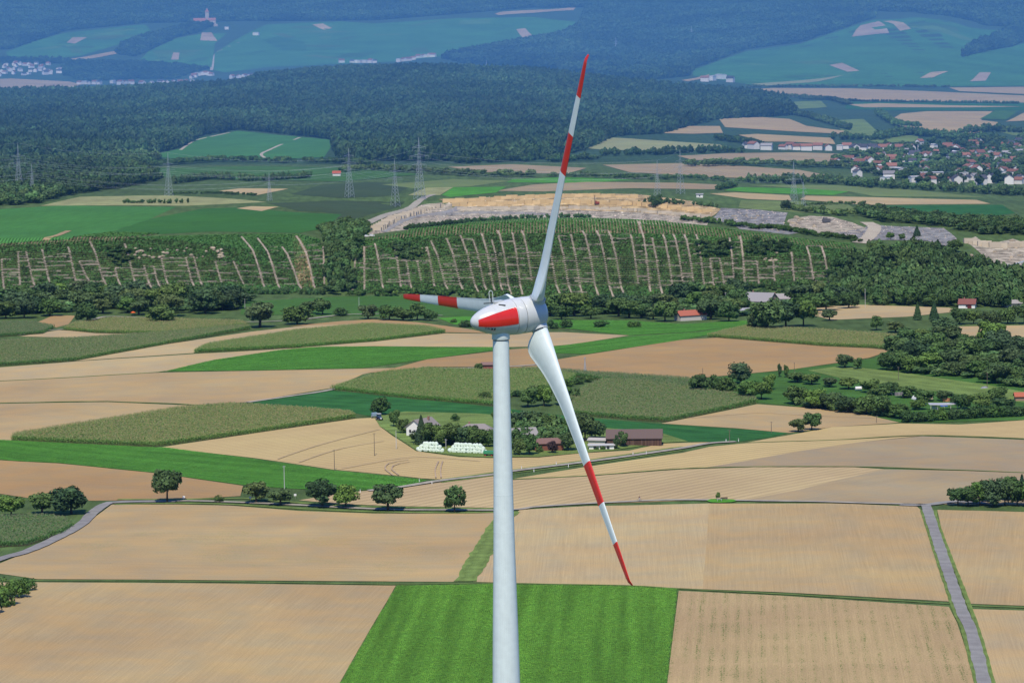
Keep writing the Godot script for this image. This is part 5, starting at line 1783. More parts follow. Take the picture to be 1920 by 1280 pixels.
114,114,114,114,114,114,114,114,114,114,113,113,112,108,98,83,60,13,-48,-87,-97,-100,-100,-93,-68,-45,-52,-77,-92,-97,-98,-99,-101,-102,-102,-102,-102,-102,-102,-102,-102,
115,115,115,115,115,115,115,115,114,114,113,112,111,107,96,82,61,15,-48,-87,-97,-100,-100,-94,-74,-53,-58,-78,-92,-98,-99,-100,-102,-103,-103,-103,-103,-103,-103,-103,-103,
115,115,115,115,115,115,115,115,115,115,114,112,111,106,95,81,61,15,-48,-87,-97,-100,-100,-97,-84,-71,-70,-81,-92,-99,-101,-102,-104,-105,-105,-105,-105,-105,-105,-105,-105,
116,116,116,116,116,116,116,116,116,115,114,112,110,105,94,80,61,15,-48,-87,-97,-100,-100,-99,-94,-87,-82,-83,-91,-100,-103,-104,-106,-107,-108,-108,-108,-108,-108,-108,-108,
117,117,117,117,117,117,117,116,116,116,114,112,109,104,93,80,61,16,-48,-88,-97,-100,-100,-100,-98,-94,-86,-81,-89,-100,-105,-106,-108,-110,-110,-110,-110,-110,-110,-110,-110,
117,117,117,117,117,117,117,117,117,116,114,112,108,102,92,79,61,16,-49,-88,-97,-100,-100,-99,-95,-88,-79,-77,-87,-100,-106,-108,-111,-112,-113,-113,-113,-113,-113,-113,-113,
118,118,118,118,118,118,118,118,118,117,115,111,107,101,90,78,60,15,-50,-88,-97,-100,-100,-98,-89,-75,-67,-71,-86,-101,-108,-111,-113,-115,-115,-115,-115,-115,-115,-115,-115,
118,118,118,118,118,118,118,118,118,117,114,111,106,100,89,77,60,14,-51,-89,-97,-100,-100,-97,-83,-62,-54,-65,-85,-102,-110,-113,-116,-118,-118,-118,-118,-118,-118,-118,-118,
119,119,119,119,119,119,119,119,119,117,114,110,105,98,88,77,59,13,-52,-89,-97,-100,-100,-96,-79,-53,-45,-62,-85,-103,-112,-116,-119,-120,-121,-121,-121,-121,-121,-121,-121,
119,119,119,119,119,119,119,119,119,118,114,109,104,97,87,76,58,11,-53,-90,-97,-100,-100,-97,-80,-54,-45,-62,-86,-103,-113,-119,-122,-123,-124,-125,-125,-125,-125,-125,-125,
119,119,119,119,119,119,119,119,119,117,113,108,103,95,86,75,57,10,-55,-90,-97,-100,-100,-97,-83,-59,-50,-65,-87,-104,-115,-121,-125,-127,-128,-128,-128,-128,-128,-128,-128,
119,119,119,119,119,119,119,119,119,117,112,107,101,94,85,74,56,8,-56,-90,-97,-98,-97,-94,-81,-61,-53,-67,-88,-105,-117,-124,-128,-130,-131,-131,-131,-131,-131,-131,-131,
119,119,119,119,119,119,119,119,118,116,111,106,100,92,83,73,54,6,-55,-89,-96,-95,-90,-83,-72,-59,-55,-69,-89,-106,-118,-127,-131,-134,-135,-135,-135,-135,-135,-135,-135,
118,118,118,118,118,118,118,118,117,115,110,104,98,91,82,73,54,8,-47,-76,-81,-77,-67,-56,-48,-48,-55,-71,-90,-107,-120,-129,-135,-137,-139,-139,-139,-139,-139,-139,-139,
117,117,117,117,117,117,117,117,116,113,108,102,96,89,81,72,53,13,-30,-47,-46,-41,-34,-28,-28,-39,-55,-73,-91,-108,-122,-132,-138,-141,-143,-143,-143,-143,-143,-143,-143,
116,116,116,116,116,116,116,116,115,112,106,100,94,87,80,71,54,29,11,12,20,20,15,6,-8,-30,-54,-74,-92,-109,-123,-135,-142,-145,-147,-148,-148,-148,-148,-148,-148,
115,115,115,115,115,115,115,115,113,110,104,98,92,86,79,71,56,41,36,40,42,39,30,18,1,-26,-54,-75,-93,-110,-125,-137,-145,-149,-151,-151,-151,-151,-151,-151,-151,
114,114,114,114,114,114,114,113,112,108,102,96,90,84,78,70,57,43,39,42,43,39,30,19,2,-25,-54,-76,-94,-111,-126,-139,-148,-152,-154,-155,-155,-155,-155,-155,-155,
112,112,112,112,112,112,112,112,111,106,101,94,88,83,77,70,59,46,42,43,44,40,30,19,2,-25,-54,-76,-95,-112,-127,-141,-151,-155,-157,-158,-158,-158,-158,-158,-158,
111,111,111,111,111,111,111,111,109,105,99,92,87,81,76,70,61,50,44,44,45,40,30,19,2,-24,-53,-77,-96,-112,-128,-142,-153,-158,-160,-161,-161,-161,-161,-161,-161,
110,110,110,110,110,110,110,109,108,103,97,91,85,80,76,70,63,53,46,45,45,40,30,19,3,-24,-53,-77,-97,-113,-129,-143,-155,-160,-162,-164,-164,-164,-164,-164,-164,
109,109,109,109,109,109,109,108,106,101,95,89,83,79,75,70,64,55,47,45,45,40,30,19,3,-24,-53,-77,-97,-114,-129,-144,-157,-163,-165,-166,-167,-167,-167,-167,-167,
108,108,108,108,108,108,108,107,105,100,93,87,82,78,74,70,65,55,47,45,45,40,30,19,2,-23,-52,-77,-98,-115,-130,-145,-158,-165,-167,-169,-169,-169,-169,-169,-169,
107,107,107,107,107,107,107,106,103,98,92,86,80,77,73,70,64,55,47,45,45,40,30,18,2,-23,-52,-78,-99,-116,-131,-146,-159,-166,-170,-171,-172,-172,-172,-172,-172,
106,106,106,106,106,106,106,105,102,97,90,84,79,76,72,69,63,54,46,45,45,40,30,18,2,-23,-51,-78,-100,-117,-131,-146,-160,-168,-172,-173,-174,-174,-174,-174,-174,
105,105,105,105,105,105,105,104,101,95,89,83,78,74,71,68,62,54,46,44,45,40,29,17,1,-23,-51,-78,-101,-118,-132,-147,-161,-170,-174,-175,-176,-176,-176,-176,-176,
105,105,105,105,105,105,104,103,100,94,88,82,77,73,70,67,61,52,45,44,44,39,29,17,1,-23,-51,-78,-101,-119,-133,-147,-162,-171,-176,-177,-178,-178,-178,-178,-178,
103,103,103,103,103,103,103,101,98,92,86,80,75,71,67,63,58,50,44,43,43,38,28,16,1,-23,-51,-78,-102,-120,-134,-149,-163,-173,-178,-180,-182,-182,-182,-182,-182,
102,102,102,102,102,102,101,99,96,90,84,78,72,68,64,60,54,48,43,42,42,37,26,15,1,-23,-51,-78,-103,-121,-135,-150,-165,-175,-180,-183,-185,-185,-185,-185,-185,
101,101,101,101,101,100,99,98,94,88,82,76,71,66,62,57,51,46,42,41,42,35,25,14,1,-24,-51,-79,-104,-122,-136,-151,-166,-176,-181,-185,-188,-188,-188,-188,-188,
101,101,101,101,101,99,98,96,93,87,81,75,69,64,60,55,49,44,41,41,41,34,24,13,0,-24,-51,-79,-105,-122,-137,-152,-167,-176,-182,-186,-190,-190,-190,-190,-190,
100,100,100,100,100,98,97,95,92,86,79,73,68,63,58,53,47,43,41,40,40,33,23,12,0,-25,-52,-79,-105,-123,-138,-152,-168,-176,-183,-187,-192,-192,-192,-192,-192,
99,99,99,99,99,98,96,94,91,85,79,73,67,62,56,51,45,43,41,40,40,32,22,12,1,-25,-52,-79,-106,-123,-138,-153,-168,-176,-183,-188,-193,-193,-193,-193,-193,
99,99,99,99,99,97,95,93,90,84,78,72,66,61,55,50,44,43,41,40,40,31,21,11,1,-25,-52,-79,-106,-122,-138,-153,-169,-176,-182,-188,-194,-194,-194,-194,-194,
99,99,99,99,99,97,94,92,90,84,78,72,66,60,55,50,44,43,42,41,40,30,20,11,1,-26,-52,-79,-106,-122,-138,-153,-169,-175,-182,-188,-194,-194,-194,-194,-194]
const FAR := [10,10,10,10,10,10,10,10,10,10,10,10,10,10,10,10,10,10,10,10,9,7,4,4,0,-11,-17,-19,-19,-19,-19,-19,-19,-19,-19,-19,-19,-19,-19,-19,-19,-19,-19,-19,-19,-19,-19,
9,9,9,9,9,9,9,9,9,9,9,9,9,9,9,9,9,9,9,9,7,5,2,2,-1,-10,-18,-20,-20,-20,-20,-20,-20,-20,-20,-20,-20,-20,-20,-20,-20,-20,-20,-20,-20,-20,-20,
7,7,7,7,7,7,7,7,7,7,7,7,7,7,7,7,7,7,7,7,4,1,0,-2,-2,-9,-17,-20,-21,-21,-21,-21,-21,-21,-21,-21,-21,-21,-21,-21,-21,-21,-21,-21,-21,-21,-21,
5,5,5,5,5,5,5,5,5,5,5,5,5,5,5,5,5,5,5,5,1,-2,-3,-4,-3,-8,-16,-20,-21,-21,-21,-21,-21,-21,-21,-21,-21,-21,-21,-21,-21,-21,-21,-21,-21,-21,-21,
4,4,4,4,4,4,4,4,4,4,4,4,4,4,4,4,4,4,4,4,0,-4,-5,-5,-3,-8,-14,-19,-20,-20,-20,-20,-20,-20,-20,-20,-20,-20,-20,-20,-20,-20,-20,-20,-20,-20,-20,
4,4,4,4,4,4,4,4,4,4,4,4,4,4,4,4,4,4,4,3,0,-3,-4,-3,-2,-7,-12,-16,-18,-18,-18,-18,-18,-18,-18,-18,-18,-18,-18,-18,-18,-18,-18,-18,-18,-18,-18,
5,5,5,5,5,5,5,5,5,5,5,5,5,5,5,5,5,5,5,3,1,-3,-1,-1,-1,-7,-12,-15,-17,-18,-18,-18,-18,-18,-18,-18,-18,-18,-18,-18,-18,-18,-18,-18,-18,-18,-18,
5,5,5,5,5,5,5,5,5,5,5,5,5,5,5,5,5,5,5,4,3,-1,2,3,1,-6,-12,-14,-18,-18,-18,-18,-18,-18,-18,-18,-18,-18,-18,-18,-18,-18,-18,-18,-18,-18,-18,
6,6,6,6,6,6,6,6,6,6,6,6,6,6,6,6,6,6,6,6,5,2,6,7,3,-4,-11,-14,-18,-18,-18,-18,-18,-18,-18,-18,-18,-18,-18,-18,-18,-18,-18,-18,-18,-18,-18,
7,7,7,7,7,7,7,7,7,7,7,7,7,7,7,7,7,7,7,8,8,6,10,12,6,-3,-11,-14,-18,-19,-19,-19,-19,-19,-19,-19,-19,-19,-19,-19,-19,-19,-19,-19,-19,-19,-19,
8,8,8,8,8,8,8,8,8,8,8,8,8,8,8,8,8,8,8,10,11,11,16,17,9,-1,-10,-14,-17,-18,-19,-19,-19,-19,-19,-19,-19,-19,-19,-19,-19,-19,-19,-19,-19,-19,-19,
9,9,9,9,9,9,9,9,9,9,9,9,9,9,9,9,9,9,10,12,15,18,22,23,13,0,-10,-13,-16,-18,-18,-18,-18,-18,-18,-18,-18,-18,-18,-18,-18,-18,-18,-18,-18,-18,-18,
11,11,11,11,11,11,11,11,11,11,11,11,11,11,11,11,11,11,12,13,19,25,28,28,18,4,-9,-13,-16,-18,-18,-18,-18,-18,-18,-18,-18,-18,-18,-18,-18,-18,-18,-18,-18,-18,-18,
13,13,13,13,13,13,13,13,13,13,13,13,13,13,13,13,13,13,14,15,23,32,34,33,22,8,-8,-13,-15,-17,-18,-18,-18,-18,-18,-18,-18,-18,-18,-18,-18,-18,-18,-18,-18,-18,-18,
14,14,14,14,14,14,14,14,14,14,14,14,14,14,14,14,14,14,15,15,27,39,40,37,25,10,-7,-12,-15,-17,-18,-18,-18,-18,-18,-18,-18,-18,-18,-18,-18,-18,-18,-18,-18,-18,-18,
15,15,15,15,15,15,15,15,15,15,15,15,15,15,15,15,15,15,15,17,32,44,46,40,26,10,-5,-11,-14,-16,-17,-17,-17,-17,-17,-17,-17,-17,-17,-17,-17,-17,-17,-17,-17,-17,-17,
8,8,8,8,8,8,8,8,8,8,8,8,8,8,8,8,8,8,10,14,31,44,45,38,25,9,-3,-10,-12,-15,-16,-16,-16,-16,-16,-16,-16,-16,-16,-16,-16,-16,-16,-16,-16,-16,-16,
-4,-4,-4,-4,-4,-4,-4,-4,-4,-4,-4,-4,-4,-4,-4,-4,-4,-3,0,6,22,32,33,28,19,8,-2,-8,-11,-14,-15,-16,-16,-16,-16,-16,-16,-16,-16,-16,-16,-16,-16,-16,-16,-16,-16,
-11,-11,-11,-11,-11,-11,-11,-11,-11,-11,-11,-11,-11,-11,-11,-11,-11,-9,-7,0,13,20,20,16,12,8,0,-6,-10,-13,-15,-16,-16,-16,-16,-16,-16,-16,-16,-16,-16,-16,-16,-16,-16,-16,-16,
-16,-16,-16,-16,-16,-16,-16,-16,-16,-16,-16,-16,-16,-16,-16,-16,-16,-15,-13,-6,4,10,10,10,9,8,2,-4,-8,-11,-15,-16,-16,-16,-16,-16,-16,-16,-16,-16,-16,-16,-16,-16,-16,-16,-16,
-21,-21,-21,-21,-21,-21,-21,-21,-21,-21,-21,-21,-21,-21,-21,-21,-21,-20,-19,-13,-5,-2,0,5,7,7,4,0,-2,-4,-11,-12,-13,-13,-13,-13,-13,-13,-13,-13,-13,-13,-13,-13,-13,-13,-13,
-24,-24,-24,-24,-24,-24,-24,-24,-24,-24,-24,-24,-24,-24,-24,-24,-24,-24,-23,-19,-14,-12,-8,1,6,8,7,6,7,9,-2,-5,-6,-6,-6,-6,-6,-6,-6,-6,-6,-6,-6,-6,-6,-6,-6,
-25,-25,-25,-25,-25,-25,-25,-25,-25,-25,-25,-25,-25,-25,-25,-25,-25,-25,-25,-23,-20,-19,-14,-1,5,8,11,12,16,21,9,3,2,2,2,2,2,2,2,2,2,2,2,2,2,2,2,
-24,-24,-24,-24,-24,-24,-24,-24,-24,-24,-24,-24,-24,-24,-24,-24,-24,-25,-25,-24,-22,-22,-16,-2,6,11,16,20,25,32,22,11,10,10,10,10,10,10,10,10,10,10,10,10,10,10,10,
-23,-23,-23,-23,-23,-23,-23,-23,-23,-23,-23,-23,-23,-23,-23,-23,-23,-24,-24,-22,-20,-20,-13,4,12,16,21,27,35,44,36,20,19,18,18,18,18,18,18,18,18,18,18,18,18,18,18,
-20,-20,-20,-20,-21,-21,-21,-21,-20,-20,-20,-20,-20,-20,-20,-20,-22,-24,-24,-19,-15,-14,-6,14,21,22,26,35,45,55,52,30,28,27,27,27,27,27,27,27,27,27,27,27,26,26,27,
-17,-17,-17,-18,-19,-20,-20,-19,-17,-17,-17,-17,-18,-18,-17,-18,-20,-23,-22,-16,-8,-6,2,21,28,28,31,41,54,67,70,42,36,35,36,37,37,36,35,35,35,35,35,35,35,35,35,
-15,-14,-14,-15,-17,-18,-18,-17,-14,-13,-13,-14,-15,-16,-16,-16,-19,-22,-20,-11,-1,2,11,28,34,33,36,46,64,81,93,58,46,44,46,48,48,46,44,43,42,43,44,45,44,44,45,
-13,-13,-12,-13,-14,-16,-16,-15,-12,-9,-9,-10,-13,-14,-15,-15,-18,-21,-16,-6,5,9,19,35,40,39,40,50,70,94,113,77,56,54,55,57,58,56,53,51,50,51,53,55,55,54,54,
-12,-12,-11,-11,-11,-13,-13,-12,-9,-6,-4,-6,-10,-13,-14,-15,-16,-17,-10,0,10,14,24,40,46,45,45,53,72,98,115,92,66,63,63,64,65,64,61,58,56,57,60,64,65,64,63,
-9,-11,-10,-8,-7,-7,-8,-8,-5,-2,0,-1,-6,-10,-13,-14,-13,-13,-3,6,14,17,28,44,51,51,50,57,74,99,116,103,75,71,68,69,70,69,67,63,61,62,66,70,73,72,70,
-3,-6,-6,-2,1,2,1,1,2,4,7,6,1,-4,-8,-10,-10,-8,4,12,18,20,30,47,55,56,56,62,76,100,116,112,84,78,72,72,72,73,71,68,66,66,70,76,80,80,76,
4,0,0,4,10,13,13,11,10,11,13,13,9,4,-1,-6,-6,-2,11,20,24,24,32,48,58,61,62,68,80,101,117,120,96,85,77,74,74,75,76,74,72,72,75,81,86,86,82,
10,5,5,10,17,22,23,20,16,15,16,17,15,11,4,-1,-2,4,18,28,31,29,35,49,59,65,68,75,85,102,118,126,106,92,83,76,75,77,80,81,80,79,81,85,90,92,88,
17,12,10,15,23,30,32,28,22,18,18,19,20,18,11,5,4,11,25,35,39,36,39,50,60,68,74,82,91,105,119,131,114,99,88,79,76,79,84,88,89,88,87,90,94,96,93,
23,19,17,20,28,36,40,36,29,21,19,20,24,25,20,13,10,18,32,42,48,44,44,51,61,71,81,90,99,110,120,130,120,104,94,83,79,81,88,95,98,97,94,94,96,98,97,
30,29,27,28,34,42,46,44,35,25,20,22,27,32,30,24,20,26,38,48,56,52,50,53,62,74,87,99,108,115,122,128,122,108,100,88,83,84,92,102,108,107,102,98,97,99,99,
38,40,38,37,40,46,51,50,42,31,24,25,32,40,41,38,32,35,43,52,63,60,57,58,64,77,92,107,116,121,124,126,122,112,105,95,89,89,97,108,116,116,110,102,98,98,100,
46,51,51,49,48,51,54,54,49,39,32,31,38,47,52,51,45,45,49,56,68,68,66,65,70,81,97,112,123,126,127,124,121,114,109,103,98,97,102,112,121,122,116,107,99,98,101,
55,63,64,61,57,56,58,59,56,49,42,40,46,56,63,64,58,56,57,62,74,75,75,74,77,87,101,117,128,131,130,123,120,115,113,111,107,106,108,116,124,127,122,111,102,98,102,
64,74,77,73,66,61,61,62,63,59,54,52,56,64,73,75,71,68,66,70,80,82,84,84,86,93,105,119,130,134,133,124,120,116,117,119,117,115,115,120,126,129,126,116,106,101,104,
73,83,88,84,76,68,64,66,69,70,67,65,66,73,81,85,83,80,76,78,85,88,93,95,96,100,109,121,132,137,136,127,120,118,120,126,126,125,122,123,126,129,128,120,110,105,106,
81,91,96,94,85,75,69,70,76,80,80,79,78,82,89,94,94,91,86,85,90,94,101,105,106,108,113,121,131,138,139,131,123,120,124,131,135,134,129,126,126,128,128,124,116,110,111,
90,97,102,102,94,83,75,75,82,89,93,92,90,92,96,101,104,101,95,92,95,100,109,114,116,117,117,121,130,138,141,136,128,125,128,136,142,141,136,129,126,126,128,127,122,118,117,
99,102,107,107,101,91,83,82,88,98,105,106,103,102,103,108,111,109,104,99,101,107,116,123,126,125,122,122,128,137,143,142,135,131,133,140,147,148,142,133,126,124,127,130,129,126,125,
108,108,110,112,108,100,93,90,96,106,116,118,116,111,109,111,114,115,112,108,108,115,122,129,133,132,126,123,127,136,145,148,144,140,139,144,151,152,147,137,128,124,127,132,136,135,134,
117,113,113,115,114,110,104,101,105,114,124,129,126,120,113,112,115,119,119,117,117,123,128,134,138,138,132,125,127,135,146,154,152,149,146,149,153,155,151,142,131,126,128,135,142,145,143,
127,119,116,118,120,119,116,113,115,122,132,137,136,127,118,114,116,122,127,127,127,133,134,137,141,142,136,129,129,136,148,160,161,159,154,153,155,156,154,146,136,129,130,139,148,154,153,
135,125,120,120,125,128,128,126,126,130,138,144,143,135,124,117,119,126,134,137,138,143,139,139,142,145,141,134,132,138,150,164,170,168,163,158,157,157,155,150,142,135,135,143,154,162,162,
143,132,124,124,129,136,140,139,137,138,143,147,148,141,131,123,123,131,141,147,150,153,145,141,142,146,145,140,138,143,154,168,177,178,172,164,159,157,156,155,149,144,142,148,159,168,170,
150,139,130,128,134,143,150,151,149,146,147,150,151,147,139,131,130,136,148,155,160,163,152,143,142,147,149,147,146,149,159,172,183,186,180,170,162,158,158,159,157,153,152,155,164,173,176,
156,147,138,135,140,150,160,163,160,154,151,152,154,153,148,141,139,144,154,163,170,172,158,146,142,148,153,155,156,158,165,176,188,192,188,177,166,160,159,163,165,164,162,164,169,177,181,
161,156,148,145,148,158,168,173,171,163,156,154,156,158,156,152,150,152,161,169,178,181,166,150,144,149,157,164,166,168,172,181,191,196,194,184,171,163,162,167,173,175,174,173,175,180,184,
166,164,160,157,158,166,176,183,181,172,163,158,159,163,166,165,162,163,168,175,185,189,173,156,147,152,162,172,178,180,181,186,194,199,199,190,178,168,166,172,180,186,186,182,181,182,185,
172,174,173,171,171,176,184,191,190,182,171,164,164,169,175,178,176,175,177,180,191,196,181,163,152,156,167,180,189,191,191,192,197,201,203,196,186,176,172,177,188,195,196,192,187,185,186,
180,185,188,187,186,188,193,199,199,193,182,173,171,177,186,191,191,188,186,186,196,202,189,172,161,163,174,188,199,203,200,199,201,203,205,202,194,185,181,184,194,203,206,201,194,188,187,
191,200,206,207,205,203,205,209,210,205,196,187,183,188,198,206,208,204,198,194,202,207,197,183,173,174,182,196,209,213,210,206,205,205,207,207,202,196,191,192,200,210,214,210,200,192,188,
207,217,226,229,227,222,220,220,221,219,212,204,200,203,212,221,224,220,212,204,208,212,206,196,188,188,193,205,216,221,218,214,210,207,209,212,211,207,202,201,206,215,219,216,207,197,191,
225,235,245,251,249,242,236,233,233,233,230,223,218,219,226,235,240,236,226,215,215,217,214,209,204,203,206,213,223,228,225,221,216,212,212,216,219,219,215,212,212,218,223,222,213,203,196,
245,253,264,271,270,262,253,246,245,247,247,243,238,237,241,248,253,250,240,227,223,222,222,222,221,220,219,222,228,232,230,227,223,218,216,221,227,230,227,222,219,221,225,225,219,209,202,
266,271,280,288,288,280,269,259,257,259,262,262,258,255,256,260,264,262,253,240,231,228,230,235,237,236,233,231,233,235,234,232,230,225,222,227,234,240,239,233,226,224,226,227,224,217,210,
284,287,293,300,301,295,283,271,267,269,275,278,276,272,269,269,271,270,263,251,240,236,238,245,251,251,246,240,236,236,235,236,237,234,230,233,241,248,249,242,233,226,226,228,228,224,219,
300,299,302,307,309,305,293,281,275,277,284,290,291,286,279,276,275,274,270,260,250,244,246,253,261,262,257,248,240,237,236,239,244,244,239,240,247,254,257,251,240,230,226,228,231,232,229,
313,309,308,310,312,310,301,290,283,284,291,299,301,296,288,280,276,276,274,268,259,253,253,260,268,271,266,255,244,238,236,241,249,255,249,248,253,259,262,258,246,233,228,229,234,238,239,
323,318,312,311,313,313,307,298,291,290,296,305,309,305,295,284,277,276,276,274,268,263,261,265,272,276,272,261,248,239,237,242,255,264,260,257,258,263,266,262,252,239,230,230,237,245,249,
332,325,317,312,312,314,312,306,300,298,302,309,314,311,301,288,279,276,278,279,277,273,270,271,276,279,277,267,253,242,239,244,260,272,272,267,264,266,268,265,257,244,235,234,240,250,257,
338,331,321,314,313,314,316,315,310,307,307,312,316,315,306,292,281,277,279,284,286,284,279,277,278,280,279,271,258,247,242,246,264,279,282,277,271,268,268,267,261,251,241,239,245,255,264,
342,337,326,317,314,316,320,322,320,316,314,315,317,317,310,297,285,280,282,289,294,294,289,283,280,280,280,274,264,253,248,250,268,286,292,286,277,271,268,267,264,258,249,246,250,260,270,
345,341,332,322,317,318,325,330,330,326,320,318,318,318,313,303,292,285,286,293,301,303,298,290,283,280,280,277,270,261,255,256,272,290,300,294,284,274,269,268,267,264,258,255,257,265,274]
const PALETTE := {"tan": [0.392,0.288,0.148], "tanl": [0.42,0.32,0.172], "brn": [0.345,0.228,0.108], "brng": [0.325,0.252,0.15], "gold": [0.45,0.34,0.162], "grn": [0.08,0.25,0.03], "dgrn": [0.034,0.122,0.032], "cor": [0.13,0.14,0.06], "grs": [0.15,0.215,0.06], "grsd": [0.06,0.14,0.03], "vin": [0.045,0.135,0.032], "ving": [0.06,0.18,0.045], "pale": [0.28,0.29,0.13], "olv": [0.15,0.2,0.07], "dark": [0.055,0.085,0.04], "grey": [0.3,0.29,0.28], "spoil": [0.28,0.275,0.27], "rock": [0.53,0.39,0.205], "lime": [0.44,0.385,0.295], "patch": [0.4,0.3,0.2], "asph": [0.25,0.245,0.235], "conc": [0.36,0.33,0.27], "terr": [0.34,0.25,0.14]}
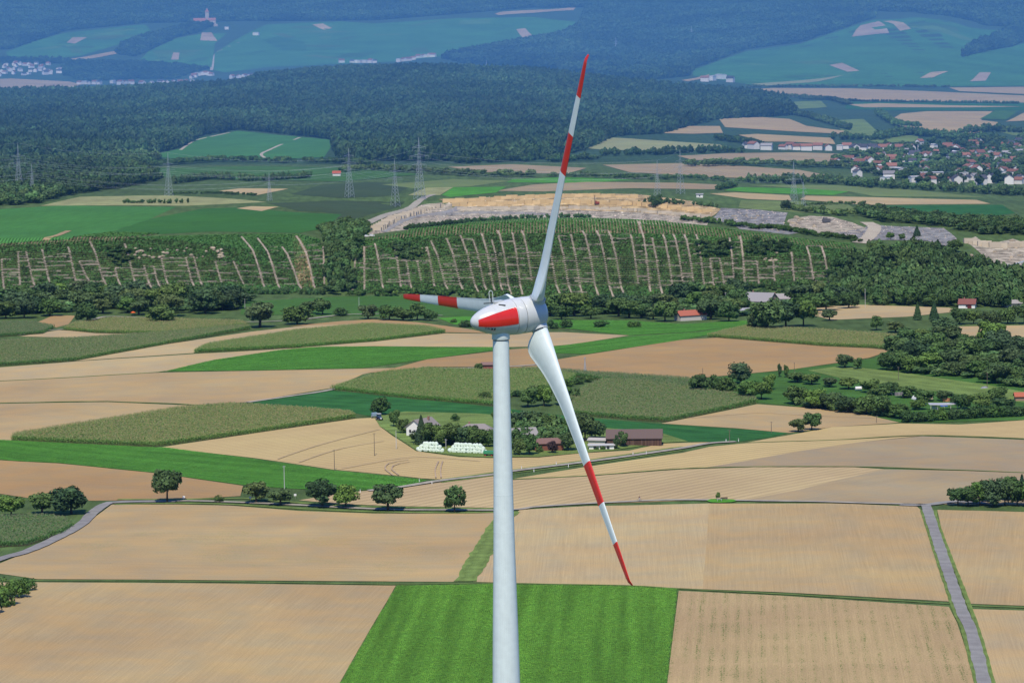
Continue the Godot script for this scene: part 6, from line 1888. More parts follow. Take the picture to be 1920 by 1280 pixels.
# name, label, colour, texture, layer, row angle, outline in metres (east, north)
const FIELDS := [
["tan_field","broad pale tan harrowed field filling the lower left corner","tan","soil",1,1.44,[-206,1078.6,-167,1079.4,-151.5,1080.6,-95.4,1080.9,-78.9,1080.5,-37.8,1077.6,-49.7,881.2,-53,822.5,-160,830.2]],
["tan_field","tan field below the lane tree row, left of the grass strip","tan","soil",1,-0.07,[-148.6,1266.1,-124.2,1260.5,-104.1,1253.5,-77.8,1236.2,-50.5,1226.6,-20,1222.8,-2.9,1223,-18.4,1083,-41.7,1086.2,-80.4,1087.4,-151.8,1087.4,-177.2,1109.5,-193,1062.4,-201,1052.2,-206.8,1083.2,-181.2,1091.9,-168.9,1123.6,-154.8,1192.3]],
["tan_field","lighter tan field directly right of the turbine tower","tanl","soil",1,1.54,[0.4,1221.4,1.9,1228,25.9,1232.4,69.8,1229.8,57.4,1052.1,35.3,1065.4,2.9,1078.1,-13.5,1082.5]],
["tan_field","wide tan field between the lighter field and the asphalt road","tan","soil",1,1.51,[69.8,1229.8,112.7,1219.3,141.5,1206.5,142,1197.7,128.9,1017.7,114.8,1023.7,57.4,1052.1]],
["tan_field","tan field with green volunteer plants left of the road, bottom right","tan","weedy",1,1.50,[50,1051,113.7,1015.7,127.6,1008.9,126.7,983.1,122.9,927.3,113.8,810.5,108.1,810.9,33.5,816.3]],
["tan_field","tan field right of the asphalt road above the cross track","tan","soil",1,1.41,[147.6,1198.1,157.2,1195,176.8,1191.3,202.1,1187.8,227.6,1186.1,200.1,1042.2,191.9,999.7,156.8,1007.5,134.1,1013.9,143.9,1156.5]],
["tan_field","tan field right of the road in the bottom right corner","tanl","soil",1,1.49,[133.1,1005,162.6,998.4,190.7,993.4,161.2,839.3,155.1,807.5,118.2,810.1]],
["beet_field","bright green leafy crop field under the lower blade tip","grsd","grass",1,1.53,[-37.4,1076.6,-7.1,1076.7,1.5,1074.8,35.2,1063.3,49.7,1054.2,33.5,816.3,22.1,817.1,-53,822.5]],
["tan_field","golden tan field between the lane and the thin green line","tanl","stubble",1,0.82,[-0.6,1229.5,-0.4,1295,28.7,1301,64.5,1315.4,91.9,1318.4,129.6,1313.3,141,1305,104.4,1255.4,82.9,1234.2,72.1,1237.8,26,1237]],
["brown_field","grey brown field left of the dark wood at the right edge","brng","soil",1,0.75,[82.9,1234.2,104.4,1255.4,141,1305,160.8,1298.5,170.8,1296.4,191.3,1289.2,200.3,1287.3,246.1,1282.6,231.3,1205.6,196.3,1205.5,161.7,1208,153.2,1209.7,113.2,1224.3]],
["stubble_field","upper golden stubble field below the orchard hedge","gold","stubble",1,0.24,[94.7,1397.4,135,1458,150.4,1465.4,165.9,1471.8,190,1463.7,218.8,1474.4,284.7,1484.4,265.2,1382.6,237,1393.6,169.3,1423.7,134.8,1409.5,114.7,1404.1]],
["stubble_field","golden stubble field along the lower side of the country road","gold","stubble",1,0.73,[-0.4,1297.5,56.1,1351.9,67,1363.5,78.7,1382.6,94.5,1395.6,114.6,1402.1,134.6,1407.4,157.5,1417.1,169.1,1421.6,141,1398.6,116.9,1370.8,90.6,1337.6,71.4,1317.7,64.6,1316.9,28.7,1302.3]],
["brown_field","rounded grey brown field on the right below the golden band","brng","soil",1,0.40,[71.4,1317.7,90.6,1337.6,116.9,1370.8,141,1398.6,168.8,1419.5,236.1,1387.8,264.2,1377.2,246.4,1284.1,200.6,1288.9,191.5,1290.8,161.4,1301.3,132.4,1314.5,92,1320]],
["stubble_field","golden stubble field with tyre tracks around the farm","gold","stubble",1,0.44,[-146.1,1421.6,-118.6,1449.9,-68.3,1498.8,-59.8,1500,-56.8,1463.6,-50.4,1428.8,-39.1,1375.7,-21.8,1356.7,-9.1,1352,9.8,1351.6,26.8,1362.8,46.1,1370.2,59.8,1392.5,69.7,1395.6,79.6,1398.8,67.9,1382.3,44,1352.7,-0.2,1318.2,-8.3,1310.3,-27.7,1300.2,-35.2,1303.9,-71.2,1335,-105.5,1378.4,-118.8,1393.4]],
["farmyard","green and earthy yard around the farm buildings","grs","grass",2,0.00,[-61.2,1507,-53.2,1512.9,-47.6,1519.7,-36.4,1513.3,-14.5,1502.7,-0.5,1488.9,30.9,1450.5,61.4,1429.6,71,1400.2,59.9,1394.3,39.7,1370.2,9.8,1353,-9.1,1353.4,-21.8,1359.7,-39.1,1377.3,-56.8,1463.6]],
["green_field","long bright green field left of the golden stubble","grn","grass",1,-0.71,[-279.4,1474.9,-241.4,1460.4,-198.3,1446.1,-160.9,1429.7,-148.4,1422.2,-143.9,1420.9,-117.9,1391,-71,1332.1,-42.4,1307,-33.1,1299.7,-40.7,1283.2,-64.4,1279.1,-84.9,1289.8,-103.1,1304.1,-140.9,1347.5,-161.8,1366,-182.9,1381.9,-208.1,1392.8,-266.7,1406.5]],
["brown_field","reddish brown field behind the trees at the left edge","brn","soil",1,-0.54,[-266.5,1405,-207.9,1391.3,-182.7,1380.4,-161.6,1364.5,-140.7,1346,-102.8,1301.3,-101.9,1276.1,-125.4,1272.7,-155.6,1277.3,-180.7,1286.8,-194.8,1301.6,-205.1,1299.9,-245,1288.8]],
["stubble_field","pale stubble wedge behind the right half of the tree row","tanl","stubble",1,0.84,[-79.2,1260.8,-64.2,1274,-52.5,1279.2,-43.4,1280,-27.5,1293.8,-8.3,1305.1,-0.4,1295,-0.6,1231.8,-43.4,1241.9,-63,1249.7]],
["tan_field","tan field at the left edge above the large maize field","tan","soil",1,0.82,[-301.5,1593.8,-236.6,1588.7,-187.4,1589.3,-157.5,1576.8,-142.6,1569.7,-152.1,1554.6,-192.7,1494.3,-211.9,1450.2,-279.4,1474.9]],
["tan_field","long tan field below the bright green wedge","tan","soil",1,0.10,[-320.5,1696,-279.6,1696.7,-251.8,1693.2,-220.7,1695.9,-206,1698.1,-177,1705,-162.8,1703.9,-122.1,1704,-58.3,1708.1,-73.2,1683.6,-84.9,1631.5,-122.1,1581.2,-132.4,1578.5,-143,1573.9,-187.9,1593.7,-237.2,1593.3,-302.5,1599.1]],
["tan_field","narrow tan field left of the bright green wedge","tanl","soil",1,0.30,[-327,1731,-314.4,1738.6,-288.3,1750.4,-274.9,1755.1,-224.5,1769,-194.7,1772.8,-149,1783.2,-124.8,1792.4,-112.6,1798.3,-100.6,1806.3,-121.7,1788.4,-151.8,1751.3,-172.2,1710.3,-177.2,1707.2,-206.3,1700.5,-221,1698.3,-252.2,1695.8,-280.2,1700.4,-321.4,1701.2]],
["green_field","bright green wedge shaped field left of the tower","grn","grass",1,0.48,[-172.2,1710.3,-151.8,1751.3,-121.7,1788.4,-100.6,1806.3,-72.7,1807.2,-11.2,1806.7,-0.1,1803.5,-14.8,1781.6,-29.2,1762.4,-43.3,1744.6,-74.3,1710,-109.8,1707,-134.8,1705.9,-159.6,1708]],
["tan_field","light tan sliver between two maize strips on the left","tanl","soil",1,0.85,[-224.8,1771.5,-199.2,1814.3,-174.4,1849.5,-159.2,1874.1,-144.2,1905.1,-108.5,1952.8,-79.6,1986.5,-81.5,1958.6,-117.8,1907.7,-132.3,1874.8,-160.3,1819.5,-165,1784.2,-194.9,1776.3]],
["tan_field","tan field behind the tower just below the nacelle","tanl","soil",1,0.43,[-111.4,1800.2,-73.7,1834.3,-36.2,1890.5,-11.6,1888.2,0.1,1899.3,29.4,1896.4,63.6,1869.4,30.9,1818.7,20.9,1810.2,-5.6,1806.7,-31.7,1808.8,-72.8,1810.1]],
["brown_field","brown field left of the nacelle below the tree belt","brn","soil",1,0.08,[-125.7,1939.3,-97.5,1975.7,-79.6,1986.5,-54.5,1967.8,-23.6,1919.4,-11.6,1891.7,-36.3,1897.5,-47.7,1936.9,-81.5,1958.6]],
["brown_field","brown patch beside the lone bushy tree at the far left","brn","soil",1,0.00,[-275,1990.7,-271.1,2043.4,-257.7,2037.3,-254.3,1980.2,-258.8,1960.2]],
["tan_field","thin tan wedge between maize strips at the far left","tanl","soil",1,0.00,[-272.8,1909.2,-255,1942.7,-205.8,1903.3,-240,1894.6]],
["green_field","long dark green field running behind the farm","dgrn","grass",1,-0.65,[-121.8,1576.9,-84.4,1620.6,-64.8,1600.1,-51.9,1585,-39.3,1569.6,2.1,1514.9,24.2,1488.8,37.2,1479.2,62.9,1463.6,93.7,1449,115,1434.8,104.7,1415.6,90.5,1399.2,71,1400.2,61.4,1429.6,30.9,1450.5,-0.5,1470,-35,1485.1,-46.7,1491.2,-63.6,1507.8,-76.6,1536.9]],
["brown_field","large reddish brown field right of the lower blade root","brn","soil",1,0.38,[-0.2,1698.2,21.3,1732.8,90.9,1836.4,111.2,1844.9,124.7,1833.6,151.4,1813.8,194.2,1764.9,179.2,1730.2,137.8,1683.6,94.2,1649.8,83.4,1638.7,55.3,1656.6,41,1666.7,12.9,1690.8]],
["brown_field","brown strip left of the tower below the bright wedge","brn","soil",1,0.00,[-73.4,1687.9,-58.3,1708.1,-43.3,1744.6,-14.7,1775.7,-0.1,1794.1,19.5,1807.1,21.9,1775.3,21.3,1732.8,-0.2,1698.2,-16,1706.2,-42.5,1710.9,-63.1,1692.9]],
["green_field","bright green strip right of the lower blade root","grn","grass",1,0.88,[19.5,1803.9,63.4,1862.6,101.8,1881.3,131.1,1926,133.8,1913.3,106.6,1862.8,90.9,1836.4,38,1760.7,21.8,1769.4]],
["tan_field","tan field above the end of the dark green field","tan","soil",1,0.40,[63,1465.6,109.7,1546.3,120.1,1540.9,150.3,1521.4,158.6,1499.4,166.4,1476,135,1458,115,1434.8,93.9,1451.1]],
["tan_field","tan field below the wooded slope with the two firs","tanl","soil",1,-0.22,[168.5,2016.6,177,2060.7,204.9,2069.8,217.3,2050.8,229.7,2034.4,242.1,2020.3,254.9,2010.5,257.4,1981.4,240.1,1965.2,223.4,1952.1,180.4,1944.5]],
["tan_field","tan field at the right edge above the garden trees","tanl","soil",1,-0.82,[234,1887.2,280.4,1889.4,321,1887.7,361.3,1884.7,330.7,1724.6,319.5,1731.8,263.9,1778.3,240.3,1786.8,237.8,1853]],
["meadow","deep green vineyard meadow left behind the nacelle","grsd","rows",1,1.26,[-165.5,2127.2,-151,2138.4,-136.7,2152.7,-137.8,2445.4,-121,2459.6,-102.5,2471,-83.6,2477,-42.8,2473.9,-22.4,2467.7,-9.6,2134.4,-9.1,2014.8,-39.2,2015.8,-84.3,2014.6,-99.4,2015.7,-114.3,2017.4,-129.3,2020.4,-159.5,2028]],
["meadow","bright meadow right of the hub in front of the tree belt","grn","grass",1,0.00,[21.7,1985.5,37,1983.1,67.3,1976,96.1,1940.4,133.3,1958.5,131.7,1925.8,99.2,1885.6,63.6,1869.4,27,1929.8]],
["meadow","small bright meadow patch left behind the nacelle tail","grn","grass",1,0.00,[-43.1,2002.3,-24.7,2018.8,-11.9,1946.6,-14.8,1927.2,-33,1953.2]],
["meadow","sloping green garden meadow among the orchard trees on the right","grsd","grass",1,0.00,[85.9,1638.8,137.8,1683.6,181.6,1727.4,207.1,1810.7,230.7,1776.9,246.6,1772.5,262.2,1766.7,321.4,1742,333.4,1739.1,284.7,1484.4,218.8,1474.4,197.8,1474.9,166.2,1473.9,150.3,1521.4,120.4,1545.6,110.2,1552.5,82.5,1621.9]],
["meadow","open green slope between the orchard rows on the right","grs","grass",2,-0.98,[143.8,1677,162.5,1696.6,190,1661.7,200.7,1644,221,1606.4,233.8,1575.2,270.3,1533.4,265.6,1506.9,228.2,1537.6,196.3,1587.9,161.6,1634.4]],
["vineyard","large green vineyard with fine rows at the left edge","ving","rows",1,1.46,[-542.9,2899,-476.2,2917.2,-431.6,2932.1,-407.7,2955.3,-383.6,2980.8,-331,2961.1,-284.7,2953.4,-288.9,2773.5,-301.5,2602.9,-324.5,2546.2,-374.7,2540.1,-475.7,2535.7]],
["vineyard","darker green vineyard above the left terraces","vin","rows",1,1.10,[-300.8,2596.5,-288.9,2773.5,-260,2931.7,-230.2,2954.1,-205.4,2924.4,-181.4,2899.7,-161,2894.5,-141.7,2909.8,-145,2729.8,-162.6,2659.8,-183.8,2650.4,-226.1,2636.4,-262.5,2593.5,-280.9,2588.9]],
["pale_field","pale grassy field below the left electricity pylons","pale","grass",1,0.00,[-403.3,2973.9,-387.6,3125.3,-313.5,3154.3,-245.4,3090.3,-213.5,3042.3,-277.1,2970.5,-332.8,2977.8]],
["tan_field","small tan field right of the slender pylon","tanl","soil",1,0.00,[-271.5,3233.2,-255.2,3280.8,-208.9,3267.5,-231,3155.6]],
["tan_field","small tan patch in the middle of the left vineyards","tanl","soil",2,0.00,[-232.1,2937.6,-222.4,2972.2,-198.4,2969.5,-208.4,2903.7]],
["orchard_field","dark orchard rows right of the small tan field","dark","rows",1,1.26,[-200.8,3176.7,-182.3,3333.7,-160.7,3365.1,-138.8,3400.3,-90.7,3361.6,-105.6,3182.1,-129.2,3158,-152.2,3130.2,-176.1,3149.6]],
["orchard_field","dark orchard strip beside the quarry track","dark","rows",1,1.03,[-212.3,3024.9,-191.9,3046.6,-171.4,3071.7,-151,3105.1,-122.9,3119.4,-94.2,3123.6,-110.2,3031.5,-136.1,2791.9,-145.7,2728.7,-141.7,2909.8,-177.9,2916.6]],
["meadow","green meadow strip below the small hillside vineyard","grsd","grass",1,0.00,[-389.1,3650.7,-376.5,3737.6,-321.5,3768,-265.6,3797,-182.2,3762.8,-150.5,3692.8,-119.7,3619.1,-90.4,3560.8,-116.4,3515.2,-141.2,3460.2,-164.8,3397.3,-208.4,3427.3,-283.9,3461,-334.6,3479.2]],
["vineyard","hillside vineyard enclosed by the forest on the left","ving","rows",1,1.26,[-438.1,4193.7,-419.4,4441.7,-423.2,4756,-388.5,4970.3,-347.7,4905.2,-307.3,4831.1,-236.1,4667.7,-220.1,4118.4,-270.7,4050.1,-299.3,4058,-391.4,4075.2]],
["brown_field","brown field below the forest left of the upper blade","brng","soil",1,0.00,[-66.1,3740.9,3,3791.4,82.6,3699.4,60.1,3553.8,-0,3568.4,-30.4,3588.3]],
["brown_field","brown field right of the upper blade below the forest","brng","soil",1,0.00,[102,3785.2,161.7,3820.9,193.4,3865.8,263.2,3844,319.2,3806.8,354.9,3662.4,302.5,3608.5,210.1,3547.5,181.3,3555,152.8,3569,124.7,3601.5]],
["green_field","thin green strip behind the yellow quarry","grn","grass",1,0.00,[2.5,3435.1,29.1,3455.9,56.2,3483,90.4,3461.9,124.4,3443.1,99.3,3402,74.9,3364.9,49,3362.8,23.1,3365.3,-2.8,3371]],
["brown_field","brown strip right behind the yellow quarry wall","brng","soil",1,0.00,[-12.7,3223,22.9,3329.5,48.9,3354.4,75.4,3385.6,122.4,3388.6,146.1,3394.6,170.1,3404.6,204.1,3404.1,195.9,3309.7,167.8,3291.3,140.3,3280.8,113.2,3276.2,58.5,3228.5,31.8,3208,9.6,3214.1]],
["green_field","bright green patch behind the left end of the quarry","grn","grass",1,0.00,[-62.4,3173.9,-53.5,3297.6,-2.8,3293.4,-12.6,3197.8,-53.6,3146.5]],
["olive_field","olive strips behind the tall pylon","olv","soil",1,0.00,[-123.9,3348.9,-79.1,3422.4,-55.9,3452.9,-26.5,3427.3,2.5,3401.9,-38.4,3303.8,-64.9,3295.1,-91.2,3283.1]],
["pale_field","pale field at the foot of the tall pylon","pale","grass",1,0.00,[-93.4,3181.1,-78.8,3293.2,-53.5,3297.6,-63.9,3174.4]],
["green_field","bright green field left of the right pylon","grn","grass",1,0.00,[204.4,3299.1,223.1,3374.5,286.3,3415.6,309.4,3404.4,332.1,3389.8,308.6,3306.2,277.3,3303.1,245.7,3294.8]],
["tan_field","tan strip left of the right pylon","tanl","soil",1,0.00,[186.1,3229.1,213.9,3273.9,239.3,3277,264.3,3274.5,259.4,3183.2,217,3172.9]],
["tan_field","long pale tan strip right of the right pylon","tanl","soil",1,0.00,[268.7,3207,280.8,3278.4,313.8,3285.7,346.5,3288.9,370.7,3288.2,442.8,3281.7,446.9,3217.3,421.8,3205.9,371.8,3179.7,322,3149.4,295.8,3179.9]],
["olive_field","olive field below the right pylon","olv","grass",1,0.00,[210.1,3143.3,233.1,3159.1,256,3172.4,282.1,3163.7,307.6,3150.6,306.8,3037.3,249.2,2975.8,227,3030.6,202.7,3068.5]],
["green_field","deep green field right above the quarry","dgrn","grass",1,0.00,[325.2,3133.3,351.2,3149.4,403.2,3177.6,429.4,3190,455.4,3200.5,445,3045,382.2,2940.5,362,2961,340.8,2974.5]],
["pale_field","pale green strips in front of the village","olv","soil",1,0.00,[234.4,3425.1,295.8,3486,326.8,3512.5,373.9,3480.4,396.6,3461,459.1,3334.5,403.9,3323.6,348.6,3309.3,332.1,3389.8,308.3,3403.5,284,3413.8]],
["tan_field","long tan field at the foot of the vineyard hill","tan","soil",1,0.00,[464.8,6844.5,535.1,7008.5,591.2,7036.2,647.4,7060,701.2,7056.4,786.9,6951.6,868.3,6836.4,947.5,6703.5,985,6633,1116,6576.2,1158.1,6552,1199.9,6527.3,1132.1,6158.3,1091.4,6174.4,966.8,6214.7,923.7,6220.3,823.7,6258.9,721.7,6291.3,678.3,6336.8,633.9,6379.6,581.4,6449.2,527.3,6514.3]],
["tan_field","tan field at the far right below the vineyard hill","tan","soil",1,0.00,[907.3,7143.1,960.4,7157.5,1066,7177.9,1116.3,7175.7,1258.5,7120.1,1304.5,7096.4,1227.5,6677.5,1137.5,6702.9,1091.5,6711.6,998.6,6724,949.4,6815.8,897.7,6901]],
["green_field","teal green strips right of the forest tip","dgrn","grass",1,0.00,[571.4,5888.5,619.2,5849.1,665.5,5802.4,766.3,5822.7,816.4,5829.4,865.7,5829.8,949.9,5840.7,990.7,5838.2,1071.4,5828,1111.2,6044.3,990.4,6159.3,948.4,6194.4,904.9,6222.1,812.3,6245.4,718.3,6261.7,667,6276.9,614.1,6277.6]],
["tan_field","thin tan strip between teal green strips","tan","soil",2,0.00,[598.9,6123.1,664,6203.3,772.8,6085.1,813.7,6064.8,893.8,6018.9,776.7,5971.6,652.5,5968.4,610.1,5956.6]],
["tan_field","broad tan field above the village","tan","soil",1,0.00,[579.3,5299.3,641.2,5666.1,698.3,5778.2,807.6,5785.4,734.8,5395.2,748.8,5306,694.5,4975.8,644.5,4841.7,576.4,5025.9]],
["green_field","dark green rectangle beside the broad tan field","grsd","grass",2,0.00,[739.5,5441.8,814.6,5810,854.9,5804.9,774.4,5405.3]],
["tan_field","tan corner field at the right edge above the village","tan","soil",1,0.00,[764,5332.8,847.2,5704.8,935.5,5752.2,979.6,5772.4,1066.7,5802.2,980.2,5331.9,945,5345.8,800.2,5388.6]],
["tan_field","tan strip fields right of the forest tip","tan","stubble",1,0.00,[322.2,5355.8,371.8,5419,434.1,5366.4,437.2,5095.7,482.9,4923.4,479.1,4809.5,408.7,4869.2,344.3,4947.1,311.1,4983.9]],
["tan_field","small tan field below the forest edge","tan","soil",1,0.00,[207.1,4844.7,249.9,4983.8,305.5,5016.8,295.7,4784.6,251.7,4731.8,208,4730.8]],
["tan_field","tan strip just behind the first village houses","tan","soil",1,0.00,[312.9,4722.9,341.6,4769.4,434.9,4669.1,422,4479.5,366.2,4530.4,330.3,4514.9]],
["pale_field","pale tan field right of the red blade band","pale","soil",1,0.00,[88.9,4323.3,108.6,4533.2,138,4582.6,171.1,4526.1,268.7,4415.4,269,4291.9,190.4,4189.6,152.3,4204.8,114.6,4245.3]],
["brown_field","brown field in front of the first village houses","brng","soil",1,0.00,[196.9,4058.6,259.2,4157.1,322.1,4198.5,354.9,4230.8,452.1,4227.3,448.6,4123.8,373.5,4011.9,335.9,4004.7,298.7,4002,239.3,3969.8,209.8,3950.8]],
["meadow","green meadow hollow above the village","grs","grass",1,0.00,[497.7,5341.3,554.2,5412.5,523.2,4926,560.5,4747.8,541.1,4583.7,484.8,4532.3,462.6,4731.6]],
["meadow","meadow at the right edge above the village","grs","grass",1,0.00,[694.2,4995.4,752.1,5064.7,788.8,5070.5,823.6,5064.3,924.6,5029.1,869,4726.6,802.5,4763.4,696.2,4787.8]],
["meadow","small meadow behind the forest tip","grs","grass",1,0.00,[498.3,6216.9,568.9,6311.3,548.3,5961.5,492.5,5864.8]],
["tan_field","curving tan field at the foot of the right hill","pale","soil",2,0.00,[504.4,7213.8,567.3,7369.3,629.9,7495.1,745.5,7714.7,666.3,7452.2,600.3,7309.7,534,7136.2]],
["tan_field","tiny tan field beside the far hamlet","tan","soil",2,0.00,[367.5,7353.7,455.1,7829.4,434.9,7584.1,377,7276.2]],
["vineyard","smooth green vineyard hill on the right skyline","ving","rows",1,1.27,[432.7,8104.8,519.3,8502.1,610.9,8883,682.5,8927.3,752.3,8943.1,833.1,9150.8,919.1,9383,1044.8,9891.2,1087.3,9597.5,1169.1,9666.4,1224.5,9193.2,1363.8,9375.8,1106.3,8383.7,1077.7,8254.2,1195.2,8565.1,1329.8,8953.3,1413.9,9088.4,1496.3,9200.6,1575.8,9286.7,1655.2,9365.2,1738.6,9459.7,1355.8,7375.9,1301.3,7362.3,1246.1,7343.3,1135.4,7298.6,1077.8,7257.6,792.7,7198.4,678.6,7160.2,621.2,7132.2,504.3,7181,459.4,7434.2,412.9,7736.6]],
["bare_patch","large bare patch near the top of the right vineyard hill","patch","soil",2,0.00,[890.7,8982.8,956.9,9415,1028.6,9627,985.7,8969.3]],
["bare_patch","pale bare strip near the top of the right vineyard hill","tanl","soil",2,0.00,[1034,9567.6,1051.1,9510,1049.1,9029.2,1016.7,9000.4]],
["bare_patch","bare patch in the lower middle of the right vineyard hill","patch","soil",2,0.00,[748.2,8087.8,784.5,8141.4,794.8,7850.3,765.7,7823.7]],
["bare_patch","left of two bare patches low on the right vineyard hill","tanl","soil",2,0.00,[900.8,7596.6,942.9,7750.2,988.4,7790.7,931.8,7611.5]],
["bare_patch","right of two bare patches low on the right vineyard hill","patch","soil",2,0.00,[995.3,7482.9,1061.3,7807.9,1089.1,7826.4,1033.6,7519.4]],
["vineyard","long green vineyard slope below the castle","ving","rows",1,1.37,[-821,9696.8,-911.6,10821.2,-906.9,11398.2,-858.8,12440,-753.5,12593.9,-604.8,12714.5,-480,12502,-378.3,12520.2,-276,12526.9,-173.5,12518.8,-83.2,12408.7,5.4,12325.7,93.3,12293.8,253.3,11860.1,186.7,11173.2,63.8,10717,-22.9,10228.2,-103.7,9932.3,-180.6,9686,-311.7,9600.7,-384.7,9583.6,-457,9557.6,-526.9,9583.4,-669,9653.1,-777.3,9524.6]],
["bare_patch","bare patch on the vineyard slope right of the castle","tanl","soil",2,0.00,[-699.3,12484.6,-665.6,12572.2,-612.2,12191,-638.2,12080.7]],
["bare_patch","bare patch on the vineyard slope left of the upper blade","patch","soil",2,0.00,[30.5,11579.5,61,11625.7,86.1,11029.7,49,11037.7]],
["bare_patch","wide dull patch in the middle of the castle vineyard slope","vin","rows",2,0.00,[-804.4,11508.2,-772.7,11700,-657.8,11261.2,-604.2,10469.9,-683,10572.5]],
["vineyard","far left vineyard slope under the blue forest","ving","rows",1,0.00,[-1592.6,11035.8,-1591.9,11657.1,-1545,12137.4,-1467.4,12267.5,-1392.2,12437.7,-1332.4,12780,-1223.3,11938.1,-1250,11637.2,-1268,11267.9,-1331.5,10835.8,-1403.6,10750.6,-1549,10788.7]],
["vineyard","vineyard slope just left below the castle","ving","rows",1,0.00,[-1132.2,10706.8,-1142.3,11065.5,-1104.5,11605.3,-1047.2,11806.1,-956.3,11867.9,-956.4,11362.4,-844.2,9902.2,-978.2,10257.8,-1104.1,10530.5]],
["bare_patch","bare patch on the far left vineyard slope","patch","soil",2,0.00,[-1449.3,11433.1,-1469.5,11767.5,-1414.3,11713,-1412.5,11361.6]],
["bare_patch","bare patch high on the far left hill","patch","soil",2,0.00,[-1794.1,13097.4,-1927,14297.1,-1848.5,14081.8,-1737.3,13062]],
["bare_patch","bare trapezoid patch directly below the castle","patch","soil",2,0.00,[-1016.4,11512.1,-1043.7,11890.8,-1011,11892.6,-957.8,11486]],
["bare_patch","small bare rectangle low below the castle","patch","soil",2,0.00,[-1029,10624.2,-1055.8,10976.3,-1034.5,10964.7,-1003.7,10598.1]],
["tan_field","tan field at the left edge behind the forest","tan","soil",1,0.00,[-1760.8,9469.2,-1690.5,9498.2,-1620.5,9532.2,-1547.5,9550.8,-1473.1,9562.8,-1397.4,9566.5,-1373.7,9606.2,-1166.1,9243.4,-1107,9014.2,-1094.2,8669.2,-1264.1,8649.1,-1334.5,8657.8,-1405.7,8670.9,-1622.3,8719.6]],
["tan_field","narrow tan strip on the far left valley side","tan","soil",2,0.00,[-1350.4,10693.9,-1246.1,11039,-1229.9,10937.8,-1310.2,10659.4]],
["tan_field","pale strip field on the far hilltop above the blade","tan","soil",1,0.00,[-43.7,12764.1,-20.6,13093.6,123.5,13491.4,280,14082.7,248.5,12905,96.5,12678.7,-29.7,12603.2]],
["meadow","thin bright clearing in the forest left of the upper blade","grn","grass",1,0.00,[-208.2,6242.1,-146.6,6269.5,-84,6342.2,-80.9,6245.8,-144.2,6165.7]],
["quarry_floor","pale limestone quarry floor with loading tracks","lime","rock",1,0.00,[-111.9,2721.1,-98.4,2954.3,-79.1,3092.6,-50.9,3123.7,1.9,3108.2,45.8,3100.2,110.8,3077.1,131.9,3053.2,151.7,3011.3,169.3,2941.7,137.7,2603.4,117.5,2599.3,77.6,2603.6,37.7,2618.6,20.2,3015.6,-3,3033.4,-26.4,3046.9,-48.9,2978.3,-69.8,2892.4,-94.8,2596.8]],
["quarry_face","yellow rock face at the back of the quarry","rock","rock",2,0.00,[-64.6,3136.2,-27,3139.5,-2.8,3143.3,21.5,3150.9,51,3174.8,82.8,3174.6,114.6,3176.9,137.5,3142.2,165,3113.5,186.5,3059.6,169.9,2952.8,143.8,3025.1,114.9,3059.1,68.2,3078.9,44.6,3087,-2.9,3101.1,-26.8,3105.8,-50.8,3113.2]],
["quarry_face","pale rough quarry flank at the left end of the pit","lime","rock",2,0.00,[-109.3,2762.1,-105.5,2921.2,-92.8,3071.7,-79.5,3112.8,-60.5,3120.5,-62.1,3101.8,-78.1,3049,-103.5,2743.3]],
["spoil_heap","grey rubble slope right of the yellow quarry face","spoil","rock",2,0.00,[171.5,2939.8,187,3067.3,217.4,3043.5,238.9,2972.2,227.8,2879,239.2,2755.6,195,2618,187.6,2876.4]],
["spoil_heap","pale limestone spoil slope left of the white haul road","lime","rock",2,0.00,[233.7,2908.5,255.2,2938.6,272.6,2931.5,285.1,2876.1,290.1,2817.2,265.9,2682.4,243,2704.2,228.6,2781.9]],
["spoil_heap","smooth grey spoil terrace right of the white haul road","spoil","rock",2,0.00,[243,2704.2,275.9,2783.2,301.9,2866.5,308.2,2843.5,333.3,2833.8,353.9,2823.2,349.2,2703,330,2633,323.3,2678.5,302.2,2674.1,280.7,2666.3,261.8,2641.1]],
["quarry_face","pale rocky quarry slope at the right edge","lime","rock",2,0.00,[352.4,2686.3,366.3,2721.9,366.4,2661.9,393.2,2704.9,398,2681,436,2680.6,492.1,2675.6,471.2,2561.6,434.3,2558.3,415.4,2554.1,396.4,2548.6,376.9,2538.9,359.7,2555.6]],
["rock_outcrop_ground","bare sandy terrace strip at the right end of the left vineyard","terr","rock",2,0.00,[-165.7,2630.6,-162.2,2638.4,-150.9,2560.8,-142.5,2492.4,-151.3,2492.2,-158.2,2527.6]],
]
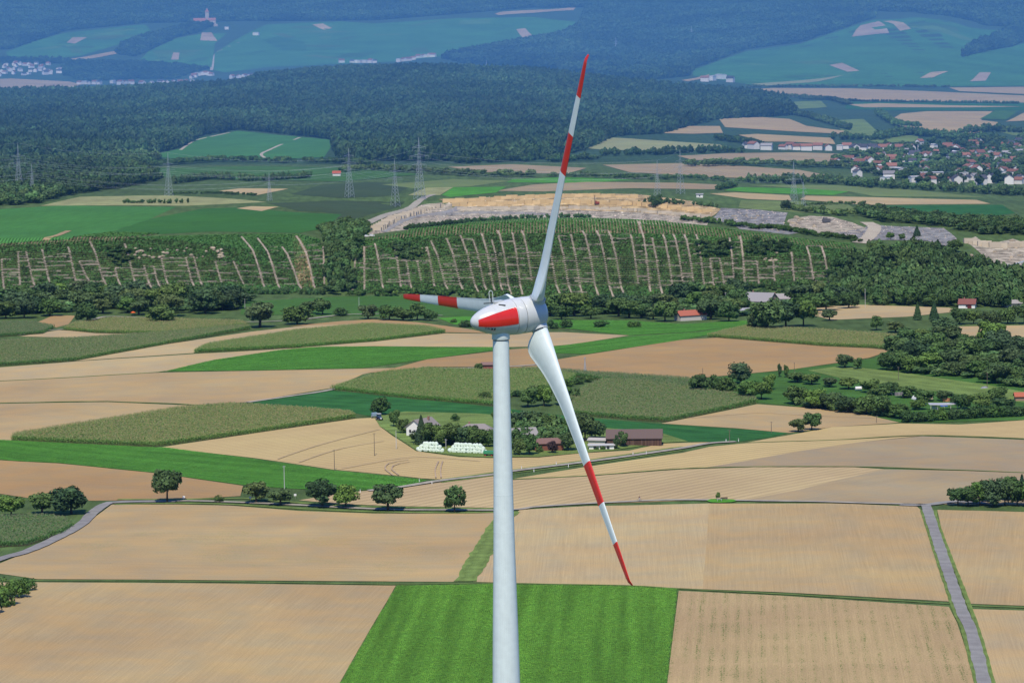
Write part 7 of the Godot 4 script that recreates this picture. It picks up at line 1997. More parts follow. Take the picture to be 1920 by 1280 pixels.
const WAYS := [
["road","grey asphalt farm road running down the right side","asph",3.6,4,[116,822.1,128.4,962.7,131.1,1011.3,144.9,1208.4]],
["road","asphalt spur past the wood at the right edge","asph",4.5,3,[136.4,1211,144.9,1208.4,155.8,1215.6,166.3,1209.8]],
["lane","narrow paved lane crossing the picture behind the lower blade","conc",2.6,3,[144.9,1208.4,137.8,1212.1,121.1,1217.9,104.3,1225.2,60.7,1238.9,33.7,1238.2,7.9,1232.9,-0.6,1227.2,-20,1229.7,-50.9,1235.9,-104.7,1261.3,-125,1268.6,-149.7,1269.1]],
["road","grey asphalt road curving at the left edge","asph",4.4,4,[-124.9,1267.2,-146,1270.9,-150.8,1266.7,-153.1,1243,-153.7,1216.2,-158.1,1182.1,-163.8,1149.7,-170.2,1132.5,-178.7,1097.6,-190.9,1032.4]],
["road","country road passing below the farm","conc",3.2,4,[-54.4,1277.1,-43.5,1282.5,-27.6,1296.4,-8.3,1307.7,-0.2,1315.6,24.7,1334.5,43.9,1351.2,55.7,1363.6,67.7,1377.1,79.3,1393.4,90.5,1399.2]],
["track","thin paved track beside the dark green field","conc",3,3,[-121.9,1579,-104.4,1598.8,-85.3,1623,-67.7,1676.3,-42.3,1698.9,-16,1701.2,10.4,1708.7,21.3,1730.1]],
["path","field path behind the maize on the left","conc",3,3,[-243,2006,-237.6,2026.5,-214.6,2015.6,-194.9,2004.8,-152.4,1975,-122.5,1985.3,-99.6,2019.8,-75,2030.3,-40.4,2022.3]],
["path","pale field path between the two maize fields at the left edge","conc",2.2,3,[-273.7,1915.3,-266,1935.3,-253,1945.5]],
["track","haul track along the upper left rim of the quarry","conc",7,3,[-118.2,2814,-100.7,3022.8,-70.4,3184.1]],
["road","white haul road curving through the quarry","lime",11,4,[262.6,2601.1,285.2,2732.7,298.1,2830.9,297,2883.1]],
["track","grey ramp down into the left end of the quarry","spoil",9,3,[-103.3,2761.8,-89.6,2961,-77.7,3035.4,-50.5,3090.1,-45,3106.5]],
["path","path across the enclosed hillside vineyard","lime",4,3,[-290.4,4118.6,-305.5,4278.5,-302.7,4483.3,-287.4,4771.4]],
["path","path along the forest edge above the hillside vineyard","lime",4,3,[-416.3,4393.7,-422.3,4688.5,-396,4920.5]],
["path","white path climbing the vineyard slope below the castle","lime",9,3,[-827.8,9707.6,-896.3,10637.9,-906.8,10966.6,-888,11334,-865.5,11547.5]],
["path","pale path up the left terrace vineyards","terr",5,3,[-342.3,2544,-337.1,2570.9,-335.7,2629.5]],
["wheel_track","left of two upright tyre tracks on the golden stubble","patch",0.6,5,[-29.7,1303.1,-30.4,1324.1,-29.5,1344.8]],
["wheel_track","right of two upright tyre tracks on the golden stubble","patch",0.6,5,[-27.7,1302.8,-28.3,1323.8,-27.9,1344.6]],
["wheel_track","outer looping tyre track on the golden stubble","patch",0.6,5,[-46,1311.1,-49.9,1329.4,-48.5,1344.4,-41.6,1351]],
["wheel_track","inner looping tyre track on the golden stubble","patch",0.6,5,[-44,1312,-47.3,1327.4,-46.1,1339.5,-40.8,1345.1]],
["wheel_track","long faint tyre track across the golden stubble","patch",0.6,5,[-94.1,1368.2,-79.2,1406.6,-56.4,1451.3]],
["wheel_track","second long faint tyre track across the golden stubble","patch",0.6,5,[-84.9,1356.2,-69.7,1391.6,-53.1,1410]],
["wheel_track","faint tyre track beside the country road","patch",0.6,5,[-67,1333.9,-46.9,1354,-34.4,1357.1,-13.2,1342.5]],
["wheel_track","tyre track low on the tan field below the grove","patch",0.6,5,[75.4,1485.9,107.2,1511,119.8,1507.7,156.7,1491.9]],
["rock_ledge","upper cream step of the yellow quarry face","rock",5,4,[-58.1,3122.2,-17.2,3125.9,21.3,3132.5,45.5,3134.3,69.7,3138.4,115.4,3133.1]],
["rock_ledge","middle cream step of the yellow quarry face","rock",5,4,[-50.8,3109.7,-24.4,3111.9,1.9,3112.7,49.9,3112.5,80.9,3106.5,111.7,3098.6,133.2,3081.7,154.4,3063.1,174.9,3037.4]],
["rock_ledge","lower grey step of the quarry face","lime",4,4,[-45.8,3096.8,-22,3097.4,1.9,3096.5,59,3090.3,87.2,3078.6,115.1,3064.7,143.2,3034.9,168.7,2970.1]],
["rock_ledge","broken step at the left end of the quarry","lime",5,4,[-107.3,2765.9,-97.8,2932.7,-79,3088.9,-61.3,3109.3]],
["rock_ledge","broken step across the quarry floor","spoil",3,4,[-73.2,3040.1,-36.1,3078.8,1.8,3074.9,39.4,3057.5]],
["rock_ledge","rock step on the right edge quarry slope","lime",6,4,[353.8,2674.6,369,2651.1,395.2,2662.1,428.2,2663.2]],
["grass_strip","green grass strip between two tan fields left of the tower","grs",7,3,[-16,1082.8,-7.5,1180.1,-1.5,1223.9]],
["verge","grass verge below the tan fields across the whole front","grs",1.2,2,[-180.3,1086,-153,1083.9,-95.7,1084.1,-79.1,1083.3,-37.8,1079.8,-7.1,1078.8,1.5,1076.8,35.3,1064.8,51.3,1053.7,77.2,1038.7,114.3,1019.6,128.4,1013.3]],
["verge","grass verge right of the road at the cross track","grs",1.2,2,[133.3,1010.3,156.2,1004.1,191.4,997]],
["verge","grass verge along the left side of the asphalt road","grs",1.3,3,[114.2,822.3,126.4,965.2,129.1,1013.2,142.2,1197.7]],
["verge","grass verge along the right side of the asphalt road","grs",1.3,3,[118,822,130.5,962.5,143.2,1155.5,146.7,1197]],
["verge","thin green line between golden and brown fields on the right","grs",1.3,2,[-0.4,1296.3,28.7,1302.3,64.6,1316.9,92,1319.2,132.3,1313.7,161.4,1301.1,171,1298,191.4,1290,200.4,1287.9,246.1,1282.6]],
["verge","thin green line inside the golden stubble","grs",1.2,2,[94.6,1396.5,114.6,1403.1,134.7,1408.4,169.2,1422.7,208.6,1405.6]],
["verge","thin green balk on the left tan fields","grs",1.4,2,[-287.1,1596.2,-236.9,1591,-200.2,1592.8,-162.2,1582.8,-142.8,1571.8]],
["verge","upper thin green balk on the left tan fields","grs",1.4,2,[-305,1697.4,-278.7,1697.8,-252,1694.5,-220.8,1697.1,-206.2,1699.3,-177.1,1706.1,-172.2,1710.3]],
["verge","grass edge above the lane under the tree row","grs",2.4,2,[-147.8,1278.1,-125.4,1272.7,-100.4,1269.3,-78.8,1254.6,-51,1240.7,-0.6,1229.5]],
["verge","grass edge below the lane under the tree row","grs",2.4,2,[-147.4,1265.9,-124.5,1263.2,-104.3,1256.1,-78,1241.1,-50.6,1230.1,-20,1223.9,-2.9,1224.1]],
["verge","green upper roadside bank of the country road","grs",1.8,3,[-27.6,1298.9,-0.2,1318.9,24.8,1338.9,46,1359,67.9,1382.3]],
["verge","green lower roadside bank of the country road","grs",1.8,3,[-27.5,1292.6,24.6,1328.7,45.6,1348,67.3,1370.2]],
]
const MAIZE := [
["large standing maize field left of the farm",2.5,0.53,[-211.9,1450.2,-199,1446.3,-161.1,1431,-148.6,1423.9,-109.1,1459.1,-68.4,1500.9,-72.2,1517.5,-95.9,1540.7,-112.4,1553.8,-128.9,1565.4,-152,1552.5,-212.5,1462.2]],
["small maize field at the left edge beside the curving road",2.3,1.23,[-208,1147,-187.2,1150.7,-174.6,1162.5,-166,1165.6,-157.4,1195.3,-156.1,1211.2,-160.1,1226.8,-169.8,1234.8,-185,1234.1,-203.3,1228.6,-221.1,1221.2]],
["narrow maize strip left of the nacelle",2.4,0.77,[-165,1784.2,-160.1,1816.5,-131.7,1866.7,-117.1,1896.4,-80.7,1939.1,-47.4,1921.8,-36.2,1894,-73.7,1834.3,-111.4,1800.2,-124.8,1794.8,-151.6,1787.1]],
["maize field with yellowing edge at the left edge",2.4,0.54,[-328.7,1740.7,-316.1,1748.2,-276.1,1763,-249.9,1768.1,-224.8,1771.5,-198.6,1808.7,-185.5,1832,-172.3,1858.5,-159,1889.1,-145.6,1924.2,-149.1,1940.2,-164,1924.3,-193.3,1896.1,-223.2,1884.2,-238.1,1879,-308.2,1874.4,-352.4,1868.7]],
["pale maize field beside the lone bushy tree",2.4,0.15,[-252.5,1942.2,-250.1,1976,-232,2004.1,-193.4,1989.8,-154.9,1967.8,-147.9,1947.6,-163.3,1930.4,-193.7,1899.6,-231,1917.5]],
["dark maize patch at the far left beside the brown patch",2.4,0.00,[-352.7,1969.2,-294.5,1987.1,-275.6,1984,-259.3,1956.9,-261.2,1921.6,-283.1,1908.4,-339.5,1893.9]],
["pale maize field behind the tower above the dark green field",2.5,0.48,[-85.8,1623.1,-62.7,1681.9,-42.2,1694.3,-10.6,1678.5,12.8,1683.5,30.9,1649.3,24.7,1616.2,9.4,1584.1,-0.4,1571.5,-9.3,1536.9,-44.2,1571.2,-71.7,1606.4]],
["pale maize field right of the lower blade",2.5,0.57,[23.7,1560.2,42.6,1629.9,60,1623.6,109.8,1564.7,110,1550.5,65.6,1472.1,49.8,1478,36.4,1487.8,22.7,1499.4]],
["maize strip below the large bushy tree on the right",2.4,-0.43,[104.4,1849.7,129.5,1902.8,172.8,1862.7,208.2,1827.5,199.9,1767,160.5,1790.2,132.8,1817.5]],
["dark maize strip below the reddish brown field",2.4,-0.43,[0.3,1680.8,12.8,1685.9,40.8,1659.6,83.2,1634.5,108.1,1592.7,81.4,1600.9,60,1623.6,42.7,1634.3,30.4,1654.1]],
]
# terrace stairs: bottom and top of each
const STAIRS := [
[[-114.3,2479.3,-113.5,2573.2,-105.7,2486.3,-107.9,2551.8,-91.5,2485.6,-100.5,2556.8,-79.5,2494.8,-86.6,2553.4,-71.7,2491.7,-76.1,2521.3,-65,2502.9,-68.3,2520.7,-55.2,2496.1,-61.5,2538.1,-45.5,2490.3,-58.5,2546.1,-34.8,2490.6,-47.1,2548,-23.6,2486.1,-36.9,2551.3,-16.7,2484.3,-27.5,2543.9,-11.7,2489.2,-21.6,2556.4,-6.3,2489.3,-13.7,2543.3,0.5,2478.3,-9.4,2564.3,8.2,2482.2,1.3,2555.7,15,2503,8.4,2563.4,36.7,2471.6,28.4,2531.2,45.1,2472.3,35.4,2548.7,55.5,2443.3,44.5,2552.5,65.1,2461.4,53.5,2566.3,73.2,2480.1,63.8,2567.6,81.9,2477.2,72.5,2568.7,92.2,2501.9,88.8,2559.5,100.5,2490,96.2,2619.1,109,2484,104.6,2551.3,118,2479.1,113.1,2563.9,124.4,2504.3,121,2565.4,133.5,2476.2,129,2567.1,139.9,2486.7,137.9,2569.2,146.8,2493.1,145.7,2523.9,154.1,2498.4,152.7,2523.6,161.4,2497.4,162.3,2562.4,168.9,2494.5,171,2573.5,179,2490.6,179.7,2519.8,190.7,2497.9,191.5,2520.9,204.8,2496.1,205.7,2533.5,218.8,2492.4,218.4,2549.2,229.4,2482.7,229.7,2556.4]],
[[-364.1,2479.6,-370.9,2517.1,-352.1,2478.6,-359.8,2524.9,-342.7,2486,-354,2525.7,-331.3,2486.8,-342.8,2529,-310.1,2478.7,-324.2,2533.5,-304.6,2495.3,-314.1,2515.9,-288.1,2477.6,-309.2,2542.5,-278.6,2478.3,-287.5,2509.8,-268.9,2484.7,-283.4,2539.1,-259,2484.9,-266.6,2513.3,-252.5,2485,-259.6,2512.7,-246.2,2487.2,-254.8,2520.9,-227.7,2486.1,-237.2,2523.6,-220.5,2483.1,-231.4,2524.8,-209.6,2499.9,-215.8,2523.5,-193.3,2498.4,-202.9,2527,-177.3,2490.2,-203.1,2610.1,-163.8,2476.1,-190.7,2605.7,-151.1,2489.1,-170.3,2574.4,-141.7,2492.4,-162.7,2627.1,-135.2,2501.3,-139.9,2585]],
]
const TERRACE_WALLS := [-113.2,2555.7,-107.9,2552,1.5,-113.2,2545.1,-109.1,2543.9,1.5,-113.5,2525.8,-106.9,2524.2,1.0,-113.7,2519.8,-106.8,2518.6,1.8,-114.3,2503.1,-106.3,2502.8,1.5,-114.4,2492.2,-111.3,2492.5,1.5,-107.1,2530.1,-99.6,2528,1.3,-106.9,2523,-96.4,2521.1,1.0,-106.7,2517.4,-95.5,2515.8,1.8,-106.4,2504.6,-93.6,2504.2,1.5,-98.1,2533.8,-89.5,2531.4,1.5,-97.4,2527.9,-83.6,2524.2,1.8,-95.7,2517,-82.3,2515.4,1.0,-90.6,2502.5,-80.2,2502.1,1.0,-83.3,2522.1,-76.1,2521.5,1.8,-78.8,2509.4,-74,2509.3,1.5,-80.4,2503,-73,2502.8,1.8,-79.8,2499.2,-72.4,2499.7,1.3,-76.1,2521.3,-68.3,2520.8,1.3,-68.3,2520.7,-59.1,2520.2,1.5,-48.5,2515.5,-40.4,2515.2,1.5,-50.6,2511.8,-39.3,2511.5,1.8,-49.7,2508.9,-38.5,2508.8,1.0,-48.7,2505.7,-37.7,2505.5,1.0,-47.8,2502.5,-36.8,2502.3,1.3,-46.9,2499.2,-36,2499.6,1.0,-42.1,2536,-34.4,2535.3,1.0,-44.4,2532.1,-33.6,2530.9,1.0,-42.6,2522.8,-36.9,2522.7,1.8,-38.1,2519.3,-30.9,2519.1,1.0,-39.5,2511.9,-28.8,2511.7,1.5,-37.6,2505.4,-27,2505.4,1.0,-35.6,2496.9,-25.1,2497.1,1.0,-35.9,2544.3,-27.5,2543.7,1.8,-28.4,2521.4,-23.8,2521.3,1.5,-30.2,2516.6,-24.5,2516.7,1.0,-29.6,2514.4,-22,2514.2,1.8,-22.2,2495.6,-18,2495.9,1.3,-22.8,2523.8,-17.8,2523.6,1.5,-18.6,2508.1,-14.5,2508.1,1.5,-17.1,2520.6,-10.9,2520.6,1.8,-8.6,2525.1,-5.9,2524.8,1.3,-8.7,2508.1,-4.4,2508.2,1.8,-8.3,2506,-2.4,2506,1.3,-7,2497.5,-2.6,2497.6,1.5,-7.7,2540.2,2.3,2539.9,1.8,-2.3,2521.5,4,2521.5,1.3,-4.1,2515.1,4.9,2515.4,1.8,0.9,2508.2,5.9,2508.2,1.0,-0.9,2495.2,5.2,2495.3,1.3,2.7,2534.7,10.3,2534.8,1.0,3.1,2530.3,10.8,2530.3,1.3,8,2524.8,11.4,2524.9,1.3,4.2,2520.2,10,2520.3,1.5,6.5,2504.4,14.7,2504.7,1.3,11.3,2525.5,29.1,2526.3,1.5,11.7,2522.7,29.6,2523.2,1.5,24,2516.5,31,2516.4,1.8,13.3,2513.3,31.6,2513.8,1.0,29.8,2522.1,33.2,2522.3,1.5,30.5,2518.8,39.4,2519.1,1.5,37,2505.4,42.1,2505.6,1.0,36.6,2501.3,42.9,2501.5,1.0,35.3,2491.4,38.9,2491.9,1.0,35.9,2484.4,41.6,2485,1.5,36.7,2465.8,45.2,2469,1.0,35.4,2548.7,41.7,2548.7,1.5,37.3,2532.3,46.9,2533.1,1.0,38.8,2521.9,42.6,2522.3,1.0,40.7,2512.3,50.8,2512.7,1.0,42.1,2505.5,52.3,2505.9,1.5,46.1,2503.2,52.9,2503.5,1.5,44.2,2487.4,54.7,2488.1,1.5,48.4,2543.7,55,2544.5,1.0,47.1,2531.9,56.5,2533,1.5,53.1,2522.1,58.1,2522.5,1.8,49.3,2519.4,58.7,2520,1.0,53.9,2509.9,60.9,2510.2,1.8,53,2503,59.8,2503.4,1.0,54,2552.8,64.2,2554.2,1.5,55.8,2537.6,65.7,2538.7,1.8,57.3,2526.8,65,2527.4,1.0,57.9,2523.2,67.5,2523.9,1.3,63.8,2567.6,72.5,2569.1,1.0,64.3,2552.4,73,2554.1,1.5,70.2,2522.6,76.3,2522.8,1.5,71.5,2502.3,80.1,2502.7,1.3,72.2,2496.5,78.8,2496.3,1.5,76.7,2557.4,88.8,2559.3,1.0,73.4,2547.5,88.9,2548.9,1.8,73.9,2542.7,86,2543.4,1.3,76.2,2523.3,81.2,2523.5,1.0,84.1,2503,92.1,2503,1.5,91.8,2550.2,96,2551,1.0,89.7,2531.5,97,2531.9,1.5,90.3,2522.4,97.7,2522.8,1.0,91.6,2508.2,99.3,2508.3,1.8,94.8,2505.3,99.6,2505.5,1.5,101.3,2550.9,104.6,2551,1.0,96.5,2540.1,105.2,2541,1.8,97.9,2521.5,106.4,2521.6,1.5,98.6,2514.6,107.1,2514.9,1.3,99.1,2510.5,104,2510.7,1.0,99.5,2507,102.8,2507.1,1.5,100.1,2501.2,108.5,2500.9,1.5,100.3,2496.1,108.8,2496,1.8,105.2,2539.3,109.9,2539.4,1.8,106.4,2522.2,110.1,2522.1,1.5,106.8,2518.1,115.4,2518.5,1.0,108.2,2504.7,116.9,2504.8,1.3,108.6,2500.7,117.3,2500.7,1.8,113.3,2546.2,121.2,2547,1.8,113.7,2539.6,121.5,2540.3,1.3,115.4,2518.3,123,2518.1,1.8,116.4,2508.9,123.9,2508.5,1.5,116.9,2504.4,124.4,2504.3,1.8,123.9,2566,129,2567,1.3,126.2,2554.8,129,2555.8,1.5,121.2,2546.9,129.1,2547.1,1.5,125.5,2515.3,131.3,2515.2,1.0,123.7,2510.7,131.8,2510,1.5,124,2507.5,132.2,2507,1.8,124.4,2503.8,132.5,2503.1,1.0,129,2551.4,137.6,2552.9,1.5,129.3,2543.9,137.6,2544.2,1.3,134.7,2536.3,137.9,2536.7,1.3,133.5,2530,138,2529.8,1.8,130.9,2519.6,138.5,2519.3,1.3,131.3,2515.4,138.8,2515.1,1.3,132.9,2499.4,139.8,2498,1.5,133.1,2489.9,139.9,2489.3,1.3,138.5,2519.2,146,2518.9,1.3,140.3,2515.7,146.1,2515.6,1.8,139.7,2501.3,146.8,2500.8,1.5,145.7,2523.9,152.7,2523.4,1.5,145.9,2521.3,152.9,2521,1.5,146.3,2512.6,153.4,2512.1,1.3,146.6,2504.6,150.3,2504.4,1.3,155.6,2518.4,161.3,2518.2,1.8,153.8,2505.7,161.4,2505,1.8,154,2501.9,157.6,2501.4,1.0,154.1,2497.1,161.3,2496.2,1.5,161.8,2548.4,169.8,2549.5,1.3,161.4,2532.8,169.3,2533,1.8,161.3,2528.1,167.4,2527.6,1.5,161.3,2523.1,166.4,2522.7,1.3,161.3,2518.4,165.3,2518.4,1.3,161.3,2513.4,169,2512.7,1.8,164.7,2508,169.1,2507.9,1.5,169.1,2520.3,179.7,2519.8,1.5,169.1,2517.2,179.7,2516.9,1.3,169,2503.8,179.4,2502.7,1.8,169,2500.5,179.3,2499,1.5,174,2493.7,179.1,2492.8,1.8,186.7,2513.7,191.2,2513.5,1.5,179.4,2505.5,191,2504.7,1.5,179.4,2502.3,190.9,2501.2,1.8,191.2,2512.7,205.1,2511.9,1.8,197.7,2508.6,205.1,2508.6,1.3,191,2505.4,198,2504.7,1.8,205.1,2511.7,218.3,2511.4,1.3,205.1,2507.2,218.5,2507.1,1.8,213.5,2502,218.7,2501.7,1.5,204.9,2499.2,218.8,2498.5,1.5,218.4,2549.2,229.6,2554.2,1.5,217.9,2526.1,228.6,2527.5,1.0,221.4,2517.8,228.8,2518.3,1.3,218.5,2506,229.2,2505.4,1.5,218.7,2500.3,229.4,2499.7,1.8,218.8,2493.2,226,2492.5,1.8,-370.9,2517.1,-363.8,2516.9,1.8,-368.9,2506.5,-356.7,2506.6,1.8,-368.3,2503.6,-356.2,2503.7,1.5,-367.5,2498.7,-355.4,2499.2,1.5,-359,2488.6,-353.7,2488.6,1.0,-364.6,2482.4,-352.7,2482.3,1.5,-359.8,2524.9,-356.2,2525.3,1.0,-358.7,2518.7,-352,2518.6,1.0,-358.2,2515.7,-351.1,2515.7,1.3,-352.9,2510.2,-349.4,2510.3,1.8,-355.2,2497.5,-345.7,2498,1.0,-354.4,2492.6,-344.4,2492.9,1.3,-353.1,2485,-342.5,2485.3,1.8,-344.3,2513.9,-338.6,2513.8,1.8,-349.5,2510.5,-337.6,2510.5,1.0,-348.2,2506.5,-336.5,2506.7,1.8,-345.2,2496,-340.7,2495.9,1.8,-331.3,2522.7,-321.7,2522.9,1.0,-340.3,2519.7,-320.8,2519.9,1.8,-339,2515.3,-319.5,2515.4,1.3,-337.8,2511.1,-323.5,2511.4,1.3,-336.2,2505.9,-326.2,2506,1.5,-323.5,2498.6,-314.7,2498.9,1.3,-331.7,2488.6,-312.3,2488.5,1.8,-318.8,2513.1,-314.6,2513,1.0,-313.7,2494.5,-304.4,2495,1.8,-314.1,2515.9,-300.8,2516.4,1.3,-312.3,2512.4,-299.4,2512.7,1.8,-304.9,2507.8,-297.5,2508.1,1.5,-304.1,2494,-292.8,2494.1,1.8,-296.5,2505.4,-286.1,2505.8,1.8,-295.2,2502,-284.9,2502.4,1.8,-283.4,2477.6,-278.5,2477.7,1.0,-287.5,2509.8,-275.5,2510.2,1.5,-275.1,2509,-265.4,2509.4,1.8,-274.3,2506.5,-266.7,2506.9,1.8,-273.2,2502.9,-263.4,2503.6,1.8,-271.9,2498.4,-265,2499.1,1.5,-270.2,2490.5,-260.3,2490.9,1.8,-268.9,2484.6,-261.5,2484.4,1.3,-264.5,2512.4,-259.6,2512.8,1.0,-263.9,2505.1,-257.3,2505.4,1.8,-260.5,2491.8,-254,2492,1.0,-256.5,2484.4,-252.4,2484.9,1.8,-258,2512.8,-252.5,2513.2,1.0,-255.2,2497.8,-251.6,2497.9,1.5,-254.8,2520.9,-236.8,2522.4,1.5,-253.7,2517.1,-235.7,2518.9,1.0,-242.1,2514.5,-234.7,2515.1,1.5,-251.2,2508.5,-233.1,2509.7,1.5,-249.7,2503.5,-238.1,2504,1.8,-243.7,2497.2,-230,2498.8,1.5,-246.9,2490.8,-232.5,2491.7,1.8,-237.2,2523.6,-231.5,2524.9,1.3,-235.8,2518.9,-231.4,2519.8,1.0,-234.1,2513.2,-228.1,2513.7,1.5,-232.5,2507.8,-226.4,2508.4,1.8,-231.4,2504.1,-225.2,2504.9,1.3,-229.8,2497.5,-223.5,2498.5,1.3,-227.1,2510.9,-212.9,2512.5,1.5,-223.4,2498,-209.6,2500.3,1.8,-214.8,2519.7,-206.8,2521.1,1.3,-212.4,2510.7,-197.9,2512.4,1.0,-210.1,2501.9,-201,2502.8,1.5,-201.7,2498.7,-193.5,2499.4,1.0,-201,2521.2,-186.9,2523.7,1.5,-198.4,2514,-184.4,2516.1,1.3,-196.5,2508.4,-182.4,2510.1,1.3,-192.8,2496.2,-184,2497.8,1.3,-192.4,2543.5,-188.1,2544.7,1.0,-183.5,2513.3,-172.6,2514.4,1.5,-182.4,2509.8,-171.5,2511,1.3,-177.5,2531.5,-162.7,2535.5,1.0,-176.1,2526.1,-161.3,2529.4,1.5,-170.4,2507.4,-161.5,2508.2,1.8,-168.2,2500.4,-153.3,2501.1,1.5,-167.1,2554.2,-154.1,2555,1.8,-164.8,2543.7,-152.2,2543.3,1.5,-158.3,2518.4,-146.9,2517.3,1.0,-157.2,2579.1,-143,2571.7,1.8,-154.6,2558.5,-138.1,2551.8,1.8,-152.5,2545,-137.5,2542.1,1.5,-145.3,2537.8,-137.2,2536.5,1.8,-146.4,2529.2,-136.7,2528.1,1.5,-145.1,2509.7,-137.7,2509.7,1.3]
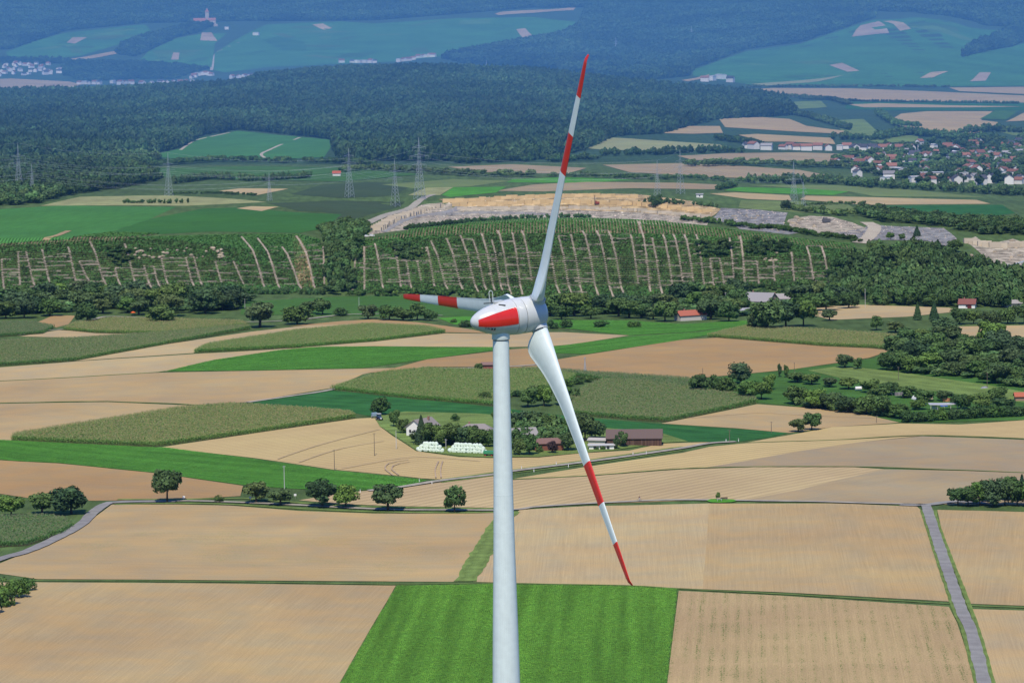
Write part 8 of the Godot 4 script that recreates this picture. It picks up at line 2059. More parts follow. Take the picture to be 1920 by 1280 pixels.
# label, group, then east, north, height, width, kind for each tree
const TREES := [
["tall round walnut tree at the left end of the lane tree row","",-128.2,1266.7,12.9,11.3,0],
["small bush between the tall round tree and the lane tree row","",-108.6,1263.4,2.9,4.3,4],
["first spreading tree left in the lane tree row","",-94.7,1257.8,8.5,10.1,8],
["low spreading tree second in the lane tree row","",-85.4,1251,6.2,8.9,8],
["largest dense tree in the middle of the lane tree row","",-69.7,1244.7,10.5,11.9,1],
["fourth tree in the lane tree row, right beside the largest","",-61.1,1241,8.8,8.8,2],
["wide gnarled tree fifth in the lane tree row","",-45.5,1231.7,10.2,12.1,8],
["compact round tree just left of the turbine tower","",-21.5,1225.3,9.8,8.7,3],
["light green fruit tree at the left edge above the small maize field","",-182.3,1241.9,7.6,9.9,2],
["grey green fruit tree in the middle of the left trio","",-171.7,1246.1,8.4,10.4,8],
["broad dark tree right of the left trio beside the curving road","",-160.8,1244.7,10.3,14.2,1],
["first from the left: dark green shrub of the hedge at the lower left edge","hedge at the lower left edge",-162.8,1006.6,9.3,9.3,4],
["second from the left: dark green shrub of the hedge at the lower left edge","hedge at the lower left edge",-157.8,1020.4,9.4,9.4,4],
["third from the left: dark green shrub of the hedge at the lower left edge","hedge at the lower left edge",-154.4,1035.3,8.6,8,4],
["fourth from the left: dark green shrub of the hedge at the lower left edge","hedge at the lower left edge",-152.6,1050.9,7.3,7.3,4],
["fifth from the left: dark green shrub of the hedge at the lower left edge","hedge at the lower left edge",-151.6,1064.4,5.2,4.9,4],
["first from the left: dark tree of the dense copse at the right edge","copse at the right edge",156,1206.7,6.7,7.8,0],
["second from the left: dark tree of the dense copse at the right edge","copse at the right edge",159.3,1205,7.4,8.2,1],
["third from the left: dark tree of the dense copse at the right edge","copse at the right edge",163.6,1206.1,8.5,8.2,2],
["fourth from the left: dark tree of the dense copse at the right edge","copse at the right edge",167.6,1216.1,8.6,7.5,1],
["fifth from the left: dark tree of the dense copse at the right edge","copse at the right edge",167.7,1203.5,9.3,8.9,3],
["sixth from the left: dark tree of the dense copse at the right edge","copse at the right edge",172.4,1206,8.5,8.5,0],
["seventh from the left: dark tree of the dense copse at the right edge","copse at the right edge",175.1,1218.5,9,7.5,0],
["eighth from the left: dark tree of the dense copse at the right edge","copse at the right edge",176.5,1204.7,9.6,8.2,1],
["ninth from the left: dark tree of the dense copse at the right edge","copse at the right edge",180.6,1221,8.6,5.6,5],
["tenth from the left: dark tree of the dense copse at the right edge","copse at the right edge",181.2,1203.4,9.3,9.3,2],
["eleventh from the left: dark tree of the dense copse at the right edge","copse at the right edge",187,1203.4,10.2,9.3,3],
["twelfth from the left: dark tree of the dense copse at the right edge","copse at the right edge",191.2,1200.9,9.2,9.2,1],
["young tree with staked trunk beside the lane bench","",73.3,1235.1,4.2,1.9,7],
["round dark tree behind the blue tractor","",-58.1,1510.2,8.8,8.8,1],
["left low tree of the pair above the golden stubble","",119.2,1439.2,5.8,8,8],
["right taller tree of the pair above the golden stubble","",125.7,1447.6,7.6,8.5,3],
["light green tree left of the white farmhouse","",-50.8,1461.5,7.2,5.8,2],
["dark rounded tree before the white farmhouse","",-45.8,1436.4,6.2,6.6,0],
["dark conifer right before the farmhouse","",-37.4,1394.8,11.6,7.3,5],
["dense dark tree right of the farmyard conifer","",-33.9,1391,9.8,8.6,1],
["third tree behind the first bale pile","",-29.5,1387.1,8.5,7.7,2],
["broad tree between the two bale piles","",-24.4,1389.5,9.8,9.8,0],
["tree behind the second bale pile","",-19.6,1385.5,8.1,7.7,3],
["tree behind the right end of the second bale pile","",-14.2,1383,8.9,8.5,1],
["tree half hidden by the turbine tower","",-10.1,1384,7.2,6.4,2],
["tree right of the tower beside the grey roof","",2.2,1359.4,7.1,7.1,0],
["taller tree left of the red brown shed","",6.3,1359.2,8.8,7.9,2],
["purple leaved tree at the corner of the red brown shed","",15.4,1363.3,5,4.2,9],
["small shrub before the red brown shed","",10.3,1366.5,3.2,3.4,4],
["tree right of the red brown shed","",21.8,1370.8,8,7.2,0],
["tallest farm tree just right of the lower blade","",29.1,1398.6,12,11.2,1],
["farm tree above the white wall","",33.5,1409.2,8.7,7.8,3],
["slender tree before the long dark barn, left","",41.1,1375,5.5,3,6],
["birch before the long dark barn, right","",44.3,1381.7,6.4,4.7,2],
["round shrub before the white wall, right","",35.7,1373.5,2.5,2.5,4],
["round shrub before the white wall, left","",33.2,1373.6,1.9,1.9,4],
["tree behind the red brown shed, right","",23.6,1419.9,7.9,8.7,2],
["tree behind the red brown shed","",14.9,1430.9,7.9,8.8,1],
["dark tree right of the tower above the grey roof","",8.6,1438.4,8,9.7,0],
["dark tree hard by the right tower edge","",2.8,1438.4,8,8.9,3],
["small pale tree behind the farm trees","",-25,1475,3.4,4.1,2],
["low tree before the second grey roof","",-17.1,1398.2,7.3,8.6,1],
["tree hidden behind the turbine tower","",-4.8,1447,7.6,8.9,0],
["dark bush left of the tower at the corner of the dark green field","",-12.9,1553.7,5.7,7.2,4],
["first from the left: bushy tree in the clump between tower and lower blade","clump between tower and blade",6.6,1528,8.5,10.3,2],
["second from the left: bushy tree in the clump between tower and lower blade","clump between tower and blade",13.8,1532.1,9,9.4,2],
["third from the left: bushy tree in the clump between tower and lower blade","clump between tower and blade",22.4,1536,9.5,10.4,2],
["fourth from the left: bushy tree in the clump between tower and lower blade","clump between tower and blade",28,1557.6,5.3,7.2,2],
["first from the left: low bush of the hedge at the edge of the pale maize","hedge at the pale maize edge",2.5,1573.5,3.6,6.8,4],
["second from the left: low bush of the hedge at the edge of the pale maize","hedge at the pale maize edge",9.4,1581.9,4.1,6.8,4],
["third from the left: low bush of the hedge at the edge of the pale maize","hedge at the pale maize edge",14.9,1592.4,4.2,6.9,4],
["fourth from the left: low bush of the hedge at the edge of the pale maize","hedge at the pale maize edge",20.7,1603,4.2,6.9,4],
["fifth from the left: low bush of the hedge at the edge of the pale maize","hedge at the pale maize edge",26.1,1613.7,4.5,6,4],
["sixth from the left: low bush of the hedge at the edge of the pale maize","hedge at the pale maize edge",31.1,1622.2,4.2,6,4],
["seventh from the left: low bush of the hedge at the edge of the pale maize","hedge at the pale maize edge",36,1630.5,4,5.5,4],
["bush beside the small red shed left of the tower","",-16.7,1694.1,4.2,5.2,4],
["large round fruit tree in the garden orchard above the golden stubble, left third","garden orchard on the right",86.4,1588.7,8.8,10.8,0,94.9,1597.8,7.4,8.4,2,98.2,1583.7,8.8,9.7,1,107.7,1623.4,10,11.5,3,106.6,1564.3,8.7,10.6,2,113,1565,8.7,9.6,0,119.2,1601.7,7.4,6.9,2,126.6,1547.7,8.6,10.5,1],
["small spreading fruit tree in the garden orchard above the golden stubble, left third","garden orchard on the right",134.7,1630.4,5,10,8],
["small spreading fruit tree in the garden orchard above the golden stubble, middle third","garden orchard on the right",140.8,1622.3,5.5,9,8,148.4,1612.2,5,7.4,8,156.6,1604.2,5.9,9.9,8,165.7,1559.2,6.7,9.6,8],
["large round fruit tree in the garden orchard above the golden stubble, middle third","garden orchard on the right",134.7,1531.5,9,10.8,2,141.3,1525.5,8.4,10.3,0,147.4,1515.1,8.4,10.7,1,154.9,1508.8,9.3,11.6,3,161.5,1500.2,9.2,11.5,2],
["small round fruit tree in the garden orchard above the golden stubble, right third","garden orchard on the right",168.1,1490.5,6.9,10.1,0,172.8,1582.1,5.8,9.7,0,185.3,1553.4,5.7,10.5,2,179.4,1524.3,4.7,8.4,0,198.2,1523,7,9.4,1,215.2,1509.8,6,11.6,0,218.9,1552.5,6.2,9.6,3],
["small round fruit tree in the garden orchard above the golden stubble, middle third","garden orchard on the right",165,1589.5,6.4,9.8,2],
["small spreading fruit tree in the garden orchard above the golden stubble, right third","garden orchard on the right",179.4,1568.8,5.8,9.7,8,194.9,1553.5,5.3,8.6,8],
["large round fruit tree in the garden orchard above the golden stubble, right third","garden orchard on the right",207.2,1520.3,7.5,11.7,2],
["left of two thin trees at the orchard corner","",128,1651.2,7.1,2.3,6],
["right of two thin trees at the orchard corner","",130.9,1649.1,6.6,2.8,6],
["round tree at the foot of the reddish brown field","",163,1687.6,7.3,9.3,8],
["smaller tree right of the round one below the brown field","",168.5,1682.4,5.7,5.7,2],
["first from the left: tall shrub of the long hedge above the golden stubble","long hedge above the golden stubble",169.2,1476.3,5.7,8.2,4],
["second from the left: tall shrub of the long hedge above the golden stubble","long hedge above the golden stubble",174.1,1476.8,5.6,8.2,4],
["third from the left: tall shrub of the long hedge above the golden stubble","long hedge above the golden stubble",179.2,1479.2,6,8.2,4],
["fourth from the left: tall shrub of the long hedge above the golden stubble","long hedge above the golden stubble",184.5,1483,6.2,8.2,4],
["fifth from the left: tall shrub of the long hedge above the golden stubble","long hedge above the golden stubble",189.5,1485,6.1,8.2,4],
["sixth from the left: tall shrub of the long hedge above the golden stubble","long hedge above the golden stubble",194.6,1486.8,5.6,8.2,4],
["seventh from the left: tall shrub of the long hedge above the golden stubble","long hedge above the golden stubble",199.5,1487.2,6.6,8.2,4],
["eighth from the left: tall shrub of the long hedge above the golden stubble","long hedge above the golden stubble",204.7,1489.9,5.8,8.3,4],
["ninth from the left: tall shrub of the long hedge above the golden stubble","long hedge above the golden stubble",209.5,1489.2,6.8,8.2,4],
["tenth from the left: tall shrub of the long hedge above the golden stubble","long hedge above the golden stubble",214.5,1490.8,6.1,8.3,4],
["eleventh from the left: tall shrub of the long hedge above the golden stubble","long hedge above the golden stubble",219.3,1490.5,5.6,8.3,4],
["twelfth from the left: tall shrub of the long hedge above the golden stubble","long hedge above the golden stubble",224.5,1492.2,5.9,8.3,4],
["large round orchard tree in the dense grove on the right slope, left third","dense grove on the right slope",198.4,1695,12.9,16.2,1,198.5,1718.6,10.4,16.3,2,183.5,1675.6,9.2,11.4,1,204.2,1786.3,9.6,14.5,2,193.3,1729.8,11.2,15.7,2,212.2,1735.4,11.7,16.6,2,202.1,1666.7,9.2,15,2],
["large round orchard tree in the dense grove on the right slope, middle third","dense grove on the right slope",246,1737.9,12.2,14.7,3,237.6,1716.8,10.4,13.7,0,213.6,1668.6,10.8,13.7,0,246,1771.6,13.6,16.6,2,231.5,1842.9,9.5,14.5,3,226.5,1712.4,10.4,14.2,3,223.4,1776.8,11.5,16.9,1,226.6,1610,9.9,13,0],
["small round orchard tree in the dense grove on the right slope, middle third","dense grove on the right slope",210,1690.7,7.8,12,2,232.2,1764.2,7.5,10.8,2,213.7,1647.1,8,12.7,1,221.2,1667.1,7.7,12.3,0,223,1737.2,8.6,12,1,222.6,1638.9,8.2,12,0,220.4,1713.2,7.3,11.6,3],
["large round orchard tree in the dense grove on the right slope, right third","dense grove on the right slope",247,1648.8,9.2,13,0,269.2,1746.3,12,15.8,2,252.9,1626.9,9.7,13.3,1,252.8,1647,10.8,15.7,1,249.1,1582.2,10.9,14.4,2,251.4,1705,11.8,16.2,1],
["small round orchard tree in the dense grove on the right slope, left third","dense grove on the right slope",204.2,1695.4,8.9,12.3,2,205.9,1717.9,8.7,14,1,190.1,1683,9,11.5,2,197.9,1753.5,8.3,11.8,3,214,1770.3,8.4,10.4,1,192.3,1662.8,8.7,11.2,0],
["small round orchard tree in the dense grove on the right slope, right third","dense grove on the right slope",249,1680,7.3,11.4,3,242.7,1594.3,8.6,10.9,1,260.4,1645.1,6.4,9.8,2,270.2,1705.3,7.9,12.7,3,259.1,1701.2,8.3,12.8,3,232,1630.8,6.5,9.4,2,233.4,1612.9,7.1,11.5,3,239.7,1606.1,6.6,9.8,1],
["small spreading orchard tree in the dense grove on the right slope, right third","dense grove on the right slope",242.4,1677.3,8.9,12.3,8],
["small spreading orchard tree in the dense grove on the right slope, left third","dense grove on the right slope",214.7,1810.8,6.6,10.7,8],
["huge bushy lime green tree beside the right farm","",139.7,1882.7,17.4,20.9,2],
["dark broad tree behind the huge bushy one","",151.4,1904.4,14.6,17.6,1],
["tall dark tree right of the huge bushy one","",161.2,1905.6,15.2,14.7,0],
["smaller tree left of the huge bushy one","",134.5,1890.8,9.9,11.6,3],
["low tree on the tan field edge","",178.9,1941.3,6.6,9.6,8],
["lone light green tree above the maize strip","",198.2,1873.7,8.1,7.5,2],
["left of the two dark firs","",227.2,1930.5,10.1,5.9,5],
["right of the two dark firs","",235.4,1922,10.9,7.1,5],
["bushy willow right of the lone light green tree","",207.1,1860.2,6.3,11.4,8],
["first from the left: round tree of the row left of the right edge tan field","tree row at the right edge",246.9,1900.9,8.8,9.9,0],
["second from the left: round tree of the row left of the right edge tan field","tree row at the right edge",254.8,1903,7.6,8.8,2],
["third from the left: round tree of the row left of the right edge tan field","tree row at the right edge",262,1889.1,8.7,12.2,1],
["fourth from the left: round tree of the row left of the right edge tan field","tree row at the right edge",273.3,1900.3,9.9,11.1,3],
["fifth from the left: round tree of the row left of the right edge tan field","tree row at the right edge",282.4,1898.9,11.7,12.3,0],
["sixth from the left: round tree of the row left of the right edge tan field","tree row at the right edge",292.8,1893.6,10.5,12.2,2],
["first from the left: bush on the bright meadow right of the hub","bushes on the bright meadow",22.7,1922.6,5.3,7.1,4],
["second from the left: bush on the bright meadow right of the hub","bushes on the bright meadow",30.5,1929.6,5.9,8.3,4],
["third from the left: bush on the bright meadow right of the hub","bushes on the bright meadow",49.4,1930.9,4.2,10.1,4],
["fourth from the left: bush on the bright meadow right of the hub","bushes on the bright meadow",68.6,1927,4.2,9.5,4],
["large round broadleaf tree of the belt below the right terraces, middle third","tree belt below the right terraces",132.5,2126.3,14,17.6,1,117.8,2255.9,13.8,20.4,3,87.5,1966.2,11.7,14.4,3,108.6,2218.3,14.6,17.1,1,118.1,2048.6,11.5,15,2],
["small spreading broadleaf tree of the belt below the right terraces, left third","tree belt below the right terraces",75.5,2054,11.1,16.9,8,45.9,1994.9,7.1,11.1,8,28.5,2055.2,8.5,12,8,62.4,2012.6,11.1,15.7,8,89.5,2099.5,10,14.2,8,68.1,1995.3,11.1,15.2,8,81.5,1984.5,7.2,11.1,8],
["large round broadleaf tree of the belt below the right terraces, right third","tree belt below the right terraces",191.1,2222.9,13.4,18.1,2,126,1995,11.5,17.8,0,161.7,2473.1,15.1,20.3,1,200.9,2144.8,11.2,14.5,0,184.6,2024.7,11.7,17,3,133.7,2039.6,13.9,16.5,2,169.5,2000.8,12.6,17.9,0,191.3,2076.2,13.1,18.9,0],
["small round broadleaf tree of the belt below the right terraces, right third","tree belt below the right terraces",197.2,2067,10.6,12.7,3,123.1,1954.7,11.1,14.7,3,139,2114.7,10.4,16.3,3,196.3,2161.6,10.3,15.6,2,199.3,2038.3,10.3,13.7,1],
["small round broadleaf tree of the belt below the right terraces, middle third","tree belt below the right terraces",111.2,2096.9,10.4,12.7,2,135.7,2306.3,10.1,15.1,0,119.9,1999.2,8.7,13.4,3,128,2059.2,9.4,14.2,3],
["large spreading broadleaf tree of the belt below the right terraces, left third","tree belt below the right terraces",36.7,2018.4,14.8,18.2,8,37.8,2074.5,12,17.4,8],
["large spreading broadleaf tree of the belt below the right terraces, right third","tree belt below the right terraces",182.6,2075.5,15.1,19,8,171.3,2059.2,15.1,18.6,8],
["large round broadleaf tree of the belt below the right terraces, left third","tree belt below the right terraces",22.6,2021.6,13.4,17.4,2,55.5,2048.4,11.9,17.4,1,68.4,2049.8,12.4,17.8,3],
["small spreading broadleaf tree of the belt below the right terraces, right third","tree belt below the right terraces",178.4,2028.1,11.1,14.1,8],
["small round broadleaf tree of the belt below the right terraces, left third","tree belt below the right terraces",42.7,2052.8,8.6,13.5,2,75,1996.4,9.9,14.5,2,28.7,1988.4,8.4,12.4,1],
["small spreading broadleaf tree of the belt below the right terraces, middle third","tree belt below the right terraces",88.8,2011.2,8.9,13.3,8,120.8,2115.1,11,12.9,8,94,2069.6,10.7,15.4,8,143.8,2318.2,9.2,13.1,8],
["large spreading broadleaf tree of the belt below the right terraces, middle third","tree belt below the right terraces",113.9,1973.5,11.8,16.8,8,126,2278.9,12.9,19.2,8],
["small round orchard tree of the belt below the left terraces, middle third","tree belt below the left terraces",-282.3,2175.6,10.6,12.3,0,-277.2,2125.2,9.8,14.3,0,-232.9,2081.1,10.2,13.5,3,-272.8,2038.6,10.9,15.6,0,-289.7,2104.8,11.4,13.4,1,-283.9,2056.3,10.5,13.4,1],
["large round orchard tree of the belt below the left terraces, left third","tree belt below the left terraces",-335.7,2111.1,12.7,17.7,1,-326.2,2078.1,14.8,17.5,0,-322.3,2017.8,14.4,17.2,0,-306.8,2091.7,12.1,17.3,3,-297.8,2100.8,11.9,13.8,2,-286.2,2026,12.2,14.2,1,-293.1,2053.1,14.4,17.3,3],
["large spreading orchard tree of the belt below the left terraces, right third","tree belt below the left terraces",-211.2,2069.6,14.3,17.9,8,-200.7,2022.5,14,18.1,8,-229,2092.5,12.2,18.6,8],
["large round orchard tree of the belt below the left terraces, right third","tree belt below the left terraces",-180.9,2038.8,14.6,17.3,3,-179.3,2073.3,12.4,16.2,3,-164.9,2072.6,12.5,18.6,1,-206.8,2125.5,13.3,17.1,2,-230.8,2125.7,13.7,18.2,3,-186.1,2088.8,13.4,17.5,3],
["large spreading orchard tree of the belt below the left terraces, left third","tree belt below the left terraces",-326.9,2118.6,11.9,18.4,8],
["small round orchard tree of the belt below the left terraces, left third","tree belt below the left terraces",-307.1,2161.2,10.4,13.1,2,-296.7,2024.5,10.5,13.9,0,-291.1,2078.3,9.2,11.8,2,-312.7,2008.3,10.1,15.1,0,-313.2,2098.4,10.5,13.2,3,-319.6,2093,10.8,15.2,1,-310.2,2042.1,10.9,14.2,0,-297.3,2127.9,10.2,14.3,2,-308.6,2060.7,9.9,11.9,3],
["small round orchard tree of the belt below the left terraces, right third","tree belt below the left terraces",-172.6,2060.3,9.7,13.3,0,-214.3,2127.1,9.9,13.6,3,-221,2074,8.6,13.3,0,-200.2,2128.1,11.1,14.2,0,-186.1,2059.7,11.5,14.6,1,-174.5,2137.7,10,15.1,3,-228.4,2052.5,9.8,14.2,2],
["large round orchard tree of the belt below the left terraces, middle third","tree belt below the left terraces",-259.5,2147.5,11.8,18.3,0,-286.2,2126.9,13.2,15.8,3,-239.2,2107.8,13.1,18.6,3,-258,2073.7,12.5,16.5,3,-280.4,2069.3,11.6,16.1,3,-284.6,2154.2,12.2,17.4,2,-246,2121.4,12.9,16.4,0],
["small spreading orchard tree of the belt below the left terraces, right third","tree belt below the left terraces",-195.4,2142.9,10.5,12.3,8,-220.1,2036.4,9.1,13.6,8],
["small spreading orchard tree of the belt below the left terraces, middle third","tree belt below the left terraces",-242.7,2050.1,9.4,13.9,8,-270.7,2137.6,7.9,12.3,8,-256.9,2092.9,10.2,14.5,8],
["large spreading orchard tree of the belt below the left terraces, middle third","tree belt below the left terraces",-247.1,2083.1,11.5,14.3,8,-269.4,2172.9,12.5,15.4,8],
["small spreading orchard tree of the belt below the left terraces, left third","tree belt below the left terraces",-311.7,2124.1,10.2,14.1,8],
["lone dark bushy tree at the left field corner","",-243.8,1981.8,12.8,14.6,1],
["wide light bush at the left path","",-201,1973,10.9,17.6,2],
["spreading tree left of the two at the brown field","",-141.3,1934.7,14.9,19.6,8],
["dense tree right of the two at the brown field","",-121.5,1953.9,12,16.8,1],
["first from the left: tree on the meadow edge left of the nacelle","trees left of the nacelle",-118.9,2030.9,8.1,11.2,8],
["second from the left: tree on the meadow edge left of the nacelle","trees left of the nacelle",-110.7,2023.3,9.3,12.5,2],
["third from the left: tree on the meadow edge left of the nacelle","trees left of the nacelle",-99.4,2015.7,6.2,9.3,4],
["fourth from the left: tree on the meadow edge left of the nacelle","trees left of the nacelle",-82.8,1990.7,8.6,12.3,8],
["fifth from the left: tree on the meadow edge left of the nacelle","trees left of the nacelle",-70.3,1983.1,8.5,13.4,0],
["sixth from the left: tree on the meadow edge left of the nacelle","trees left of the nacelle",-62.2,1979.5,7.9,12.2,1],
["seventh from the left: tree on the meadow edge left of the nacelle","trees left of the nacelle",-54.4,1984.2,9.8,12.2,2],
["eighth from the left: tree on the meadow edge left of the nacelle","trees left of the nacelle",-46.9,1980.5,6.7,9.1,3],
["first from the left: low bush under the nacelle tail","bushes under the nacelle tail",-33.2,1965,3,4.2,4],
["second from the left: low bush under the nacelle tail","bushes under the nacelle tail",-26.2,1934.2,4.8,8.9,4],
["round tree on the ledge of the yellow quarry","",130,3081.4,12.8,12.3,1],
["dark tree at the foot of the right pylon","",241.6,3022.7,9.3,10.2,1],
["small round tree above the grey spoil","",271.8,3007.2,6,6,0],
["dark pine on the grey spoil terrace","",320.7,2726.5,8.4,7.6,5],
["left small pine on the grey spoil terrace","",294.8,2682.2,5.8,6.6,2],
["second small pine on the grey spoil terrace","",303.7,2680.7,5.4,5.8,2],
["dark tree between spoil terrace and rock slope","",336.7,2613,9.6,12.9,1],
]
const WOODS := [
["forest","broad dark forest covering the ridge behind the fields",8,14.5,0,[-1228,6599,-806,6542,-754,6528,-713,6575,-677,6674,-634,6720,-569,6519,-517,6453,-481,6560,-588,8868,-386,6766,-321,6704,-266,6693,-211,6684,-156,6691,-2,6611,49,6724,99,6580,194,6406,289,6332,337,6330,436,6351,493,6214,459,5549,409,5439,361,5340,316,5251,204,4713,139,4613,88,4227,57,4090,27,3935,-3,3937,-94,3949,-159,3965,-192,3972,-239,4684,-310,4880,-351,4953,-392,5017,-429,4821,-424,4490,-443,4211,-498,4024,-577,3934,-640,3931,-740,3963]],
["forest","blue hazy forest on the hills behind the upper blade",12.5,16,0,[-177,9493,-22,9913,184,11039,255,11788,297,12950,405,13241,516,13492,627,13652,736,13741,835,13635,928,13467,1003,13106,1028,12211,1074,11759,1138,11555,1214,11493,1074,10168,932,9511,840,9227,758,9012,690,9023,620,9013,437,8192,401,7740,338,7519,275,7238,234,7702,185,8157,126,8411,64,8612,-23,8784,-113,9034]],
["forest","farthest blue forest along the top of the picture",15,17,0,[-2847,15381,-2748,15430,-2545,15521,-2435,15517,-2204,15428,-2092,15402,-1984,15406,-1770,15430,-1662,15425,-1552,15398,-1439,15332,-1323,15220,-1210,15135,-1101,15087,-997,15098,-894,15138,-793,15202,-691,15295,-587,15354,-479,15371,-369,15312,-260,15263,-152,15255,172,15281,279,15270,387,15244,493,15193,594,15052,785,14639,884,14570,985,14538,1088,14547,1191,14547,1293,14533,1387,14443,1470,14256,1545,14023,1632,13927,1737,13974,2002,14465,2128,14628,2253,14714,2371,14746,2477,14707,2574,14616,2650,14422,1842,10022,1763,9976,1678,9887,1519,9762,1443,9715,1305,9467,1258,9898,1217,10144,1222,10837,1248,11818,1160,11810,1086,11968,1009,13294,931,13595,839,13746,743,13869,517,13777,405,13755,296,13806,206,14164,108,14177,-88,13168,-179,12971,-283,12856,-489,12754,-588,12766,-685,12763,-782,12741,-879,12740,-1056,12990,-1167,13128,-1271,13160,-1359,13040,-1418,12670,-1487,12430,-1564,12289,-1603,11232,-1693,11291,-1782,11342,-1866,11362,-1946,11356,-2091,11261]],
["woodland","dark wood on the spur left of the castle",13,17,0,[-1230,10938,-1244,11253,-1190,11751,-1120,12171,-1135,12546,-1036,12326,-1058,11890,-1109,11654,-1146,11086,-1166,10844]],
["woodland","dark wooded spur at the right edge of the vineyard hill",12,16,0,[1078,8254,1164,8642,1424,9587,1512,9717,1599,9831,1692,9970,1793,10145,1911,10398,1745,9497,1661,9397,1582,9322,1502,9239,1421,9134,1335,8990,1171,8500]],
["woodland","trees and gardens on the valley floor behind the forest",22,9,0,[-1358,10622,-1281,10631,-1122,10609,-978,10258,-846,9850,-880,9556,-890,9325,-961,9389,-1023,9357,-1143,9285,-1259,9840]],
["woodland","bushes on the valley side above the left edge village",22,9,0,[-2072,11153,-1985,11121,-1894,11060,-1786,10892,-1687,10763,-1598,10688,-1445,10697,-1369,10712,-1348,10467,-1562,10401,-1635,10393,-1711,10407,-1791,10442,-1881,10530,-1980,10657]],
["woodland","mixed green wood behind the left pylons",9,10,1,[-721,3857,-659,3857,-628,3860,-570,3880,-519,3948,-493,3986,-439,4172,-400,3973,-392,3679,-348,3456,-368,3301,-401,3156,-410,3008,-438,2977,-485,2969,-554,2960]],
["woodland","wooded ravine between the two terraced vineyards",6,9,1,[-132,2474,-136,2555,-143,2649,-134,2757,-115,2775,-111,2559,-114,2522,-116,2476]],
["woodland","wooded slope right of the terraces below the quarry",7,10,1,[218,2198,231,2482,231,2507,247,2530,262,2544,286,2562,313,2581,349,2538,358,2516,373,2516,392,2520,410,2522,446,2521,463,2519,366,1990,325,1996,297,1999,283,2003,242,2024,229,2036,216,2050]],
["woodland","scrub and trees on the spoil bank behind the grey terrace",8,8,1,[297,2997,321,3046,343,2991,360,2961,376,2924,401,2878,486,2862,525,2854,501,2724,377,2741,353,2849,309,2891]],
["woodland","garden trees between the village houses",24,9,1,[376,4038,427,4237,481,4436,564,4528,648,4616,691,4656,789,4648,820,4640,851,4629,659,3586,633,3592,522,3592,493,3579,462,3556,432,3528,396,3706,383,3856]],
["woodland","bushes on the rock outcrop of the left terraces",5,4,1,[-295,2528,-278,2532,-276,2514,-290,2512]],
["woodland","bushes at the left end of the right terraces",5,5,1,[-86,2549,-75,2544,-65,2526,-73,2520,-85,2529]],
["woodland","bushes at the right end of the right terraces",6,5,1,[138,2545,159,2552,159,2527,139,2526]],
["woodland","bushes on the right part of the terraces below the rows",6,5,1,[174,2551,206,2550,204,2527,174,2526]],
["undergrowth","low bushes under the dense grove on the right slope",6.5,4.5,1,[181,1681,206,1797,230,1860,235,1791,260,1753,280,1744,254,1578,231,1590,213,1642,194,1652]],
["undergrowth","low bushes in the tree belt below the right terraces",11,4,1,[21,2038,23,2142,43,2119,62,2099,79,2162,102,2330,127,2477,177,2483,194,2478,210,2467,207,2249,213,2150,203,2054,181,2051,159,2029,136,2001,118,1998,99,1993,60,2035,40,2037]],
["undergrowth","low bushes in the tree belt below the left terraces",12,4,1,[-330,2035,-400,2469,-308,2468,-250,2460,-209,2449,-188,2445,-161,2068,-198,2042,-243,2073,-259,2075,-285,2049]],
["undergrowth","low shrubs under the garden orchard above the golden stubble",6,3.5,1,[126,1574,140,1560,160,1528,170,1509,170,1488,160,1500,149,1511,128,1540]],
["undergrowth","dense bushes behind the bale piles of the farm",4.5,5,1,[-40,1399,-36,1415,-22,1410,-9,1397,-8,1385,-22,1389]],
["undergrowth","dense bushes among the farm buildings right of the tower",5,5,1,[-1,1372,0,1450,22,1439,25,1409,22,1382,8,1370]],
]
